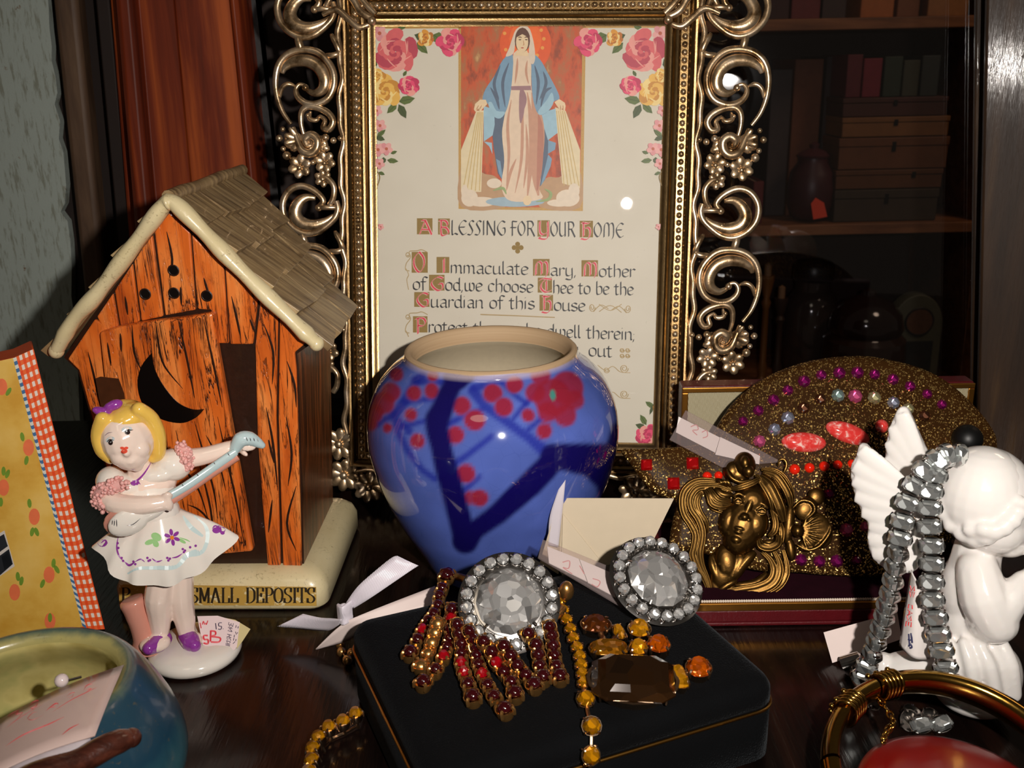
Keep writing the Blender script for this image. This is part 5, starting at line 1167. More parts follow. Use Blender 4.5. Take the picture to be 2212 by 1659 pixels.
fc_ = MB(); m_eye = flat('dark_eye_glaze', srgb(40, 26, 24), .12, Coat_Weight=.8); m_lip = flat('coral_lip_glaze', srgb(224, 84, 62), .2); m_brow = flat('grey_brow_glaze', srgb(130, 110, 120), .3); m_lid = flat('pale_lid_glaze', srgb(196, 204, 206), .15, Coat_Weight=.5); m_cheek = flat('rosy_cheek', srgb(236, 184, 166), .14, Coat_Weight=.6)
def FB(x, y, rx, ry, m, rot=0, off=.2): blob_on(fc_, bvb, *cg(x, y), rx / 2.51, ry / 2.51, m, rot, off)
def FR(pts, w_, m, off=.26): ribbon_on(fc_, bvb, [cg(*p) for p in pts], w_, m, off)
FB(236, 220, 30, 16, 3, -8, .12); FB(146, 276, 26, 15, 3, -20, .12); FB(240, 236, 15, 13, 0, 0); FB(148, 292, 13, 14, 0, 0); FB(235, 230, 4, 4, 3, 0, .3)
FR([(212, 232), (232, 220), (256, 224), (272, 222)], .32, 0); FR([(128, 290), (142, 276), (166, 280)], .3, 0); FR([(184, 198), (220, 180), (262, 182)], .22, 2); FR([(116, 256), (134, 240), (158, 236)], .2, 2)
FB(212, 322, 13, 8, 1, 10); FB(232, 322, 13, 8, 1, -10); FB(222, 340, 19, 12, 1, -10, .22)
fc_.build('face_paint', [m_eye, m_lip, m_brow, m_lid], girl, smooth=0)
mb = MB(); bvt = bvh_of(body); 
ribbon_on(mb, BVHTree.FromPolygons(body.v, body.f), [cg(*p) for p in ((200, 440), (215, 480), (250, 500), (290, 498), (330, 460), (362, 410), (372, 385))], .6, 0, .35)
for dx, dy, r_ in ((-22, 6, 20), (18, 0, 22), (0, 4, 9)): blob_on(mb, bvd, *cg(294 + dx, 508 + dy), r_ / 2.51 * .8, 4.5, 0, 20, .4)
mb.build('neck_ribbon', m_purple, girl, smooth=0)
ln_ = MB(); m_ln = flat('fine_black_line', srgb(50, 44, 50), .3)
for b, L in ((bm3, ((530, 512), (546, 530))), (bm3, ((612, 458), (626, 474))), (bm3, ((704, 394), (718, 412))), (bm3, ((780, 342), (794, 364))), (bm2, ((160, 706), (156, 738))), (bm2, ((170, 706), (168, 744))), (bm2, ((180, 710), (182, 748))), (bm2, ((236, 742), (270, 736), (310, 704))), (bm4, ((884, 262), (892, 284))), (bm4, ((904, 262), (910, 284))), (bm4, ((924, 264), (930, 284))), (bm4, ((944, 268), (950, 286)))):
    ribbon_on(ln_, b, [cg(*p) for p in L], .25, 0, .3, 3)
ln_.build('strings', m_ln, girl, smooth=0)
for pts in ([(352, 1378, 1.5), (340, 1388, 4), (322, 1398, 7)], [(404, 1372, .8), (414, 1386, 4.6), (420, 1392, 6.5)]):
    mb = MB(); q = [gp(*p) for p in pts]; limb(mb, [p - gZ * .4 for p in q], [3.0, 3.1, 2.2]); mb.build('shoe', m_purple, girl, remesh=.35, rsm=2)
mb = MB(); mb.tube(cr([gp(285, 1292, -3), gp(300, 1330, -2), gp(316, 1375, -1), gp(318, 1404, -1)], 5), [3.4, 4.4, 4.4, 4.2, 4.1, 4.1, 4.0, 4.0, 4.1, 4.2, 4.3, 4.4, 4.6, 4.8, 5, 5.1], 14); mb.build('tree_stump', m_pinkish, girl, smooth=60, bevel=.6)
mb = MB(); mb.lathe([(13.6, 0), (14.6, .8), (15.2, 2.2), (14.9, 3.8), (13, 5.2), (9, 6.0), (4, 6.4), (0.01, 6.5)], gc, 48, GAX); bvs = bvh_of(mb); mb.build('base', m_white, girl, smooth=60)
# price sticker folded over the base edge
tgp = thing('price_sticker', 'small white price sticker handwritten in red stuck to the figurine base', 'price tag', gp(470, 1400, 6))
def tq(x, y): return PL(x, y, gp(470, 1400, 7), (gN * .62 + gZ * .78).normalized())
mb = MB(); mb.prism([tq(*p) for p in ((426, 1331), (470, 1330), (518, 1344), (512, 1396), (507, 1404), (438, 1394))], -(gN * .62 + gZ * .78) * .25); bst = bvh_of(mb); mb.build('paper', flat('white_sticker', srgb(226, 204, 204), .5, bmp=.1), tgp, smooth=0)
mb = MB(); mb.prism([tq(*p) - (gN * .6 + gZ * .7) * .4 for p in ((470, 1331), (508, 1338), (541, 1358), (524, 1384), (512, 1400))], -(gN * .62 + gZ * .78) * .2); mb.build('folded_end', flat('yellowed_tape', srgb(206, 190, 140), .25, Coat_Weight=.4), tgp, smooth=0)
def sticker_writing(mb, b, c, st, w_, m):
    for s_ in st: ribbon_on(mb, b, [c(*p) for p in s_], w_, m, .12, 4, False)
mb = MB()
sticker_writing(mb, bst, cg, [[(676, 1340), (654, 1340), (656, 1360), (676, 1362), (676, 1384), (652, 1380)], [(690, 1372), (692, 1312)], [(690, 1314), (716, 1318), (716, 1336), (694, 1344), (742, 1352), (736, 1374), (692, 1374)]], .55, 0)
sticker_writing(mb, bst, cg, [[(640, 1300), (634, 1270)], [(646, 1280), (652, 1262), (658, 1280)], [(664, 1270), (668, 1280), (676, 1258)]], .3, 0)
sticker_writing(mb, bst, cg, [[(722, 1306), (718, 1272)], [(752, 1270), (736, 1272), (736, 1288), (750, 1290), (746, 1306), (732, 1304)], [(758, 1302), (760, 1304)]], .3, 1)
# IRISH DRE / DENGLE written sideways
LT = {'I': [[(0, 0), (0, 1)]], 'R': [[(0, 0), (0, 1), (.5, .8), (0, .5), (.5, 0)]], 'S': [[(.5, .9), (0, .8), (.5, .3), (0, 0)]], 'H': [[(0, 0), (0, 1)], [(.5, 0), (.5, 1)], [(0, .5), (.5, .5)]], 'D': [[(0, 0), (0, 1), (.5, .6), (0, 0)]], 'E': [[(.5, 1), (0, 1), (0, 0), (.5, 0)], [(0, .5), (.4, .5)]], 'N': [[(0, 0), (0, 1), (.5, 0), (.5, 1)]], 'G': [[(.5, .9), (0, .6), (.2, 0), (.5, .4), (.3, .4)]], 'L': [[(0, 1), (0, 0), (.5, 0)]], ' ': [], 'B': [[(0, 0), (0, 1), (.5, .8), (0, .55), (.55, .3), (0, 0)]], 'C': [[(.5, .9), (.1, .8), (.1, .1), (.5, .1)]], 'A': [[(0, 0), (.3, 1), (.6, 0)], [(.1, .4), (.5, .4)]]}
def hand(mb, b, c, text, o, dx, up, w_, m):
    x = 0
    for ch in text:
        for s_ in LT[ch]: ribbon_on(mb, b, [c(o[0] + dx[0] * (x + a) + up[0] * q, o[1] + dx[1] * (x + a) + up[1] * q) for a, q in s_], w_, m, .12, 0, False)
        x += .62 if ch != 'I' else .25
hand(mb, bst, cg, 'IRISH DRE', (796, 1396), (4, -26), (-24, -6), .22, 1); hand(mb, bst, cg, 'DENGLE', (836, 1390), (5, -28), (-24, -6), .22, 1)
mb.build('handwriting', [flat('red_marker', srgb(206, 40, 56), .5), flat('purple_black_pen', srgb(60, 40, 70), .5)], tgp, smooth=0)

# ================================================================== BLUE VASE
VC = Vector((-7.5, 352, .2))
vase = thing('blue_vase', 'round blue glazed vase painted with navy branches and red blossoms', 'vase', VC)
prof = [(21, 0), (25, .4), (26.6, 2.5), (30.6, 10), (36.8, 21), (42.6, 34), (46.0, 46), (47.2, 55), (46.2, 65), (42.6, 74), (38.0, 79.8), (34.0, 83.2), (32.4, 84.8), (31.9, 86.2), (31.7, 87.2)]
pp = cr([Vector((r, 0, z)) for r, z in prof], 9); N = 300
mb = MB(); mb.lathe([(p.x, p.z) for p in pp], VC, N); mb.f = [f for f in mb.f if len(f) < 10]; mb.m = [0] * len(mb.f)
V_ = np.array([tuple(p) for p in mb.v]); col = np.zeros((len(V_), 4)); col[:, 3] = 1
def projn(P):
    q = P - np.array(CAM); z = q @ np.array(fwd); return CX + F * (q @ np.array(CR)) / z, CY + F * (q @ np.array(CD)) / z
base = np.array(srgb(82, 102, 182)); col[:, :3] = base
nz = np.array([mnoise.noise(Vector(p) * .06) for p in V_]); nz2 = np.array([mnoise.noise(Vector(p) * .18) for p in V_])
col[:, :3] *= (1 + .22 * nz + .1 * nz2)[:, None]
def segd(X, Y, pts, ws):
    d = np.full(X.shape, 1e9)
    for (x0, y0), (x1, y1), w0, w1 in zip(pts[:-1], pts[1:], ws[:-1], ws[1:]):
        dx, dy = x1 - x0, y1 - y0; t_ = np.clip(((X - x0) * dx + (Y - y0) * dy) / (dx * dx + dy * dy + 1e-9), 0, 1)
        d = np.minimum(d, np.hypot(X - x0 - t_ * dx, Y - y0 - t_ * dy) - (w0 + (w1 - w0) * t_) / 2)
    return d
def paint(mask, colr):
    col[:, :3] = col[:, :3] * (1 - mask[:, None]) + np.array(colr) * mask[:, None]
def sm(d, s_):
    k = np.clip(.5 - d / (s_ * 1.5), 0, 1); return k * k * (3 - 2 * k)
navy = srgb(18, 12, 84); mid_ = srgb(34, 44, 150); redc = srgb(146, 32, 52); halo = srgb(112, 86, 146)
for flip in (False, True):
    P = V_.copy(); c0 = np.array(VC)
    if flip: P[:, :2] = 2 * c0[:2] - P[:, :2]
    front = ((P - c0)[:, 1] < 8).astype(float)
    X, Y = projn(P); X = (X - 760) * 2.86; Y = (Y - 680) * 2.86
    X = X + 6 * nz2; Y = Y + 6 * nz
    thin = [([(750, 470), (830, 570), (980, 680), (1100, 760), (1180, 830)], [60, 60, 58, 60, 80]), ([(760, 450), (860, 430), (965, 380)], [50, 42, 34]), ([(930, 420), (1000, 490), (1080, 550), (1000, 640)], [34, 30, 34, 26]), ([(1080, 550), (1130, 500)], [30, 26]), ([(1170, 640), (1095, 705)], [30, 30]), ([(600, 670), (700, 620), (800, 585)], [44, 36, 28]), ([(620, 930), (720, 860), (860, 750)], [46, 38, 36]), ([(680, 1100), (790, 1000)], [46, 26]),
            ([(560, 415), (400, 410), (330, 530), (262, 620), (285, 720), (350, 850), (440, 960), (510, 1010)], [40, 50, 60, 56, 44, 42, 40, 40]), ([(262, 610), (160, 680)], [44, 34]), ([(330, 535), (500, 515)], [36, 36]), ([(310, 690), (450, 655)], [38, 30]), ([(300, 650), (350, 720)], [30, 50]), ([(400, 410), (440, 370)], [60, 40])]
    for pts, ws in thin: paint(.85 * sm(segd(X, Y, pts, ws), 22) * front, mid_)
    for x, y, r in ((500, 375, 35), (385, 485, 44), (495, 468, 46), (365, 615, 38), (220, 700, 28), (405, 780, 46), (680, 560, 56), (760, 650, 62), (640, 740, 54), (870, 485, 58), (940, 570, 58), (1005, 430, 54), (1090, 622, 40), (1190, 716, 48), (705, 982, 58), (735, 1130, 40), (790, 1132, 50)):
        d = np.hypot(X - x, Y - y) - r; paint(.5 * sm(d - 8, 26) * front, halo); paint(.95 * sm(d, 16) * front, redc)
    for x, y, r in ((1165, 372, 62), (1330, 450, 102), (1135, 480, 62), (1240, 510, 115), (1210, 600, 62), (1320, 620, 70), (1375, 525, 60), (240, 480, 62), (195, 545, 70), (140, 610, 56), (120, 680, 36), (275, 370, 44)):
        paint(.92 * sm(np.hypot(X - x, Y - y) - r, 20) * front, redc)
    paint(sm(np.hypot((X - 1245) / .55, Y - 495) - 32, 16) * front, srgb(70, 140, 130)); 
    thick = [([(660, 385), (660, 386)], [150, 150]), ([(600, 385), (725, 385)], [70, 70]), ([(640, 390), (590, 500), (530, 640), (525, 690), (560, 860), (610, 1050), (665, 1250), (700, 1400)], [110, 120, 150, 140, 130, 140, 140, 150]), ([(700, 1400), (760, 1330), (900, 1230), (1100, 1050), (1230, 910)], [150, 120, 130, 160, 150]), ([(1240, 870), (1400, 890), (1640, 900)], [150, 190, 200]), ([(1600, 900), (1640, 700)], [110, 70]), ([(1480, 950), (1560, 1040), (1590, 1200)], [120, 100, 90])]
    for pts, ws in thick: paint(sm(segd(X, Y, pts, ws), 24) * front, navy)
Z = (V_ - np.array(VC))[:, 2]; kk = np.clip((Z - 84.4) / 1.6, 0, 1) * .55; paint(kk, srgb(206, 190, 196)); k = np.clip((Z + nz * 1.2 - 86.3) / .7, 0, 1); paint(k, srgb(186, 158, 122))
m2 = NT('vase_glaze'); at = m2.n('Attribute', attribute_name='paint'); co = m2.co(); vor = m2.n('TexVoronoi', i={'Vector': co, 'Scale': 160}, feature='DISTANCE_TO_EDGE'); crk = m2.ramp(vor.outputs['Distance'], [(0, (.78, .8, .85)), (.02, (1, 1, 1))])
zz_ = m2.n('SeparateXYZ'); m2.l(co, zz_.inputs[0]); rg = m2.ramp(m2.math('MULTIPLY', zz_.outputs[2], 10), [(.864, (.07, .07, .07)), (.872, (.6, .6, .6))])
ct = m2.ramp(m2.math('MULTIPLY', zz_.outputs[2], 10), [(.864, (1, 1, 1)), (.872, (0, 0, 0))])
m2.pr(m2.mix(.5, at.outputs['Color'], crk, 'MULTIPLY'), rg, 0, m2.bump(m2.noise(co, 120, 3), .05, .0004), Coat_Weight=ct, Coat_Roughness=.04)
mb.build('body', m2.mt, vase, smooth=179, attr=col)
t = NT('unglazed_clay'); co = t.co('Object', (8, 8, 900)); t.pr(t.mix(t.noise(co, 1.2, 3), srgb(176, 144, 108), srgb(206, 178, 142)), .75, 0, t.bump(t.noise(co, 1.2, 3), .3, .0004)); m_clay = t.mt
mb = MB(); pr_ = [(31.7, 87.2), (30.9, 88.0), (29.9, 87.9), (29.2, 87.0), (28.6, 84.5), (28.4, 82)]; mb.lathe(pr_, VC, 120); mb.f = [f for f in mb.f if len(f) < 10]; mb.m = [0] * len(mb.f); mb.build('rim', m_clay, vase, smooth=80)
pr_ = [(28.4, 82), (30, 80), (36, 75), (41, 66), (42, 56), (38, 36), (26, 10), (12, 5), (0.01, 4.5)]; mb = MB(); mb.lathe(pr_, VC, 96); mb.f = [f for f in mb.f if len(f) < 10]; mb.m = [0] * len(mb.f); mb.build('inside', flat('pale_inner_glaze', srgb(206, 192, 164), .4, var=.08), vase, smooth=80)
# ================================================================== BLACK VELVET BOX
HB = 26.0
cBL, cBR, cFR, cFL = G(772, 1338, HB), G(1382, 1182, HB), G(1690, 1485, HB), G(890, 1690, HB)
vx = ((cBR - cBL) + (cFR - cFL)).normalized(); vy = Vector((-vx.y, vx.x, 0)); vZ = Vector((0, 0, 1)); vc = (cBL + cBR + cFR + cFL) / 4; vc = Vector((vc.x, vc.y, 0.2))
BWd, BDp = 101.0, 81.0
vb = thing('velvet_box', 'black velvet jewellery box with thin gold seam, jewels piled on top', 'jewellery box', vc)
t = NT('black_velvet'); co = t.co(); n1 = t.noise(co, 60, 4, .6); n2 = t.noise(co, 2200, 2)
t.pr(t.mix(n1, srgb(2, 2, 3), srgb(7, 8, 10)), .9, 0, t.bump(n2, .6, .0004), Sheen_Weight=.05, Sheen_Roughness=.35, Sheen_Tint=(.5, .55, .6), Specular_IOR_Level=.1); m_velv = t.mt
m_goldtrim = flat('thin_gold_trim', srgb(176, 128, 60), .3, 1.0, var=.2, vs=300)
def rrect(w_, d_, r, z, off=0.0, k=6):
    P = []
    for (sx_, sy_, a0) in ((1, 1, 0), (-1, 1, PI / 2), (-1, -1, PI), (1, -1, 1.5 * PI)):
        for j in range(k + 1):
            a = a0 + PI / 2 * j / k; P.append(vc + vx * (sx_ * (w_ / 2 - r) + (r + off) * math.cos(a)) + vy * (sy_ * (d_ / 2 - r) + (r + off) * math.sin(a)) + vZ * z)
    return P
def stack_rings(mb, rings, capb=True, capt=True):
    n = len(rings[0]); vs = [p for r_ in rings for p in r_]; fs = []
    if capb: fs.append(list(range(n))[::-1])
    if capt: fs.append([(len(rings) - 1) * n + i for i in range(n)])
    for j in range(len(rings) - 1): fs += [(j * n + i, j * n + (i + 1) % n, (j + 1) * n + (i + 1) % n, (j + 1) * n + i) for i in range(n)]
    mb.add(vs, fs)
mb = MB(); stack_rings(mb, [rrect(BWd, BDp, 7, 0, -1.5), rrect(BWd, BDp, 7, 1.5), rrect(BWd, BDp, 7, 16.4), rrect(BWd, BDp, 7, 17, -.5)]); mb.build('body', m_velv, vb, smooth=50)
mb = MB(); stack_rings(mb, [rrect(BWd, BDp, 7, 18.2, -.5), rrect(BWd, BDp, 7, 18.8), rrect(BWd, BDp, 7, 22.4, -.2), rrect(BWd, BDp, 7, 24.4, -1.4), rrect(BWd, BDp, 7, 25.5, -3.2), rrect(BWd, BDp, 7, 25.8, -6), rrect(BWd * .6, BDp * .6, 7, 25.9, -6)]); mb.build('lid', m_velv, vb, smooth=50)
mb = MB(); mb.tube(rrect(BWd, BDp, 7, 17.6, .1), .55, 6, closed=True); mb.build('gold_seam', m_goldtrim, vb, smooth=80)
# ---------------------------------------------------------------- cut stones
m_silver = flat('silver_setting', srgb(190, 186, 182), .18, 1.0, var=.15, vs=800); m_goldset = flat('gold_setting', srgb(218, 164, 96), .27, .94, var=.15, vs=700, bmp=.1, bs=2000); m_rosegold = flat('pale_gold_setting', srgb(214, 182, 150), .22, 1.0, var=.15, vs=700)
def gem(mb, c, ax, rx, ry, h, n=8, table=.5, depth=.6, sq=0.0, m=0):
    """faceted stone, flat facets: table, star ring, crown, girdle, pavilion; sq>0 squares the outline"""
    c = Vector(c); X, Y, Z = ax
    def ring(k, z, ph=0.0):
        P = []
        for i in range(n):
            a = 2 * PI * (i + ph) / n
            if sq:
                ox, oy = ((1, -sq), (1, sq), (sq, 1), (-sq, 1), (-1, sq), (-1, -sq), (-sq, -1), (sq, -1))[i]; P.append(c + X * (ox * rx * k) + Y * (oy * ry * k) + Z * z)
            else: P.append(c + X * (math.cos(a) * rx * k) + Y * (math.sin(a) * ry * k) + Z * z)
        return P
    L = [ring(table, h), ring((1 + table) / 2 + .02, h * .62, 0 if sq else .5), ring(1.0, 0.06 * h), ring(1.0, -.08 * h)]
    vs = [p for r_ in L for p in r_] + [c - Z * depth * h]; fs = [list(range(n))]
    for j in range(3):
        o, q = j * n, (j + 1) * n
        for i in range(n):
            k = (i + 1) % n
            if sq or j == 2: fs.append((o + i, q + i, q + k, o + k))
            elif j == 0: fs += [(o + i, q + i, o + k), (o + k, q + i, q + k)]
            else: fs += [(o + i, q + i, q + k), (o + i, q + k, o + k)]
    fs += [(3 * n + i, 4 * n, 3 * n + (i + 1) % n) for i in range(n)]
    mb.add(vs, fs, m)
def cup(mb, c, ax, rx, ry, h, prongs=4, m=0, n=16, ph=PI / 4, pr_=.3):
    c = Vector(c); X, Y, Z = ax
    mb.add([c + X * (rx * k * math.cos(2 * PI * i / n)) + Y * (ry * k * math.sin(2 * PI * i / n)) + Z * z for k, z in ((.8, -h), (1.0, -h * .4), (1.06, .0), (.98, .0), (.9, -h * .3)) for i in range(n)],
           [(j * n + i, j * n + (i + 1) % n, (j + 1) * n + (i + 1) % n, (j + 1) * n + i) for j in range(4) for i in range(n)] + [list(range(n))[::-1]], m)
    for k in range(prongs):
        a = 2 * PI * k / prongs + ph; d = X * (rx * math.cos(a)) + Y * (ry * math.sin(a))
        mb.tube([c + d * 1.04 - Z * h * .5, c + d * 1.06 + Z * pr_ * .4, c + d * .9 + Z * (pr_ * 1.6), c + d * .78 + Z * (pr_ * 1.9)], [pr_ * .9, pr_, pr_, pr_ * .7], 6, m=m)
m_crys = facet('clear_crystal', (.95, .94, .92), 330, .52, .22, .7, .28, 1.0); m_crys_s = facet('small_crystal', (1, .99, .97), 620, .55, .2, .62, .5, 1.0)
UA = (Vector((1, 0, 0)), Vector((0, 1, 0)), Vector((0, 0, 1)))
def proto(fn, name, mats):
    mb = MB(); fn(mb); me_o = mb.build(name, mats, smooth=0, origin=(0, 0, 0)); return me_o
_protos = []
pz = proto(lambda m: gem(m, (0, 0, 0), UA, 1, 1, .75, 8, .5), 'small_stone', m_crys_s); _protos.append(pz)
def cluster_earring(c, nrm, label, spin=0.0, R0=15.0, hint=(0, 0, 1)):
    ax = frame_ax(nrm, hint); e = thing('rhinestone_earring', label, 'earring', Vector(c), 'round rhinestone earrings'); X, Y, Z = ax
    mb = MB(); gem(mb, Vector(c), ax, 9.8, 9.8, 4.6, 12, .52, .5); o = mb.build('centre_stone', m_crys, e, smooth=0)
    mb = MB(); mb.lathe([(2, -3.2), (9, -3.4), (14.2, -2.4), (15.0, -1.4), (13.6, -.9), (10.2, -.4), (10.1, .3), (9.7, .35)], Vector(c), 48, ax); K = 20
    for k in range(K):
        a = 2 * PI * (k + spin) / K; d = X * math.cos(a) + Y * math.sin(a); p = Vector(c) + d * 12.55 + Z * .4
        zt = (Z + d * .25).normalized(); sa = frame_ax(zt, hint); cup(mb, p, sa, 2.0, 2.0, 1.7, 4, pr_=.24, n=10)
        inst(pz, 'small_stone', e, p + zt * .1, sa, 1.85)
    for k in range(4):
        a = 2 * PI * (k + .5) / 4; d = X * math.cos(a) + Y * math.sin(a); mb.tube([Vector(c) + d * 10.4 - Z, Vector(c) + d * 10.2 + Z * 1.2, Vector(c) + d * 9.2 + Z * 1.6], .45, 6)
    mb.tube(cr([Vector(c) - Z * 3.2 - Y * 3, Vector(c) - Z * 6.4 - Y * 5, Vector(c) - Z * 7 + Y * 2, Vector(c) - Z * 3.4 + Y * 4], 4), 1.3, 8)
    mb.build('setting', m_silver, e, smooth=50); return e
e1 = G(1100, 1299, 38.5); cluster_earring(e1, (.04, -.74, .67), 'round clear rhinestone earring leaning on the dark red fringe jewel', .3)
e2 = G(1421, 1249, 37.6); cluster_earring(e2, (.26, -.52, .81), 'round clear rhinestone earring at the back edge of the velvet box beside the brass brooch', .1)
# ---------------------------------------------------------------- dark red fringe jewel
m_ruby = flat('dark_ruby_glass', srgb(46, 2, 6), .07, var=.3, vs=300, Coat_Weight=.8, Coat_Roughness=.03, Specular_IOR_Level=.8); m_rubyb = flat('ruby_glint_red', srgb(150, 4, 18), .08, var=.8, vs=700, Coat_Weight=.8, Transmission_Weight=.2)  # second, brighter red stands in for light glinting inside some beads
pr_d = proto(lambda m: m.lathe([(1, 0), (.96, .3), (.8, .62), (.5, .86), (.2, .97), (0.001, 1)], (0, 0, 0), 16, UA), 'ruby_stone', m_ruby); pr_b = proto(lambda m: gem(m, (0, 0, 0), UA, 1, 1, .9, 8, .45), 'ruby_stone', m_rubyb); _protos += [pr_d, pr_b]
for f_ in (pr_d,): f_.data.shade_smooth()
def c7b(x, y): return (840 + x / 4.148, 1180 + y / 4.148)
S_ = [[(520, 260), (478, 375), (452, 445), (440, 530), (402, 605), (352, 672), (302, 748), (256, 838), (190, 952)],
      [(432, 690), (410, 768), (382, 856), (352, 950), (288, 1060)], [(566, 560), (556, 640), (552, 740), (545, 830), (520, 905), (490, 985), (420, 1105), (308, 1215)],
      [(612, 700), (628, 780), (652, 870), (652, 960), (648, 1045), (672, 1130), (712, 1235), (752, 1350)], [(720, 760), (756, 830), (782, 900), (788, 978), (802, 1062), (836, 1145), (885, 1245), (944, 1345), (1038, 1460)],
      [(850, 850), (922, 945), (962, 1035), (1032, 1125), (1098, 1215), (1130, 1320)], [(1030, 890), (1090, 975), (1152, 1065), (1226, 1155), (1302, 1240)], [(1250, 780), (1320, 880), (1340, 970), (1352, 1070), (1382, 1170)], [(1440, 720), (1458, 800), (1472, 890), (1484, 980), (1502, 1075), (1532, 1165)]]
rb = thing('ruby_fringe_jewel', 'gold jewel with nine fanned fringes of dark red stones on black velvet', 'jewel', G(1000, 1440, HB))
glint_beads = {(0, 6), (2, 1), (2, 5), (3, 4), (3, 5), (4, 5), (5, 2)}
for si, st in enumerate(S_):
    pts = [G(*c7b(x, y), HB + 2.6 + max(0, 5.5 * (1 - j / 3.0)) * (1 if si > 0 else .3)) for j, (x, y) in enumerate(st)]
    mb = MB(); an = []
    for j, p in enumerate(pts):
        t_ = (pts[min(j + 1, len(pts) - 1)] - pts[max(j - 1, 0)]).normalized(); z = Vector((0, -.25, 1)); z = (z - t_ * z.dot(t_)).normalized(); ax = (t_, z.cross(t_), z)
        r = 2.0 if not (si == 0 and j == 0) else 2.9
        if j == len(pts) - 1: r = 2.35
        cup(mb, p, ax, r * 1.04, r * 1.04, 2.5, 4, pr_=.5, n=14); an.append((p, ax, r, t_))
        if j: mb.tube([pts[j - 1] - z * 1.2, p - z * 1.2], .7, 6)
        if si == 1: mb.ell(p - z * .2, (r * .95, r * .95, r * .7), ax, nu=12, nv=8)      # strand turned over, backs showing
    so = mb.build('fringe_strand', m_goldset, rb, smooth=50)
    if si == 1: so['label'] = 'strand lying gold back upwards'; continue
    for j, (p, ax, r, t_) in enumerate(an):
        b = (si, j) in glint_beads; inst(pr_b if b else pr_d, 'ruby_stone', so, p + ax[2] * .15, ax, r * (.88 if b else .9))
mb = MB(); q = [G(*c7b(x, y), HB + 3.5) for x, y in ((520, 250), (700, 300), (900, 420), (1150, 560), (1450, 640), (1560, 560))]; mb.tube(cr(q, 5), 1.3, 8); mb.ell(G(*c7b(1590, 400), HB + 6), (2.4, 2.4, 3.2)); mb.ell(G(*c7b(1520, 420), HB + 5), 1.7); mb.build('gold_bar', m_goldset, rb, smooth=60)
# ---------------------------------------------------------------- amber chain and brooch
m_amb = facet('amber_stone', srgb(255, 172, 16), 800, .5, .16, .5, .3, .6); m_ambd = facet('smoky_topaz', srgb(52, 30, 10), 150, .14, .1, .3, .2, 1.0); m_ambo = facet('orange_topaz', srgb(250, 112, 4), 700, .5, .14, .5, .25, .6); m_ambm = facet('honey_topaz', srgb(176, 112, 20), 600, .3, .1, .6, .3, .6); m_ambb = facet('brown_topaz', srgb(110, 54, 16), 600, .35, .1, .5, .3, .6)
pa = proto(lambda m: gem(m, (0, 0, 0), UA, 1, 1, .75, 8, .5), 'amber_stone', m_amb); _protos.append(pa)
def c8(x, y): return (1180 + x / 3.078, 1120 + y / 3.078)
ch = thing('amber_chain', 'cup chain of amber stones running down over the velvet box edge', 'chain', G(1250, 1480, HB))
cp_ = [(1212, 1296), (1217, 1318), (1224, 1338), (1232, 1358), (1238, 1378), (1246, 1398), (1252, 1417), (1255, 1436), (1258, 1455), (1261, 1474)]
fr_n = -vy; fr_o_ = vc - vy * (BDp / 2 + 2.6)
items = [(G(x, y, HB + 2.2), Vector((-.1, -.3, 1)), 1.9) for x, y in cp_] + [(G(1265, 1509, HB + 2.4), Vector((0, -.5, 1)), 2.5), (G(1278, 1568, HB + 1.6), Vector((0, -.7, .9)), 2.5)]
items += [(PL(1277, 1632, fr_o_, fr_n), fr_n + vZ * .5, 2.5), (PL(1272, 1696, fr_o_, fr_n), fr_n + vZ * .3, 2.5)]
mb = MB()
for i, (p, nn, r) in enumerate(items):
    ax = frame_ax(nn); cup(mb, p, ax, r, r, 2.0, 4, pr_=.32, n=12); inst(pa, 'amber_stone', ch, p + ax[2] * .2, ax, r * .95)
    if i: mb.tube([items[i - 1][0] - Vector((0, 0, .8)), p - Vector((0, 0, .8))], .75 if i < 11 else .55, 6)
mb.build('cup_chain', m_rosegold, ch, smooth=50)
br = thing('topaz_brooch', 'amber and smoky topaz brooch of mixed cut stones lying on black velvet', 'brooch', G(1370, 1440, HB))
BX = (vx * .93 + vy * .36).normalized() if False else Vector((1, -.1, 0)).normalized(); BY_ = Vector((-BX.y, BX.x, 0))
def bstone(name, x, y, rx, ry, h, mat, n=8, sq=0.0, rot=0, z=3.0, tilt=(0, -.15), table=.55, lab=None):
    p = G(*c8(x, y), HB + z); zt = Vector((tilt[0], tilt[1], 1)).normalized(); X = BX * math.cos(R(rot)) + BY_ * math.sin(R(rot)); X = (X - zt * X.dot(zt)).normalized(); ax = (X, zt.cross(X), zt)
    mb = MB(); gem(mb, p, ax, rx, ry, h, n, table, .5, sq); o = mb.build(name, mat, br, smooth=0)
    if lab: o['label'] = lab
    cup(bset, p, ax, rx * (1.02 if not sq else 1.06), ry * (1.02 if not sq else 1.06), z * .9, 4, pr_=.42, n=20)
bset = MB()
bstone('oval_stone', 330, 700, 4.4, 3.5, 2.2, m_ambb, 10, z=3.6, lab='dark brown oval stone'); bstone('baguette_stone', 415, 862, 5.2, 2.7, 1.8, m_ambm, 8, .6, 4, z=4.2, table=.7); bstone('oval_stone', 484, 752, 1.7, 3.2, 1.5, m_amb, 8, 0, 20, z=3.6); bstone('round_stone', 620, 732, 3.3, 3.3, 2.3, m_amb, 8, z=4); bstone('round_stone', 748, 836, 3.2, 3.2, 2.3, m_ambo, 8, z=4); bstone('round_stone', 612, 856, 2.6, 2.8, 2, m_amb, 8, z=4.4)
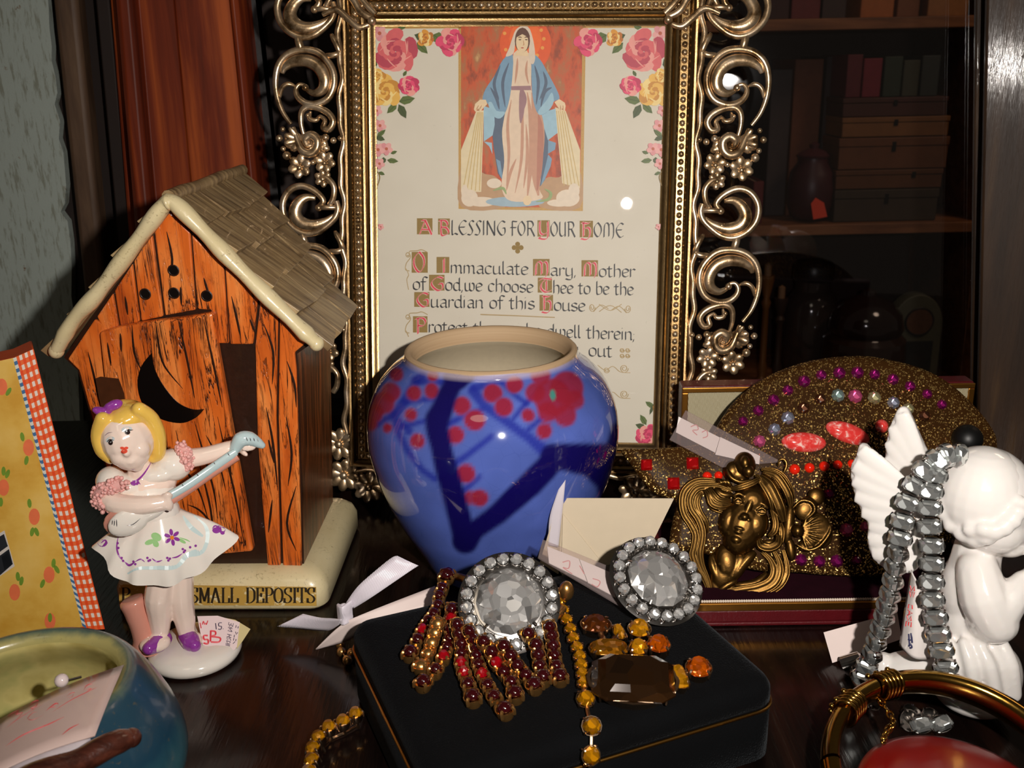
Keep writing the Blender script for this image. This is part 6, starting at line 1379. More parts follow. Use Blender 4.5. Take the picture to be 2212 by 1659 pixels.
bstone('octagon_stone', 576, 1066, 11.0, 8.4, 3.2, m_ambd, 8, .66, 0, z=4.8, table=.66, lab='large smoky topaz with cut corners'); bstone('baguette_stone', 884, 1050, 2.1, 4.2, 1.8, m_amb, 8, .6, 14, z=3.4, table=.6); bstone('round_stone', 1014, 990, 3.5, 3.5, 2.4, m_ambo, 8, z=3.4, lab='deep orange round stone')
for (x0, y0), (x1, y1) in (((330, 720), (415, 862)), ((415, 862), (576, 1066)), ((484, 752), (415, 862)), ((620, 732), (612, 856)), ((748, 836), (612, 856)), ((612, 856), (576, 1000)), ((576, 1066), (884, 1050)), ((884, 1050), (1014, 990)), ((330, 700), (484, 752))): bset.tube([G(*c8(x0, y0), HB + 1.6), G(*c8(x1, y1), HB + 1.6)], 1.0, 8)
bset.build('setting', m_rosegold, br, smooth=50)
# amber bracelet on the shelf in front of the box
def c6(x, y): return (580 + x / 3.464, 1180 + y / 3.464)
bl = [(650, 1252), (555, 1308), (450, 1352), (372, 1430), (330, 1512), (322, 1600), (300, 1690), (330, 1780)]
bc_ = thing('amber_bracelet', 'amber stone bracelet curled on the shelf left of the velvet box', 'bracelet', G(*c6(450, 1500)))
P = [G(*c6(x, y), 5.2) for x, y in bl]; mb = MB()
for i, p in enumerate(P):
    t_ = (P[min(i + 1, len(P) - 1)] - P[max(i - 1, 0)]).normalized(); z = Vector((-.35, -.3, 1)); z = (z - t_ * z.dot(t_)).normalized(); ax = (t_, z.cross(t_), z)
    cup(mb, p, ax, 2.5, 2.2, 2.4, 4, pr_=.34, n=12); inst(pa, 'amber_stone', bc_, p + z * .2, ax, 2.25)
    mb.tube([p - z * 2, p - z * 4.8 + Vector((.5, 0, 0))], .5, 6)
    if i: mb.tube([P[i - 1] - Vector((0, 0, 1.2)), p - Vector((0, 0, 1.2))], .7, 6); mb.tube([P[i - 1] - Vector((0, 0, 4.4)), p - Vector((0, 0, 4.4))], .5, 6)
mb.build('cup_links', m_rosegold, bc_, smooth=50)
q = [c6(x, y) for x, y in ((540, 735), (548, 790), (590, 850), (622, 800))]; gb = thing('bead_chain', 'short dark gold bead chain behind the left corner of the velvet box', 'chain', G(*q[1]))
Q = [G(*p, 1.9) for p in q]
for p in Q: mb = MB(); mb.ell(p, 1.7, nu=12, nv=8); mb.build('bead', m_goldset, gb, smooth=80)
mb = MB(); mb.tube(Q, .4, 6); mb.build('wire', m_goldset, gb, smooth=80)
# ---------------------------------------------------------------- ribbon bow with paper tag
t = NT('white_satin'); co = t.co(); wv = t.n('TexWave', i={'Vector': t.co('Object', (1, 1, 1), (0, 0, .7)), 'Scale': 700}, bands_direction='X'); t.pr(srgb(222, 214, 224), .3, 0, t.bump(wv.outputs['Fac'], .35, .0003), Sheen_Weight=.3, Anisotropic=.4); m_satin = t.mt
m_paper = flat('white_tag_paper', srgb(224, 206, 200), .6, var=.06, vs=100); m_cream = m_cream; m_creamp = flat('cream_card', srgb(204, 188, 162), .6, var=.05, vs=200)
rib = thing('ribbon_bow', 'white satin ribbon knot with two loose tails behind the velvet box', 'ribbon', G(742, 1322, 16))
def band(name, L, Rr, mat, parent, th=.25):
    mb = MB(); a = cr(L, 6); b = cr(Rr, 6); n = len(a); K = 4; vs = [lerp(p, q, k / K) for p, q in zip(a, b) for k in range(K + 1)]
    mb.add(vs, [(i * (K + 1) + k, i * (K + 1) + k + 1, (i + 1) * (K + 1) + k + 1, (i + 1) * (K + 1) + k) for i in range(n - 1) for k in range(K)]); m2_ = MB(); m2_.v, m2_.f, m2_.m = list(mb.v), list(mb.f), list(mb.m)
    o = mb.build(name, mat, parent, smooth=80); k = o.modifiers.new('t', 'SOLIDIFY'); k.thickness = th * MM; k.offset = 0; return o, m2_
band('ribbon_tail', [G(745, 1306, 19), G(772, 1268, 26), G(812, 1232, 31), G(846, 1205, 34), G(858, 1201, 35)], [G(764, 1314, 18), G(800, 1292, 23), G(850, 1258, 28), G(888, 1232, 31), G(904, 1222, 32)], m_satin, rib)
band('ribbon_tail', [G(738, 1338, 16), G(716, 1336, 14), G(690, 1334, 12), G(655, 1326, 11)], [G(732, 1350, 13), G(708, 1362, 7), G(660, 1360, 5), G(599, 1353, 6)], m_satin, rib)
mb = MB(); kc = G(744, 1324, 17)
for k in range(9):
    a = k * .7; mb.tube(cr([kc + Vector((-2.2, 1.2, -3.6 + k * .75)), kc + Vector((0, -2.4 + .3 * math.sin(a), -2.6 + k * .75)), kc + Vector((2.4, .6, -2.4 + k * .8))], 4), .62, 6)
mb.ell(kc, (2.2, 1.8, 3.6)); mb.build('knot', m_satin, rib, remesh=.35, rsm=1)
tg2 = thing('paper_tag', 'narrow folded white paper tag tied under the satin ribbon knot', 'price tag', G(760, 1350, 14))
band('paper', [G(682, 1402, 3), G(735, 1352, 13), G(790, 1324, 17), G(940, 1266, 21)], [G(683, 1403, 2.4), G(752, 1384, 6), G(800, 1352, 13), G(935, 1310, 17)], m_paper, tg2, .3)
# ---------------------------------------------------------------- cream card with sheer ribbon beside the vase
CYp = Vector((0, 309.5, 0)); CN = Vector((-.02, -1, .12)).normalized()
def cpl(x, y, off=0.0): return PL(x, y, CYp + CN * off, CN)
cd1 = thing('cream_card', 'cream folded card standing between the blue vase and the brass brooch', 'card', cpl(1300, 1190))
mb = MB(); mb.prism([cpl(*p) for p in ((1214, 1076), (1456, 1077), (1414, 1162), (1395, 1250), (1230, 1262), (1205, 1230))], -CN * .4); mb.build('front_leaf', m_creamp, cd1, smooth=0)
mb = MB(); a, b, c_, d_ = cpl(1216, 1080, .6), cpl(1205, 1240, .6), cpl(1166, 1215, 6), cpl(1200, 1100, 4); mb.prism([a, b, c_, d_], Vector((.3, .25, 0))); mb.prism([cpl(1216, 1110, .6), cpl(1300, 1215, 1.0), cpl(1212, 1236, 1.4)], -CN * .3); mb.build('folded_leaf', m_creamp, cd1, smooth=0)
t = NT('sheer_ribbon'); tr = t.n('BsdfTransparent'); pb = t.n('BsdfPrincipled', i={'Base Color': (*srgb(222, 214, 222), 1), 'Roughness': .4}); mx = t.n('MixShader', i={0: .72}); t.l(tr.outputs[0], mx.inputs[1]); t.l(pb.outputs[0], mx.inputs[2]); t.l(mx.outputs[0], t.out.inputs[0])
o, _ = band('ribbon', [cpl(1217, 1030, 3), cpl(1200, 1075, 4), cpl(1187, 1120, 4.4), cpl(1184, 1178, 4.5)], [cpl(1222, 1034, 3), cpl(1218, 1075, 4), cpl(1213, 1120, 4.4), cpl(1206, 1182, 4.5)], t.mt, cd1, .15)
# ---------------------------------------------------------------- tape-wrapped tags
t = NT('clear_tape_sleeve'); tr = t.n('BsdfTransparent', i={'Color': (.9, .86, .86, 1)}); pb = t.n('BsdfPrincipled', i={'Base Color': (*srgb(190, 174, 172), 1), 'Roughness': .12}); mx = t.n('MixShader', i={0: .16}); t.l(tr.outputs[0], mx.inputs[1]); t.l(pb.outputs[0], mx.inputs[2]); t.l(mx.outputs[0], t.out.inputs[0]); m_tape = t.mt
def taped(label, outer, inner, f, marks=()):
    o_ = thing('taped_tag', label, 'price tag', f(*outer[0], 0))
    n = (f(*outer[1], 0) - f(*outer[0], 0)).cross(f(*outer[3], 0) - f(*outer[0], 0)).normalized(); n = n if n.dot(CAM - f(*outer[0], 0)) > 0 else -n
    for q in inner:
        mb = MB(); mb.prism([f(*p, 0) for p in q], -n * .3); b = bvh_of(mb); mb.build('paper', flat('bright_tag_paper', srgb(232, 224, 220), .6), o_, smooth=0)
    mb = MB(); mb.prism([f(*p, 0) + n * .35 for p in outer], -n * 1.0); mb.build('tape', m_tape, o_, smooth=0, bevel=.2)
    if marks:
        mb = MB()
        for L in marks:
            q = cr([f(*p, 0) + n * .05 for p in L], 4); mb.tube(q, .18, 4, up=n, flat=.2)
        mb.build('handwriting', flat('faint_pink_pen', srgb(214, 150, 150), .6), o_, smooth=0)
    return o_
T2a, T2b, T2c = G(1180, 1169, 43), G(1180, 1234, 38), G(1340, 1236, 35); T2n = (T2b - T2a).cross(T2c - T2a).normalized()
taped('tape-wrapped white tag slanting down behind the front rhinestone earring', [(1172, 1166), (1330, 1230), (1352, 1316), (1162, 1204)], [[(1182, 1180), (1250, 1207), (1268, 1256), (1186, 1216)], [(1252, 1208), (1318, 1236), (1330, 1290), (1270, 1258)]], lambda x, y, o: PL(x, y, T2a + T2n * o, T2n), [[(1215, 1215), (1230, 1212), (1228, 1228), (1216, 1226), (1236, 1240)], [(1252, 1222), (1262, 1240)], [(1280, 1250), (1296, 1256), (1290, 1268), (1278, 1262)]])
for pz_ in _protos: bpy.data.objects.remove(pz_)
# ================================================================== MAROON JEWEL CASE (open, lid standing up behind)
JL, JR = G(1452, 1356), G(2170, 1346)
jx = Vector((JR.x - JL.x, JR.y - JL.y, 0)).normalized(); jy = Vector((-jx.y, jx.x, 0)); jZ = Vector((0, 0, 1)); JAX = (jx, jy, jZ); JW = (JR - JL).length; JD = 66.0; JH = 9.5
j0 = JL.copy(); j0.z = .2
jc = thing('jewel_case', 'open maroon jewel case with gold edging and ribbed lining behind the glitter ornament', 'jewel case', j0 + jx * JW / 2 + jy * JD / 2)
m_mar = flat('maroon_leatherette', srgb(86, 16, 22), .35, var=.2, vs=300, bmp=.25, bs=1500, Coat_Weight=.2); m_marv = flat('maroon_velvet', srgb(34, 4, 14), .9, var=.4, vs=200, bmp=.5, bs=2500, Specular_IOR_Level=.1, Sheen_Weight=.02, Sheen_Tint=(.6, .15, .3)); m_jg = flat('brushed_gold_edge', srgb(190, 130, 56), .35, 1.0, var=.15, vs=300)
t = NT('ribbed_satin_lining'); co = t.co(); wv = t.n('TexWave', i={'Vector': t.co('Object', (1, 1, 1), (0, R(12), 0)), 'Scale': 620, 'Distortion': .4}, bands_direction='X'); t.pr(t.mix(wv.outputs['Fac'], srgb(120, 104, 66), srgb(214, 206, 176)), .35, 0, t.bump(wv.outputs['Fac'], .4, .0003)); m_rib = t.mt
def jp_(u, v, w_): return j0 + jx * u + jy * v + jZ * w_
def jbox(mb, u0, u1, v0, v1, w0, w1, m=0): mb.box(jp_((u0 + u1) / 2, (v0 + v1) / 2, (w0 + w1) / 2), (u1 - u0, v1 - v0, w1 - w0), JAX, m)
mb = MB(); jbox(mb, 0, JW, 0, JD, 0, 1.5); jbox(mb, 0, JW, 0, 2.2, 1.5, JH - 3.4); jbox(mb, 0, JW, JD - 2.2, JD, 1.5, JH - .5); jbox(mb, 0, 2.2, 2.2, JD - 2.2, 1.5, JH - .5); jbox(mb, JW - 2.2, JW, 2.2, JD - 2.2, 1.5, JH - .5); mb.build('base', m_mar, jc, smooth=0, bevel=.5)
mb = MB(); jbox(mb, -.2, JW + .2, -.3, 1.9, JH - 3.4, JH - .4); mb.build('gold_edge', m_jg, jc, smooth=0, bevel=.3)
mb = MB()
for k in range(int(JW / .8)): mb.ell(jp_(.6 + k * .8, .9, JH - .1), (.5, .6, .55), JAX, nu=6, nv=5)
mb.build('white_beading', flat('white_cord', srgb(216, 200, 184), .6), jc, smooth=80)
mb = MB(); jbox(mb, 2.3, JW - 2.3, 2.3, JD - 2.3, 1.6, 7.0); mb.build('velvet_lining', m_marv, jc, smooth=0, bevel=1.2)
LH = 66.0; lv = JD + 1.0
lp = Vector((jp_(0, lv, 0).x, jp_(0, lv, 0).y, 0)); lidL = PL(1474, 836, lp, jy) - j0; lidR = PL(2106, 834, lp, jy) - j0
u0, u1, lt = lidL.dot(jx), lidR.dot(jx), lidL.z
print('lid', u0, u1, lt, JW)
mb = MB(); jbox(mb, u0, u1, lv + .4, lv + 9, 1.0, lt); mb.build('lid', m_mar, jc, smooth=0, bevel=.8)
mb = MB(); b_ = 2.4
jbox(mb, u0, u1, lv - .6, lv + .4, lt - b_, lt - .3); jbox(mb, u0, u0 + b_, lv - .6, lv + .4, 8, lt - b_); jbox(mb, u1 - b_, u1, lv - .6, lv + .4, 8, lt - b_); mb.build('lid_gold_edge', m_jg, jc, smooth=0, bevel=.3)
mb = MB(); jbox(mb, u0 + b_, u1 - b_, lv + .1, lv + .38, 7, lt - b_); mb.build('lid_lining', m_rib, jc, smooth=0)

# ================================================================== GLITTER ORNAMENT (leans in the case)
oB = jp_(0, 20, 7.3); oB = G(1800, 1243, 8.0); oT = PL(1850, 775, jp_(0, lv - 8, 0), jy)
od = oT - oB; od = Vector((0, od.dot(jy), od.z)).normalized(); oy_ = jy * od.y + jZ * od.z; oy_.normalize(); oN = jx.cross(oy_).normalized()
oN = oN if oN.dot(CAM - oB) > 0 else -oN
def op(x, y, off=0.0): return PL(x, y, oB + oN * off, oN)
orn = thing('glitter_ornament', 'fish-shaped gold glitter resin ornament set with coloured stones leaning in the jewel case', 'ornament', oB)
t = NT('gold_glitter_resin'); co = t.co()
v = t.n('TexVoronoi', i={'Vector': co, 'Scale': 2300}, feature='F1'); g = t.n('NewGeometry'); d = t.n('VectorMath', operation='MULTIPLY_ADD'); t.l(v.outputs['Color'], d.inputs[0]); d.inputs[1].default_value = (1.5,) * 3; d.inputs[2].default_value = (-.75,) * 3
a = t.n('VectorMath', operation='ADD'); t.l(g.outputs['Normal'], a.inputs[0]); t.l(d.outputs[0], a.inputs[1]); nn = t.n('VectorMath', operation='NORMALIZE'); t.l(a.outputs[0], nn.inputs[0])
sc_ = t.n('SeparateColor'); t.l(v.outputs['Color'], sc_.inputs[0]); flk = t.ramp(sc_.outputs[2], [(.78, (0, 0, 0)), (.82, (1, 1, 1))]); c = t.mix(flk, t.mix(t.noise(co, 90, 4), srgb(34, 20, 8), srgb(66, 40, 15)), srgb(224, 184, 110)); nm = t.n('Mix', data_type='VECTOR'); t.l(flk, nm.inputs[0]); t.l(g.outputs['Normal'], nm.inputs[4]); t.l(nn.outputs[0], nm.inputs[5])
t.pr(c, .4, t.math('MULTIPLY', flk, .9), nm.outputs[1], Specular_IOR_Level=.06); m_glit = t.mt
def c13(x, y): return (1300 + x / 2.4255, 750 + y / 2.4255)
out = [(100, 545), (170, 536), (330, 532), (470, 520), (560, 480), (610, 400), (680, 300), (800, 195), (950, 120), (1120, 72), (1330, 54), (1500, 76), (1660, 120), (1800, 195), (1920, 300), (2010, 410), (2050, 500), (2030, 640), (1960, 800), (1860, 960), (1740, 1080), (1600, 1160), (1450, 1196), (1300, 1200), (1120, 1190), (1010, 1180), (900, 1180), (760, 1160), (600, 1100), (460, 1070), (380, 1080), (350, 1030), (370, 900), (390, 820), (330, 790), (260, 760), (200, 690), (150, 620)]
P = cr([Vector((*c13(x, y), 0)) for x, y in out], 4, True); n = len(P)
lo3 = [op(p.x, p.y, 0) for p in P]; ctr = sum(lo3, Vector()) / n
mb = MB(); L = [[p + (ctr - p) * .015 for p in lo3], [p + oN * 1.2 for p in lo3], [p + oN * 3.0 for p in lo3], [p + (ctr - p) * .03 + oN * 4.4 for p in lo3], [p + (ctr - p) * .09 + oN * 5.2 for p in lo3]]; stack_rings(mb, L)
mb.build('body', m_glit, orn, smooth=50); OF = 5.2
OAX = frame_ax(oN, oy_)
gmats = {'m': facet('magenta_stone', srgb(200, 40, 150), 800, .55, .22, .7, .25, .4), 'p': facet('pink_stone', srgb(255, 110, 170), 800, .5, .25, .5, .5, .4), 'a': facet('aurora_stone', srgb(200, 236, 230), 800, .5, .26, .7, .45, .4), 'y': facet('pale_yellow_stone', srgb(246, 238, 180), 800, .5, .26, .7, .45, .4), 'b': facet('pale_blue_stone', srgb(206, 214, 240), 800, .5, .26, .7, .45, .4), 'k': facet('dull_brown_stone', srgb(120, 74, 50), 900, .4, .2, .7, .3, .4), 'r': flat('red_bead', srgb(236, 36, 14), .12, Coat_Weight=.6), 's': facet('red_square_stone', srgb(224, 14, 20), 500, .3, .12, .4, .6, .6)}
pg = {}
for k_, m_ in gmats.items():
    mb = MB()
    if k_ == 'r': mb.lathe([(1, 0), (.95, .35), (.75, .68), (.4, .92), (0.001, 1)], (0, 0, 0), 16)
    elif k_ == 's': gem(mb, (0, 0, 0), UA, 1, 1, .6, 8, .6, .2, .86)
    else: gem(mb, (0, 0, 0), UA, 1, 1, .7, 8, .5, .3)
    pg[k_] = mb.build(m_.name, m_, smooth=0 if k_ != 'r' else 60, origin=(0, 0, 0))
stones = [('m', 740, 388, 24), ('m', 820, 332, 26), ('m', 900, 276, 28), ('m', 975, 225, 26), ('m', 1060, 178, 30), ('m', 1150, 145, 26), ('m', 1245, 134, 30), ('m', 1340, 132, 30), ('m', 1430, 142, 26), ('m', 1526, 168, 28), ('m', 1616, 204, 26), ('m', 1705, 245, 24), ('m', 1782, 300, 24),
          ('p', 826, 492, 30), ('b', 905, 430, 30), ('b', 975, 370, 32), ('k', 1058, 318, 30), ('k', 1146, 272, 28), ('a', 1238, 252, 32), ('p', 1328, 256, 34), ('y', 1428, 264, 32), ('b', 1528, 290, 30), ('y', 1606, 322, 28), ('k', 1690, 360, 28),
          ('r', 552, 676, 22), ('r', 612, 672, 20), ('r', 1010, 640, 25), ('r', 1088, 632, 24), ('r', 1165, 624, 24), ('r', 1236, 616, 22), ('r', 1310, 610, 20),
          ('s', 235, 616, 26), ('s', 476, 608, 28), ('s', 376, 714, 28), ('m', 1188, 770, 26), ('p', 1282, 958, 32), ('m', 1044, 1114, 28), ('m', 1140, 1122, 28), ('m', 1232, 1120, 30), ('m', 1334, 1118, 24), ('p', 1380, 940, 24)]
for k_, x, y, r in stones:
    p = op(*c13(x, y), OF); inst(pg[k_], {'r': 'red_bead', 's': 'square_stone'}.get(k_, 'round_stone'), orn, p - oN * .1, OAX, r / 2.4255 / 5.2)
for o_ in pg.values(): bpy.data.objects.remove(o_)
t = NT('coral_marble'); co = t.co(); t.pr(t.ramp(t.noise(co, 420, 4, .6, .8), [(.44, srgb(228, 60, 56)), (.56, srgb(236, 96, 90)), (.66, srgb(250, 206, 196))]), .1, 0, None, Coat_Weight=.8); m_coral = t.mt
for x, y, rx, ry, rot in ((1058, 498, 118, 50, 3), (1288, 450, 120, 50, 20), (1466, 414, 34, 34, 0)):
    p = op(*c13(x, y), OF); q = op(*c13(x + 100 * math.cos(R(rot)), y + 100 * math.sin(R(rot))), OF); X = (q - p).normalized(); mb = MB(); mb.ell(p, (rx / 2.4255 / 5.9, ry / 2.4255 / 5.5, 2.6), (X, oN.cross(X), oN), nu=24, nv=12); mb.build('coral_cabochon', m_coral, orn, smooth=179)
p = op(*c13(1915, 482), OF + 2.4); mb = MB(); mb.ell(p, 5.4, nu=24, nv=16); mb.build('black_eye_bead', flat('matte_black_bead', srgb(10, 10, 10), .45), orn, smooth=179)
# tape-wrapped tag across the ornament
taped('tape-wrapped white tag lying across the glitter ornament above the brass brooch', [(1481, 886), (1690, 998), (1560, 1010), (1446, 950)], [[(1466, 900), (1555, 945), (1545, 978), (1460, 934)], [(1556, 944), (1642, 985), (1640, 1003), (1545, 982)]], lambda x, y, o: op(x, y, 8.5 + o), [[(1492, 922), (1504, 918), (1508, 928), (1496, 930), (1506, 940)], [(1516, 934), (1526, 930), (1528, 942), (1518, 946)]])

# ================================================================== BRASS LADY BROOCH
bB = G(1532, 1306, 1.0); bNn = Vector((-.12, -.86, .42)).normalized()
def qp(x, y, n=0.0): return PL(1440 + x / 4.608, 960 + y / 4.608, bB + bNn * n, bNn)
BU = .0345 * 1.0
lady = thing('brass_brooch', 'antique brass brooch of a long-haired woman with a flower at her cheek', 'brooch', bB)
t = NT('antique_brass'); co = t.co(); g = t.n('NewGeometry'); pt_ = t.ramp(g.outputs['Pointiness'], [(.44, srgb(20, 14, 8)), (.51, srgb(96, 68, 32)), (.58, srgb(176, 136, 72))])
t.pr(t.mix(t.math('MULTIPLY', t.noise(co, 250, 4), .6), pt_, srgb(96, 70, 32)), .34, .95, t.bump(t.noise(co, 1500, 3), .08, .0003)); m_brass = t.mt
def qs(mb, pts, r, n=0.0, arch=.8, tap=(.5, .5), seg=10, flat_=.8):
    q = [qp(x, y, n) for x, y in pts]; q = cr(q, 5); L = len(q) - 1
    mb.tube([p + bNn * (arch * math.sin(PI * i / L)) for i, p in enumerate(q)], [r * BU * min(1, lerp(tap[0], 1, min(1, i / L / .25)), lerp(tap[1], 1, min(1, (1 - i / L) / .25))) for i in range(L + 1)], seg, up=bNn, flat=flat_)
def qe(mb, x, y, rx, ry, rn, n=0.0, rot=0):
    p = qp(x, y, n); X = (qp(x + 50 * math.cos(R(rot)), y + 50 * math.sin(R(rot)), n) - p).normalized(); mb.ell(p, (rx * BU, ry * BU * 1.05, rn * BU), (X, bNn.cross(X).normalized(), bNn), nu=20, nv=12)
hair = [([(660, 440), (560, 385), (420, 362), (290, 372), (185, 450), (152, 560), (172, 690), (240, 800), (285, 900), (272, 1020), (256, 1100), (300, 1220), (360, 1310), (405, 1420), (430, 1530)], 42, .6),
        ([(645, 470), (520, 425), (400, 424), (300, 440), (235, 530), (246, 640), (312, 740), (352, 850), (352, 950), (330, 1080), (350, 1200), (400, 1320), (440, 1450)], 40, .9), ([(400, 440), (330, 500), (300, 580), (330, 680), (390, 780), (400, 880)], 34, .8),
        ([(650, 600), (545, 622), (450, 590), (420, 500), (385, 450)], 40, 1.6), ([(640, 560), (530, 560), (470, 510), (430, 440)], 34, 2.0), ([(640, 640), (560, 665), (470, 640), (420, 600)], 26, 1.0), ([(660, 500), (560, 500), (480, 440)], 30, 1.6),
        ([(648, 445), (740, 425), (850, 385), (935, 335)], 34, 2.6), ([(650, 410), (560, 380), (490, 345)], 26, 2.0), ([(600, 400), (560, 350)], 16, 3), ([(640, 410), (590, 350)], 16, 3), ([(560, 400), (520, 355)], 16, 3),
        ([(930, 320), (1010, 400), (1075, 520), (1125, 640), (1165, 770)], 62, 2.0), ([(960, 270), (1080, 310), (1160, 410), (1215, 520), (1235, 620)], 44, 1.4), ([(940, 250), (1050, 255), (1150, 310), (1225, 420), (1268, 540)], 26, 1.0), ([(890, 300), (980, 440), (1040, 560), (1060, 680)], 36, 2.2),
        ([(1040, 640), (1078, 760), (1068, 860), (1010, 915)], 34, 2.2), ([(915, 930), (935, 1005), (1020, 1025), (1100, 985), (1116, 900)], 46, 2.0), ([(1120, 760), (1140, 860), (1130, 960), (1080, 1030)], 34, 1.0), ([(960, 960), (1020, 975), (1060, 950)], 20, 3.0),
        ([(950, 1070), (1030, 1150), (1062, 1250), (1022, 1350), (900, 1410), (740, 1440), (580, 1470), (470, 1530)], 40, .8), ([(1060, 1050), (1115, 1160), (1125, 1280), (1070, 1390), (940, 1458), (760, 1480), (560, 1510)], 38, .9), ([(1160, 1050), (1195, 1200), (1185, 1310), (1120, 1410), (1000, 1475), (800, 1505), (600, 1530), (480, 1560)], 34, .5), ([(700, 1350), (600, 1400), (500, 1470)], 30, 1.0)]
mb = MB()
for pts, r, n_ in hair:
    qs(mb, pts, r * 1.16, n_)
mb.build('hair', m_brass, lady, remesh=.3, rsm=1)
mb = MB()
for pts, r, n_ in hair:                        # engraved strand lines
    if len(pts) < 4: continue
    for off in (-.45, 0, .45):
        q = cr([qp(x, y, n_ + .0) for x, y in pts], 5); L = len(q) - 1; P = []
        for i, p in enumerate(q):
            tt = (q[min(L, i + 1)] - q[max(0, i - 1)]).normalized(); s_ = tt.cross(bNn); k = min(1, lerp(.5, 1, min(1, i / L / .25)), lerp(.5, 1, min(1, (1 - i / L) / .25)))
            rr_ = r * 1.16 * BU * k; P.append(p + s_ * (off * rr_ * 1.3) + bNn * (.8 * math.sin(PI * i / L) + rr_ * .8 * math.sqrt(max(0, 1 - (off * 1.3) ** 2)) + .02))
        mb.tube(P, .17, 5)
mb.build('hair_strand_line', m_brass, lady, smooth=80)
mb = MB(); qe(mb, 775, 205, 118, 135, 100, 1.5); qe(mb, 655, 265, 100, 112, 80, 1.0); qe(mb, 705, 300, 130, 80, 70, 1.2, 20); qe(mb, 815, 270, 62, 62, 60, 4.2); qe(mb, 780, 180, 52, 70, 50, 4.0); qs(mb, [(600, 250), (640, 330), (740, 375), (850, 350)], 22, 3.4); mb.build('hair_bun', m_brass, lady, remesh=.3, rsm=2)
mb = MB()
qe(mb, 760, 800, 222, 296, 130, 1.0, 14); qe(mb, 850, 560, 190, 170, 120, .9, 14); qe(mb, 700, 960, 150, 150, 110, 1.2); qe(mb, 880, 790, 140, 170, 90, 2.0, 14); qe(mb, 620, 760, 110, 170, 80, 1.6, 14)
qs(mb, [(860, 520), (830, 590), (800, 660), (775, 715)], 36, 3.9, .4, (.8, 1)); qe(mb, 775, 722, 44, 38, 44, 4.7); qe(mb, 738, 735, 28, 24, 30, 4.6); qe(mb, 815, 752, 28, 24, 30, 4.6)
qe(mb, 728, 838, 60, 20, 36, 4.6, 14); qe(mb, 716, 872, 50, 22, 36, 4.5, 14); qe(mb, 694, 948, 66, 52, 54, 3.6, 10)
qs(mb, [(660, 520), (720, 490), (790, 530)], 18, 4.0, .3); qs(mb, [(880, 600), (950, 590), (1010, 640)], 18, 3.9, .3); qe(mb, 712, 560, 56, 30, 30, 3.9, 14); qe(mb, 948, 664, 56, 32, 30, 3.6, 18); qs(mb, [(664, 565), (712, 532), (762, 566)], 9, 4.9, .2); qs(mb, [(898, 660), (950, 632), (1000, 672)], 9, 4.6, .2); qs(mb, [(668, 580), (712, 592), (756, 580)], 8, 4.7, .2); qs(mb, [(900, 680), (948, 698), (994, 686)], 8, 4.5, .2)
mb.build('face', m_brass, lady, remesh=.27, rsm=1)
mb = MB(); qe(mb, 600, 1170, 130, 190, 80, .4, -8); qe(mb, 560, 1290, 140, 170, 66, .2, 10); qe(mb, 500, 1240, 90, 170, 50, 0, -10); qe(mb, 490, 1400, 80, 110, 46, 0, -10); qs(mb, [(880, 1070), (800, 1140), (720, 1240), (650, 1360)], 62, .6, .6); qs(mb, [(440, 1110), (460, 1220), (520, 1360), (560, 1440)], 46, .2); qs(mb, [(760, 1060), (720, 1160), (660, 1280), (620, 1400)], 60, .3); qs(mb, [(540, 1090), (560, 1200), (580, 1330)], 50, .8); qs(mb, [(620, 1420), (760, 1400), (900, 1370), (1000, 1280)], 46, .1)
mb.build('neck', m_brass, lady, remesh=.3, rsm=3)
mb = MB(); qe(mb, 1500, 850, 150, 190, 34, 1.0, -20); qe(mb, 1390, 640, 110, 125, 40, 1.4, 30); qe(mb, 1490, 520, 90, 90, 36, .8); qe(mb, 1215, 790, 62, 200, 50, .6, 8); qe(mb, 1235, 1040, 52, 120, 44, .3, -6); qe(mb, 1420, 980, 120, 70, 36, 1.0, -30); qe(mb, 1300, 860, 60, 64, 70, 2.0); qs(mb, [(1285, 990), (1400, 1050), (1520, 1010), (1620, 880), (1630, 800)], 16, 1.4); qs(mb, [(1250, 640), (1340, 560), (1440, 580), (1470, 660), (1400, 740)], 16, 2.4)
for a in range(-60, 70, 16): qs(mb, [(1330, 860), (1330 + 130 * math.cos(R(a)), 860 + 140 * math.sin(R(a))), (1330 + 260 * math.cos(R(a)) * (.95 if abs(a) < 50 else .8), 860 + 210 * math.sin(R(a)))], 9, 1.9, .3)
mb.build('flower', m_brass, lady, remesh=.3, rsm=1)
mb = MB(); qs(mb, [(1110, 215), (1120, 160), (1165, 150), (1192, 200), (1170, 270), (1140, 310)], 14, .4); qe(mb, 432, 1540, 34, 34, 30, .8); qe(mb, 520, 1510, 30, 30, 28, 1.0); mb.build('finding', m_brass, lady, smooth=80)

# ================================================================== WHITE ANGEL
ac = G(2062, 1528, .2); aN = Vector((-ac.x, -ac.y, 0)).normalized(); aR = Vector((-aN.y, aN.x, 0)); aR = aR if aR.x > 0 else -aR; aZ = Vector((0, 0, 1)); AAX = (aR, aN, aZ)
def ap(x, y, n=0.0): return PL(1780 + x / 2.5926, 860 + y / 2.5926, ac + aN * n, aN)
AU = 1 / 2.5926 / 7.25
ang = thing('angel_figurine', 'white glazed kneeling angel figurine with raised wings praying', 'figurine', ac)
m_ang = flat('white_angel_glaze', srgb(230, 224, 219), .16, Coat_Weight=.5, Coat_Roughness=.06, Subsurface_Weight=.05)
def ae(mb, x, y, rx, rz, rn, n=0.0, rot=0):
    c, s_ = math.cos(R(rot)), math.sin(R(rot)); X = aR * c - aZ * s_; Z = aR * s_ + aZ * c; mb.ell(ap(x, y, n), (rx * AU, rn * AU, rz * AU), (X, aN, Z), nu=24, nv=14)
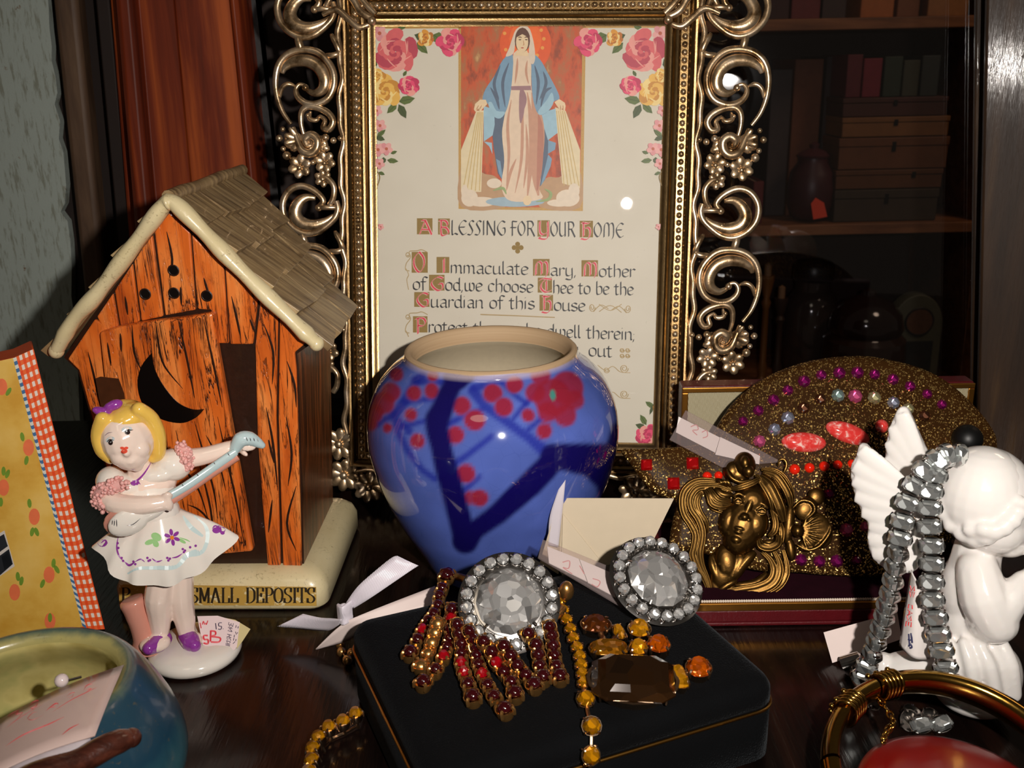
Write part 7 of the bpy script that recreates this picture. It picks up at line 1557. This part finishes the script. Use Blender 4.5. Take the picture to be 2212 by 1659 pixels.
def al(mb, pts, rad): limb(mb, [ap(x, y, n) for x, y, n in pts], [r * AU for r in rad])
mb = MB()
ae(mb, 905, 560, 240, 275, 240, 0); ae(mb, 960, 700, 170, 160, 190, 1); ae(mb, 1030, 790, 110, 90, 120, 1); ae(mb, 1085, 730, 50, 60, 60, 2); ae(mb, 1110, 690, 34, 40, 40, 1)
al(mb, [(880, 780, 0), (850, 900, 0), (830, 1020, 0)], [120, 130, 150])
ae(mb, 810, 1060, 150, 230, 160, 0); ae(mb, 830, 1250, 170, 190, 180, 0)
al(mb, [(860, 960, 6), (900, 1120, 9), (960, 1250, 9)], [110, 130, 120]); ae(mb, 940, 1250, 130, 120, 110, 8)
al(mb, [(980, 1220, 9), (1050, 1120, 8), (1115, 1030, 5)], [100, 86, 62])
al(mb, [(880, 960, -8), (960, 1150, -9), (1060, 1120, -6), (1120, 1030, -1)], [90, 100, 76, 56])
ae(mb, 850, 1500, 210, 200, 210, 0); ae(mb, 980, 1560, 120, 170, 190, 1); ae(mb, 840, 1640, 220, 110, 210, 0); al(mb, [(760, 1520, 2), (560, 1520, 4), (420, 1530, 4)], [150, 125, 110]); al(mb, [(760, 1540, -6), (560, 1540, -9), (420, 1550, -9)], [140, 120, 100])
ae(mb, 330, 1510, 56, 96, 76, 5); ae(mb, 316, 1590, 46, 60, 60, 4); ae(mb, 330, 1530, 50, 90, 70, -9)
for k, (x0, x1, n0) in enumerate(((930, 1030, 8), (1000, 1065, 7), (860, 960, 11), (780, 840, 12), (700, 730, 11))): al(mb, [(x0, 1370, n0 - 1), ((x0 + x1) / 2 + 14, 1500, n0 + 1.2), (x1, 1660, n0 + .4)], [30, 44, 40])
# praying hands: palms with fingers
for n0, s_ in ((4.6, 1), (-.2, -1)):
    ae(mb, 1150, 985, 40, 60, 24, n0, 40)
    for k, (dx, l) in enumerate(((-26, 92), (-10, 108), (8, 104), (24, 84))): al(mb, [(1160 + dx * .7, 960 + dx * .5, n0), (1185 + dx, 905 + dx * .5, n0 + .4 * s_), (1205 + dx * .9, 960 - l + dx * .5, n0 + .2 * s_)], [15, 14, 10])
    al(mb, [(1135, 970, n0 + s_ * 1.0), (1140, 925, n0 + s_ * 1.8), (1150, 890, n0 + s_ * 1.4)], [15, 14, 10])
bva = bvh_of(mb); mb.build('body', m_ang, ang, remesh=.6, rsm=5)
mb = MB()
for x, y, r, n in ((690, 640, 62, 8), (735, 715, 62, 9), (790, 760, 60, 11), (850, 790, 56, 12), (905, 780, 54, 13), (950, 750, 54, 13.5), (1000, 730, 52, 13), (1045, 690, 52, 12), (1080, 640, 50, 11), (1105, 590, 46, 9), (830, 740, 50, 13), (900, 740, 50, 14), (700, 580, 56, 8)): ae(mb, x, y, r, r * .8, r * .6, n)
ae(mb, 880, 540, 232, 262, 232, 1.2); mb.build('hair', m_ang, ang, remesh=.6, rsm=4)
ea = MB()
for x, y, n in ((1060, 770, 9), ): blob_on(ea, bva, 1780 + x / 2.5926, 860 + y / 2.5926, 5, 3, 0)
# wings
def wing(name, outl, ribs, n0, th):
    mb = MB(); P = cr([ap(x, y, n0) for x, y in outl], 4, True); mb.prism(P, aN * -th)
    for (x0, y0), (x1, y1), r in ribs:
        a, b = ap(x0, y0, n0), ap(x1, y1, n0); q = [lerp(a, b, k / 6) + aN * (.9 * math.sin(PI * (.15 + .7 * k / 6))) for k in range(7)]; mb.tube(q, [r * AU * k for k in (.8, 1, 1.15, 1.25, 1.25, 1.2, .9)], 10, up=aN, flat=.4)
    return mb.build(name, m_ang, ang, remesh=.5, rsm=5)
wing('wing', [(178, 330), (195, 268), (232, 262), (270, 300), (350, 390), (440, 478), (520, 530), (560, 640), (560, 800), (540, 920), (490, 965), (420, 960), (330, 950), (268, 890), (240, 800), (244, 710), (200, 620), (158, 500), (148, 390)],
     [((470, 500), (205, 285), 44), ((480, 540), (170, 372), 46), ((490, 590), (165, 450), 46), ((500, 640), (176, 540), 46), ((505, 690), (212, 630), 44), ((510, 745), (252, 706), 42), ((512, 800), (248, 790), 42), ((515, 850), (268, 868), 42), ((518, 890), (330, 930), 40), ((525, 910), (430, 945), 38)], 7, 2.2)
wing('wing', [(390, 110), (415, 62), (450, 52), (480, 80), (520, 170), (560, 260), (590, 330), (600, 430), (560, 500), (480, 500), (400, 440), (352, 400), (342, 330), (350, 240), (366, 170)],
     [((560, 440), (436, 80), 44), ((540, 460), (392, 150), 44), ((520, 470), (368, 235), 42), ((500, 480), (358, 320), 40), ((490, 490), (364, 390), 36)], -9, 2.2)
# rhinestone necklace over the angel's shoulder
m_em = facet('emerald_cut_crystal', (.9, .94, .92), 420, .42, .26, .8, .3, 1.0)
nk = thing('rhinestone_necklace', 'necklace of rectangular clear stones draped over the white angel', 'necklace', ap(560, 800, 14))
mb = MB(); gem(mb, (0, 0, 0), UA, 3.15, 2.15, 1.5, 8, .66, .4, .62); pe = mb.build('baguette_stone', m_em, smooth=0, origin=(0, 0, 0))
mb = MB(); cup(mb, (0, 0, 0), UA, 3.4, 2.5, 2.4, 4, pr_=.34, n=16, ph=.66); pc = mb.build('link', m_silver, smooth=50, origin=(0, 0, 0))
c1 = [(760, 322, 6), (690, 322, 10), (630, 352, 13), (566, 410, 15), (510, 490, 15), (466, 585, 15.5), (438, 690, 15.5), (424, 785, 15.5), (406, 868, 15.5), (388, 945, 15.5), (376, 1025, 15.5), (360, 1100, 15.5), (342, 1162, 15.5), (328, 1224, 15.5), (308, 1292, 15.5), (284, 1362, 15.5), (262, 1432, 15), (236, 1506, 13.5), (215, 1570, 12)]
c2_ = [(620, 430, 14.5), (596, 520, 15.5), (590, 615, 16), (590, 720, 16), (602, 828, 17), (603, 928, 17), (602, 1030, 18), (604, 1130, 19), (622, 1230, 20), (640, 1322, 20), (658, 1415, 20), (680, 1510, 20), (698, 1590, 18)]
def chain_links(path, first_n, edge=False):
    P = [ap(*p) for p in path]
    for i, p in enumerate(P):
        t_ = (P[min(len(P) - 1, i + 1)] - P[max(0, i - 1)]).normalized(); z = (aN + aZ * .3).normalized()
        if edge and 8 <= i <= 16: z = (aN * .55 - aR * .75 + aZ * .2).normalized()
        z = (z - t_ * z.dot(t_)).normalized(); x = t_.cross(z); ax = (x, t_, z)
        lk = inst(pc, 'link', nk, p, ax, 1.0); st = inst(pe, 'baguette_stone', nk, p + z * .2, ax, 1.0)
chain_links(c1, 0, True); chain_links(c2_, 0)
fl = [G(1896, 1497, 3.0), G(1880, 1512, 2.6), G(1965, 1556, 3), G(1990, 1566, 3), G(1975, 1542, 3), G(2010, 1552, 3.2), G(2034, 1563, 3.4)]
for i, p in enumerate(fl):
    z = Vector((.2 * math.sin(i * 2), -.5, 1)).normalized(); ax = frame_ax(z, Vector((math.sin(i), math.cos(i), 0))); inst(pc, 'link', nk, p, ax, 1.0)
    if i in (0, 3, 6): inst(pe, 'baguette_stone', nk, p + z * .2, ax, .98)
q = [G(1838, 1436, 3), G(1846, 1470, 2), G(1858, 1490, 2)]; mb = MB(); mb.tube(cr(q, 4), 1.0, 8); mb.lathe([(1.4, -3.4), (2.4, -3), (2.4, 3), (1.4, 3.4)], G(1840, 1428, 4.5), 16, frame_ax((.8, -.3, .5))); mb.build('clasp', m_silver, nk, smooth=50)
bpy.data.objects.remove(pe); bpy.data.objects.remove(pc)
# rolled tag held between the chains, card behind
rt = thing('rolled_price_tag', 'rolled white price tag with red handwriting beneath the rhinestone necklace', 'price tag', ap(500, 1400, 12))
mb = MB(); A_ = [ap(486, 962, 12), ap(470, 1060, 12), ap(442, 1230, 12.5), ap(420, 1385, 13)]; B_ = [ap(572, 1030, 12), ap(580, 1130, 12), ap(590, 1300, 13), ap(596, 1462, 13)]; a = cr(A_, 6); b = cr(B_, 6); K = 10; m_ = len(a)
mb.add([lerp(p, q_, k / K) + aN * (3.2 * math.sin(PI * k / K)) for p, q_ in zip(a, b) for k in range(K + 1)], [(i * (K + 1) + k, i * (K + 1) + k + 1, (i + 1) * (K + 1) + k + 1, (i + 1) * (K + 1) + k) for i in range(m_ - 1) for k in range(K)])
brt = bvh_of(mb); o = mb.build('paper', flat('glossy_tag_paper', srgb(230, 222, 218), .25, Coat_Weight=.5), rt, smooth=80); k = o.modifiers.new('t', 'SOLIDIFY'); k.thickness = .25 * MM; k.offset = 1
mb = MB(); ca = lambda x, y: (1780 + x / 2.5926, 860 + y / 2.5926)
hand(mb, brt, ca, 'SB CASE', (484, 1050), (-6, 54), (28, 5), .34, 0)
sticker_writing(mb, brt, ca, [[(476, 1320), (480, 1380)], [(488, 1316), (494, 1372)], [(470, 1350), (486, 1356)], [(474, 1392), (484, 1376), (492, 1396), (478, 1400)]], .5, 1)
mb.build('handwriting', [flat('red_marker_ink', srgb(214, 52, 58), .5), flat('dark_blue_pen', srgb(46, 48, 84), .5)], rt, smooth=0)
cdp = G(1800, 1432, .5); cdn = (aN * .8 + aZ * .6).normalized(); mb = MB(); mb.prism([PL(x, y, cdp, cdn) for x, y in ((1779, 1366), (1938, 1322), (1948, 1380), (1798, 1432))], -cdn * .3)
tag(mb.build('paper_card', m_paper, smooth=0), 'blank white card leaning on the shelf left of the angel behind the necklace', 'card')

# ================================================================== GOLD BANGLE AND RED ROUND BOX
gcn = D(2056, 1742, 250); bt = R(19); bX = Vector((1, .04, 0)).normalized(); bYv = Vector((0, math.cos(bt), math.sin(bt))); bZ = bX.cross(bYv).normalized(); bX = bYv.cross(bZ)
gcn.z = 31.5 * math.sin(bt) + 4.6
bg = thing('gold_bangle', 'hinged gold bangle with twisted wire ends around the red round box', 'bangle', gcn - Vector((0, 0, gcn.z - .2)))
m_bg = flat('polished_gold', srgb(180, 138, 64), .16, 1.0, var=.15, vs=200, bmp=.05, bs=600)
def bp_(a, r, z=0.0): return gcn + bX * (r * math.cos(a)) + bYv * (r * math.sin(a)) + bZ * z
mb = MB(); RB_ = 29.6
def arc(a0, a1, k, w_=1.38):
    n = k; m_ = 14; vs = []
    for i in range(n + 1):
        a = lerp(a0, a1, i / n)
        for j in range(m_):
            b = 2 * PI * j / m_; vs.append(bp_(a, RB_ + 2.3 * w_ * math.cos(b) * (1 if math.cos(b) > 0 else .6), 3.0 * w_ * math.sin(b)))
    mb.add(vs, [(i * m_ + j, i * m_ + (j + 1) % m_, (i + 1) * m_ + (j + 1) % m_, (i + 1) * m_ + j) for i in range(n) for j in range(m_)] + [list(range(m_))[::-1], [n * m_ + j for j in range(m_)]])
arc(R(-190), R(112), 70); mb.build('band', m_bg, bg, smooth=60)
mb = MB(); arc(R(113), R(168), 16, 1.28); mb.build('band', m_bg, bg, smooth=60)
for a0 in (101, 128):
    mb = MB()
    for k in range(5):
        a = R(a0 + k * 2.2); mb.tube([bp_(a + .02 * math.sin(b * 2), RB_ + .3 + 3.3 * math.cos(b), 4.5 * math.sin(b)) for b in [2 * PI * j / 18 for j in range(18)]], .5, 6, closed=True)
    for k in range(9):
        mb.ell(bp_(R(a0 + k * 1.5), RB_ + 3.6, 2.2 * math.sin(k * 1.7)), .8, nu=8, nv=6)
    mb.build('twisted_wire', m_bg, bg, smooth=80)
mb = MB(); q = [bp_(R(112), RB_ - 1.5, -2), D(1928, 1556, 262), D(1916, 1580, 260), D(1908, 1600, 256)]; Q = cr(q, 4)
for i, p in enumerate(Q):
    t_ = (Q[min(len(Q) - 1, i + 1)] - Q[max(0, i - 1)]).normalized(); o_ = t_.orthogonal().normalized(); o2 = t_.cross(o_); s1, s2 = (o_, o2) if i % 2 else (o2, o_); mb.tube([p + t_ * (1.5 * math.cos(b)) + s1 * (.8 * math.sin(b)) for b in [2 * PI * j / 10 for j in range(10)]], .28, 5, closed=True)
mb.build('safety_chain', m_bg, bg, smooth=80)
rc = Vector((gcn.x - 1.0, gcn.y - 1.5, .2)); rbx = thing('red_round_box', 'round red lacquered box at the lower right corner inside the gold bangle', 'box', rc)
m_redl = flat('red_lacquer', srgb(120, 10, 8), .34, var=.15, vs=120, bmp=.1, bs=120, Coat_Weight=.5, Coat_Roughness=.2)
mb = MB(); mb.lathe([(20, 0), (21.5, .8), (22, 4), (22, 8.6), (21.6, 9)], rc, 64); mb.build('body', m_redl, rbx, smooth=50)
mb = MB(); mb.lathe([(22.3, 9.2), (22.8, 10), (22.8, 11.6), (22.2, 13.0), (20, 14.0), (14, 14.6), (6, 15), (0.01, 15.1)], rc, 64, wob=lambda a, z: 1 + (.004 * math.sin(a * 30) if 13 < z < 16 else 0)); mb.build('lid', m_redl, rbx, smooth=50)
cd.dof.use_dof = True; cd.dof.focus_distance = .34; cd.dof.aperture_fstop = 40
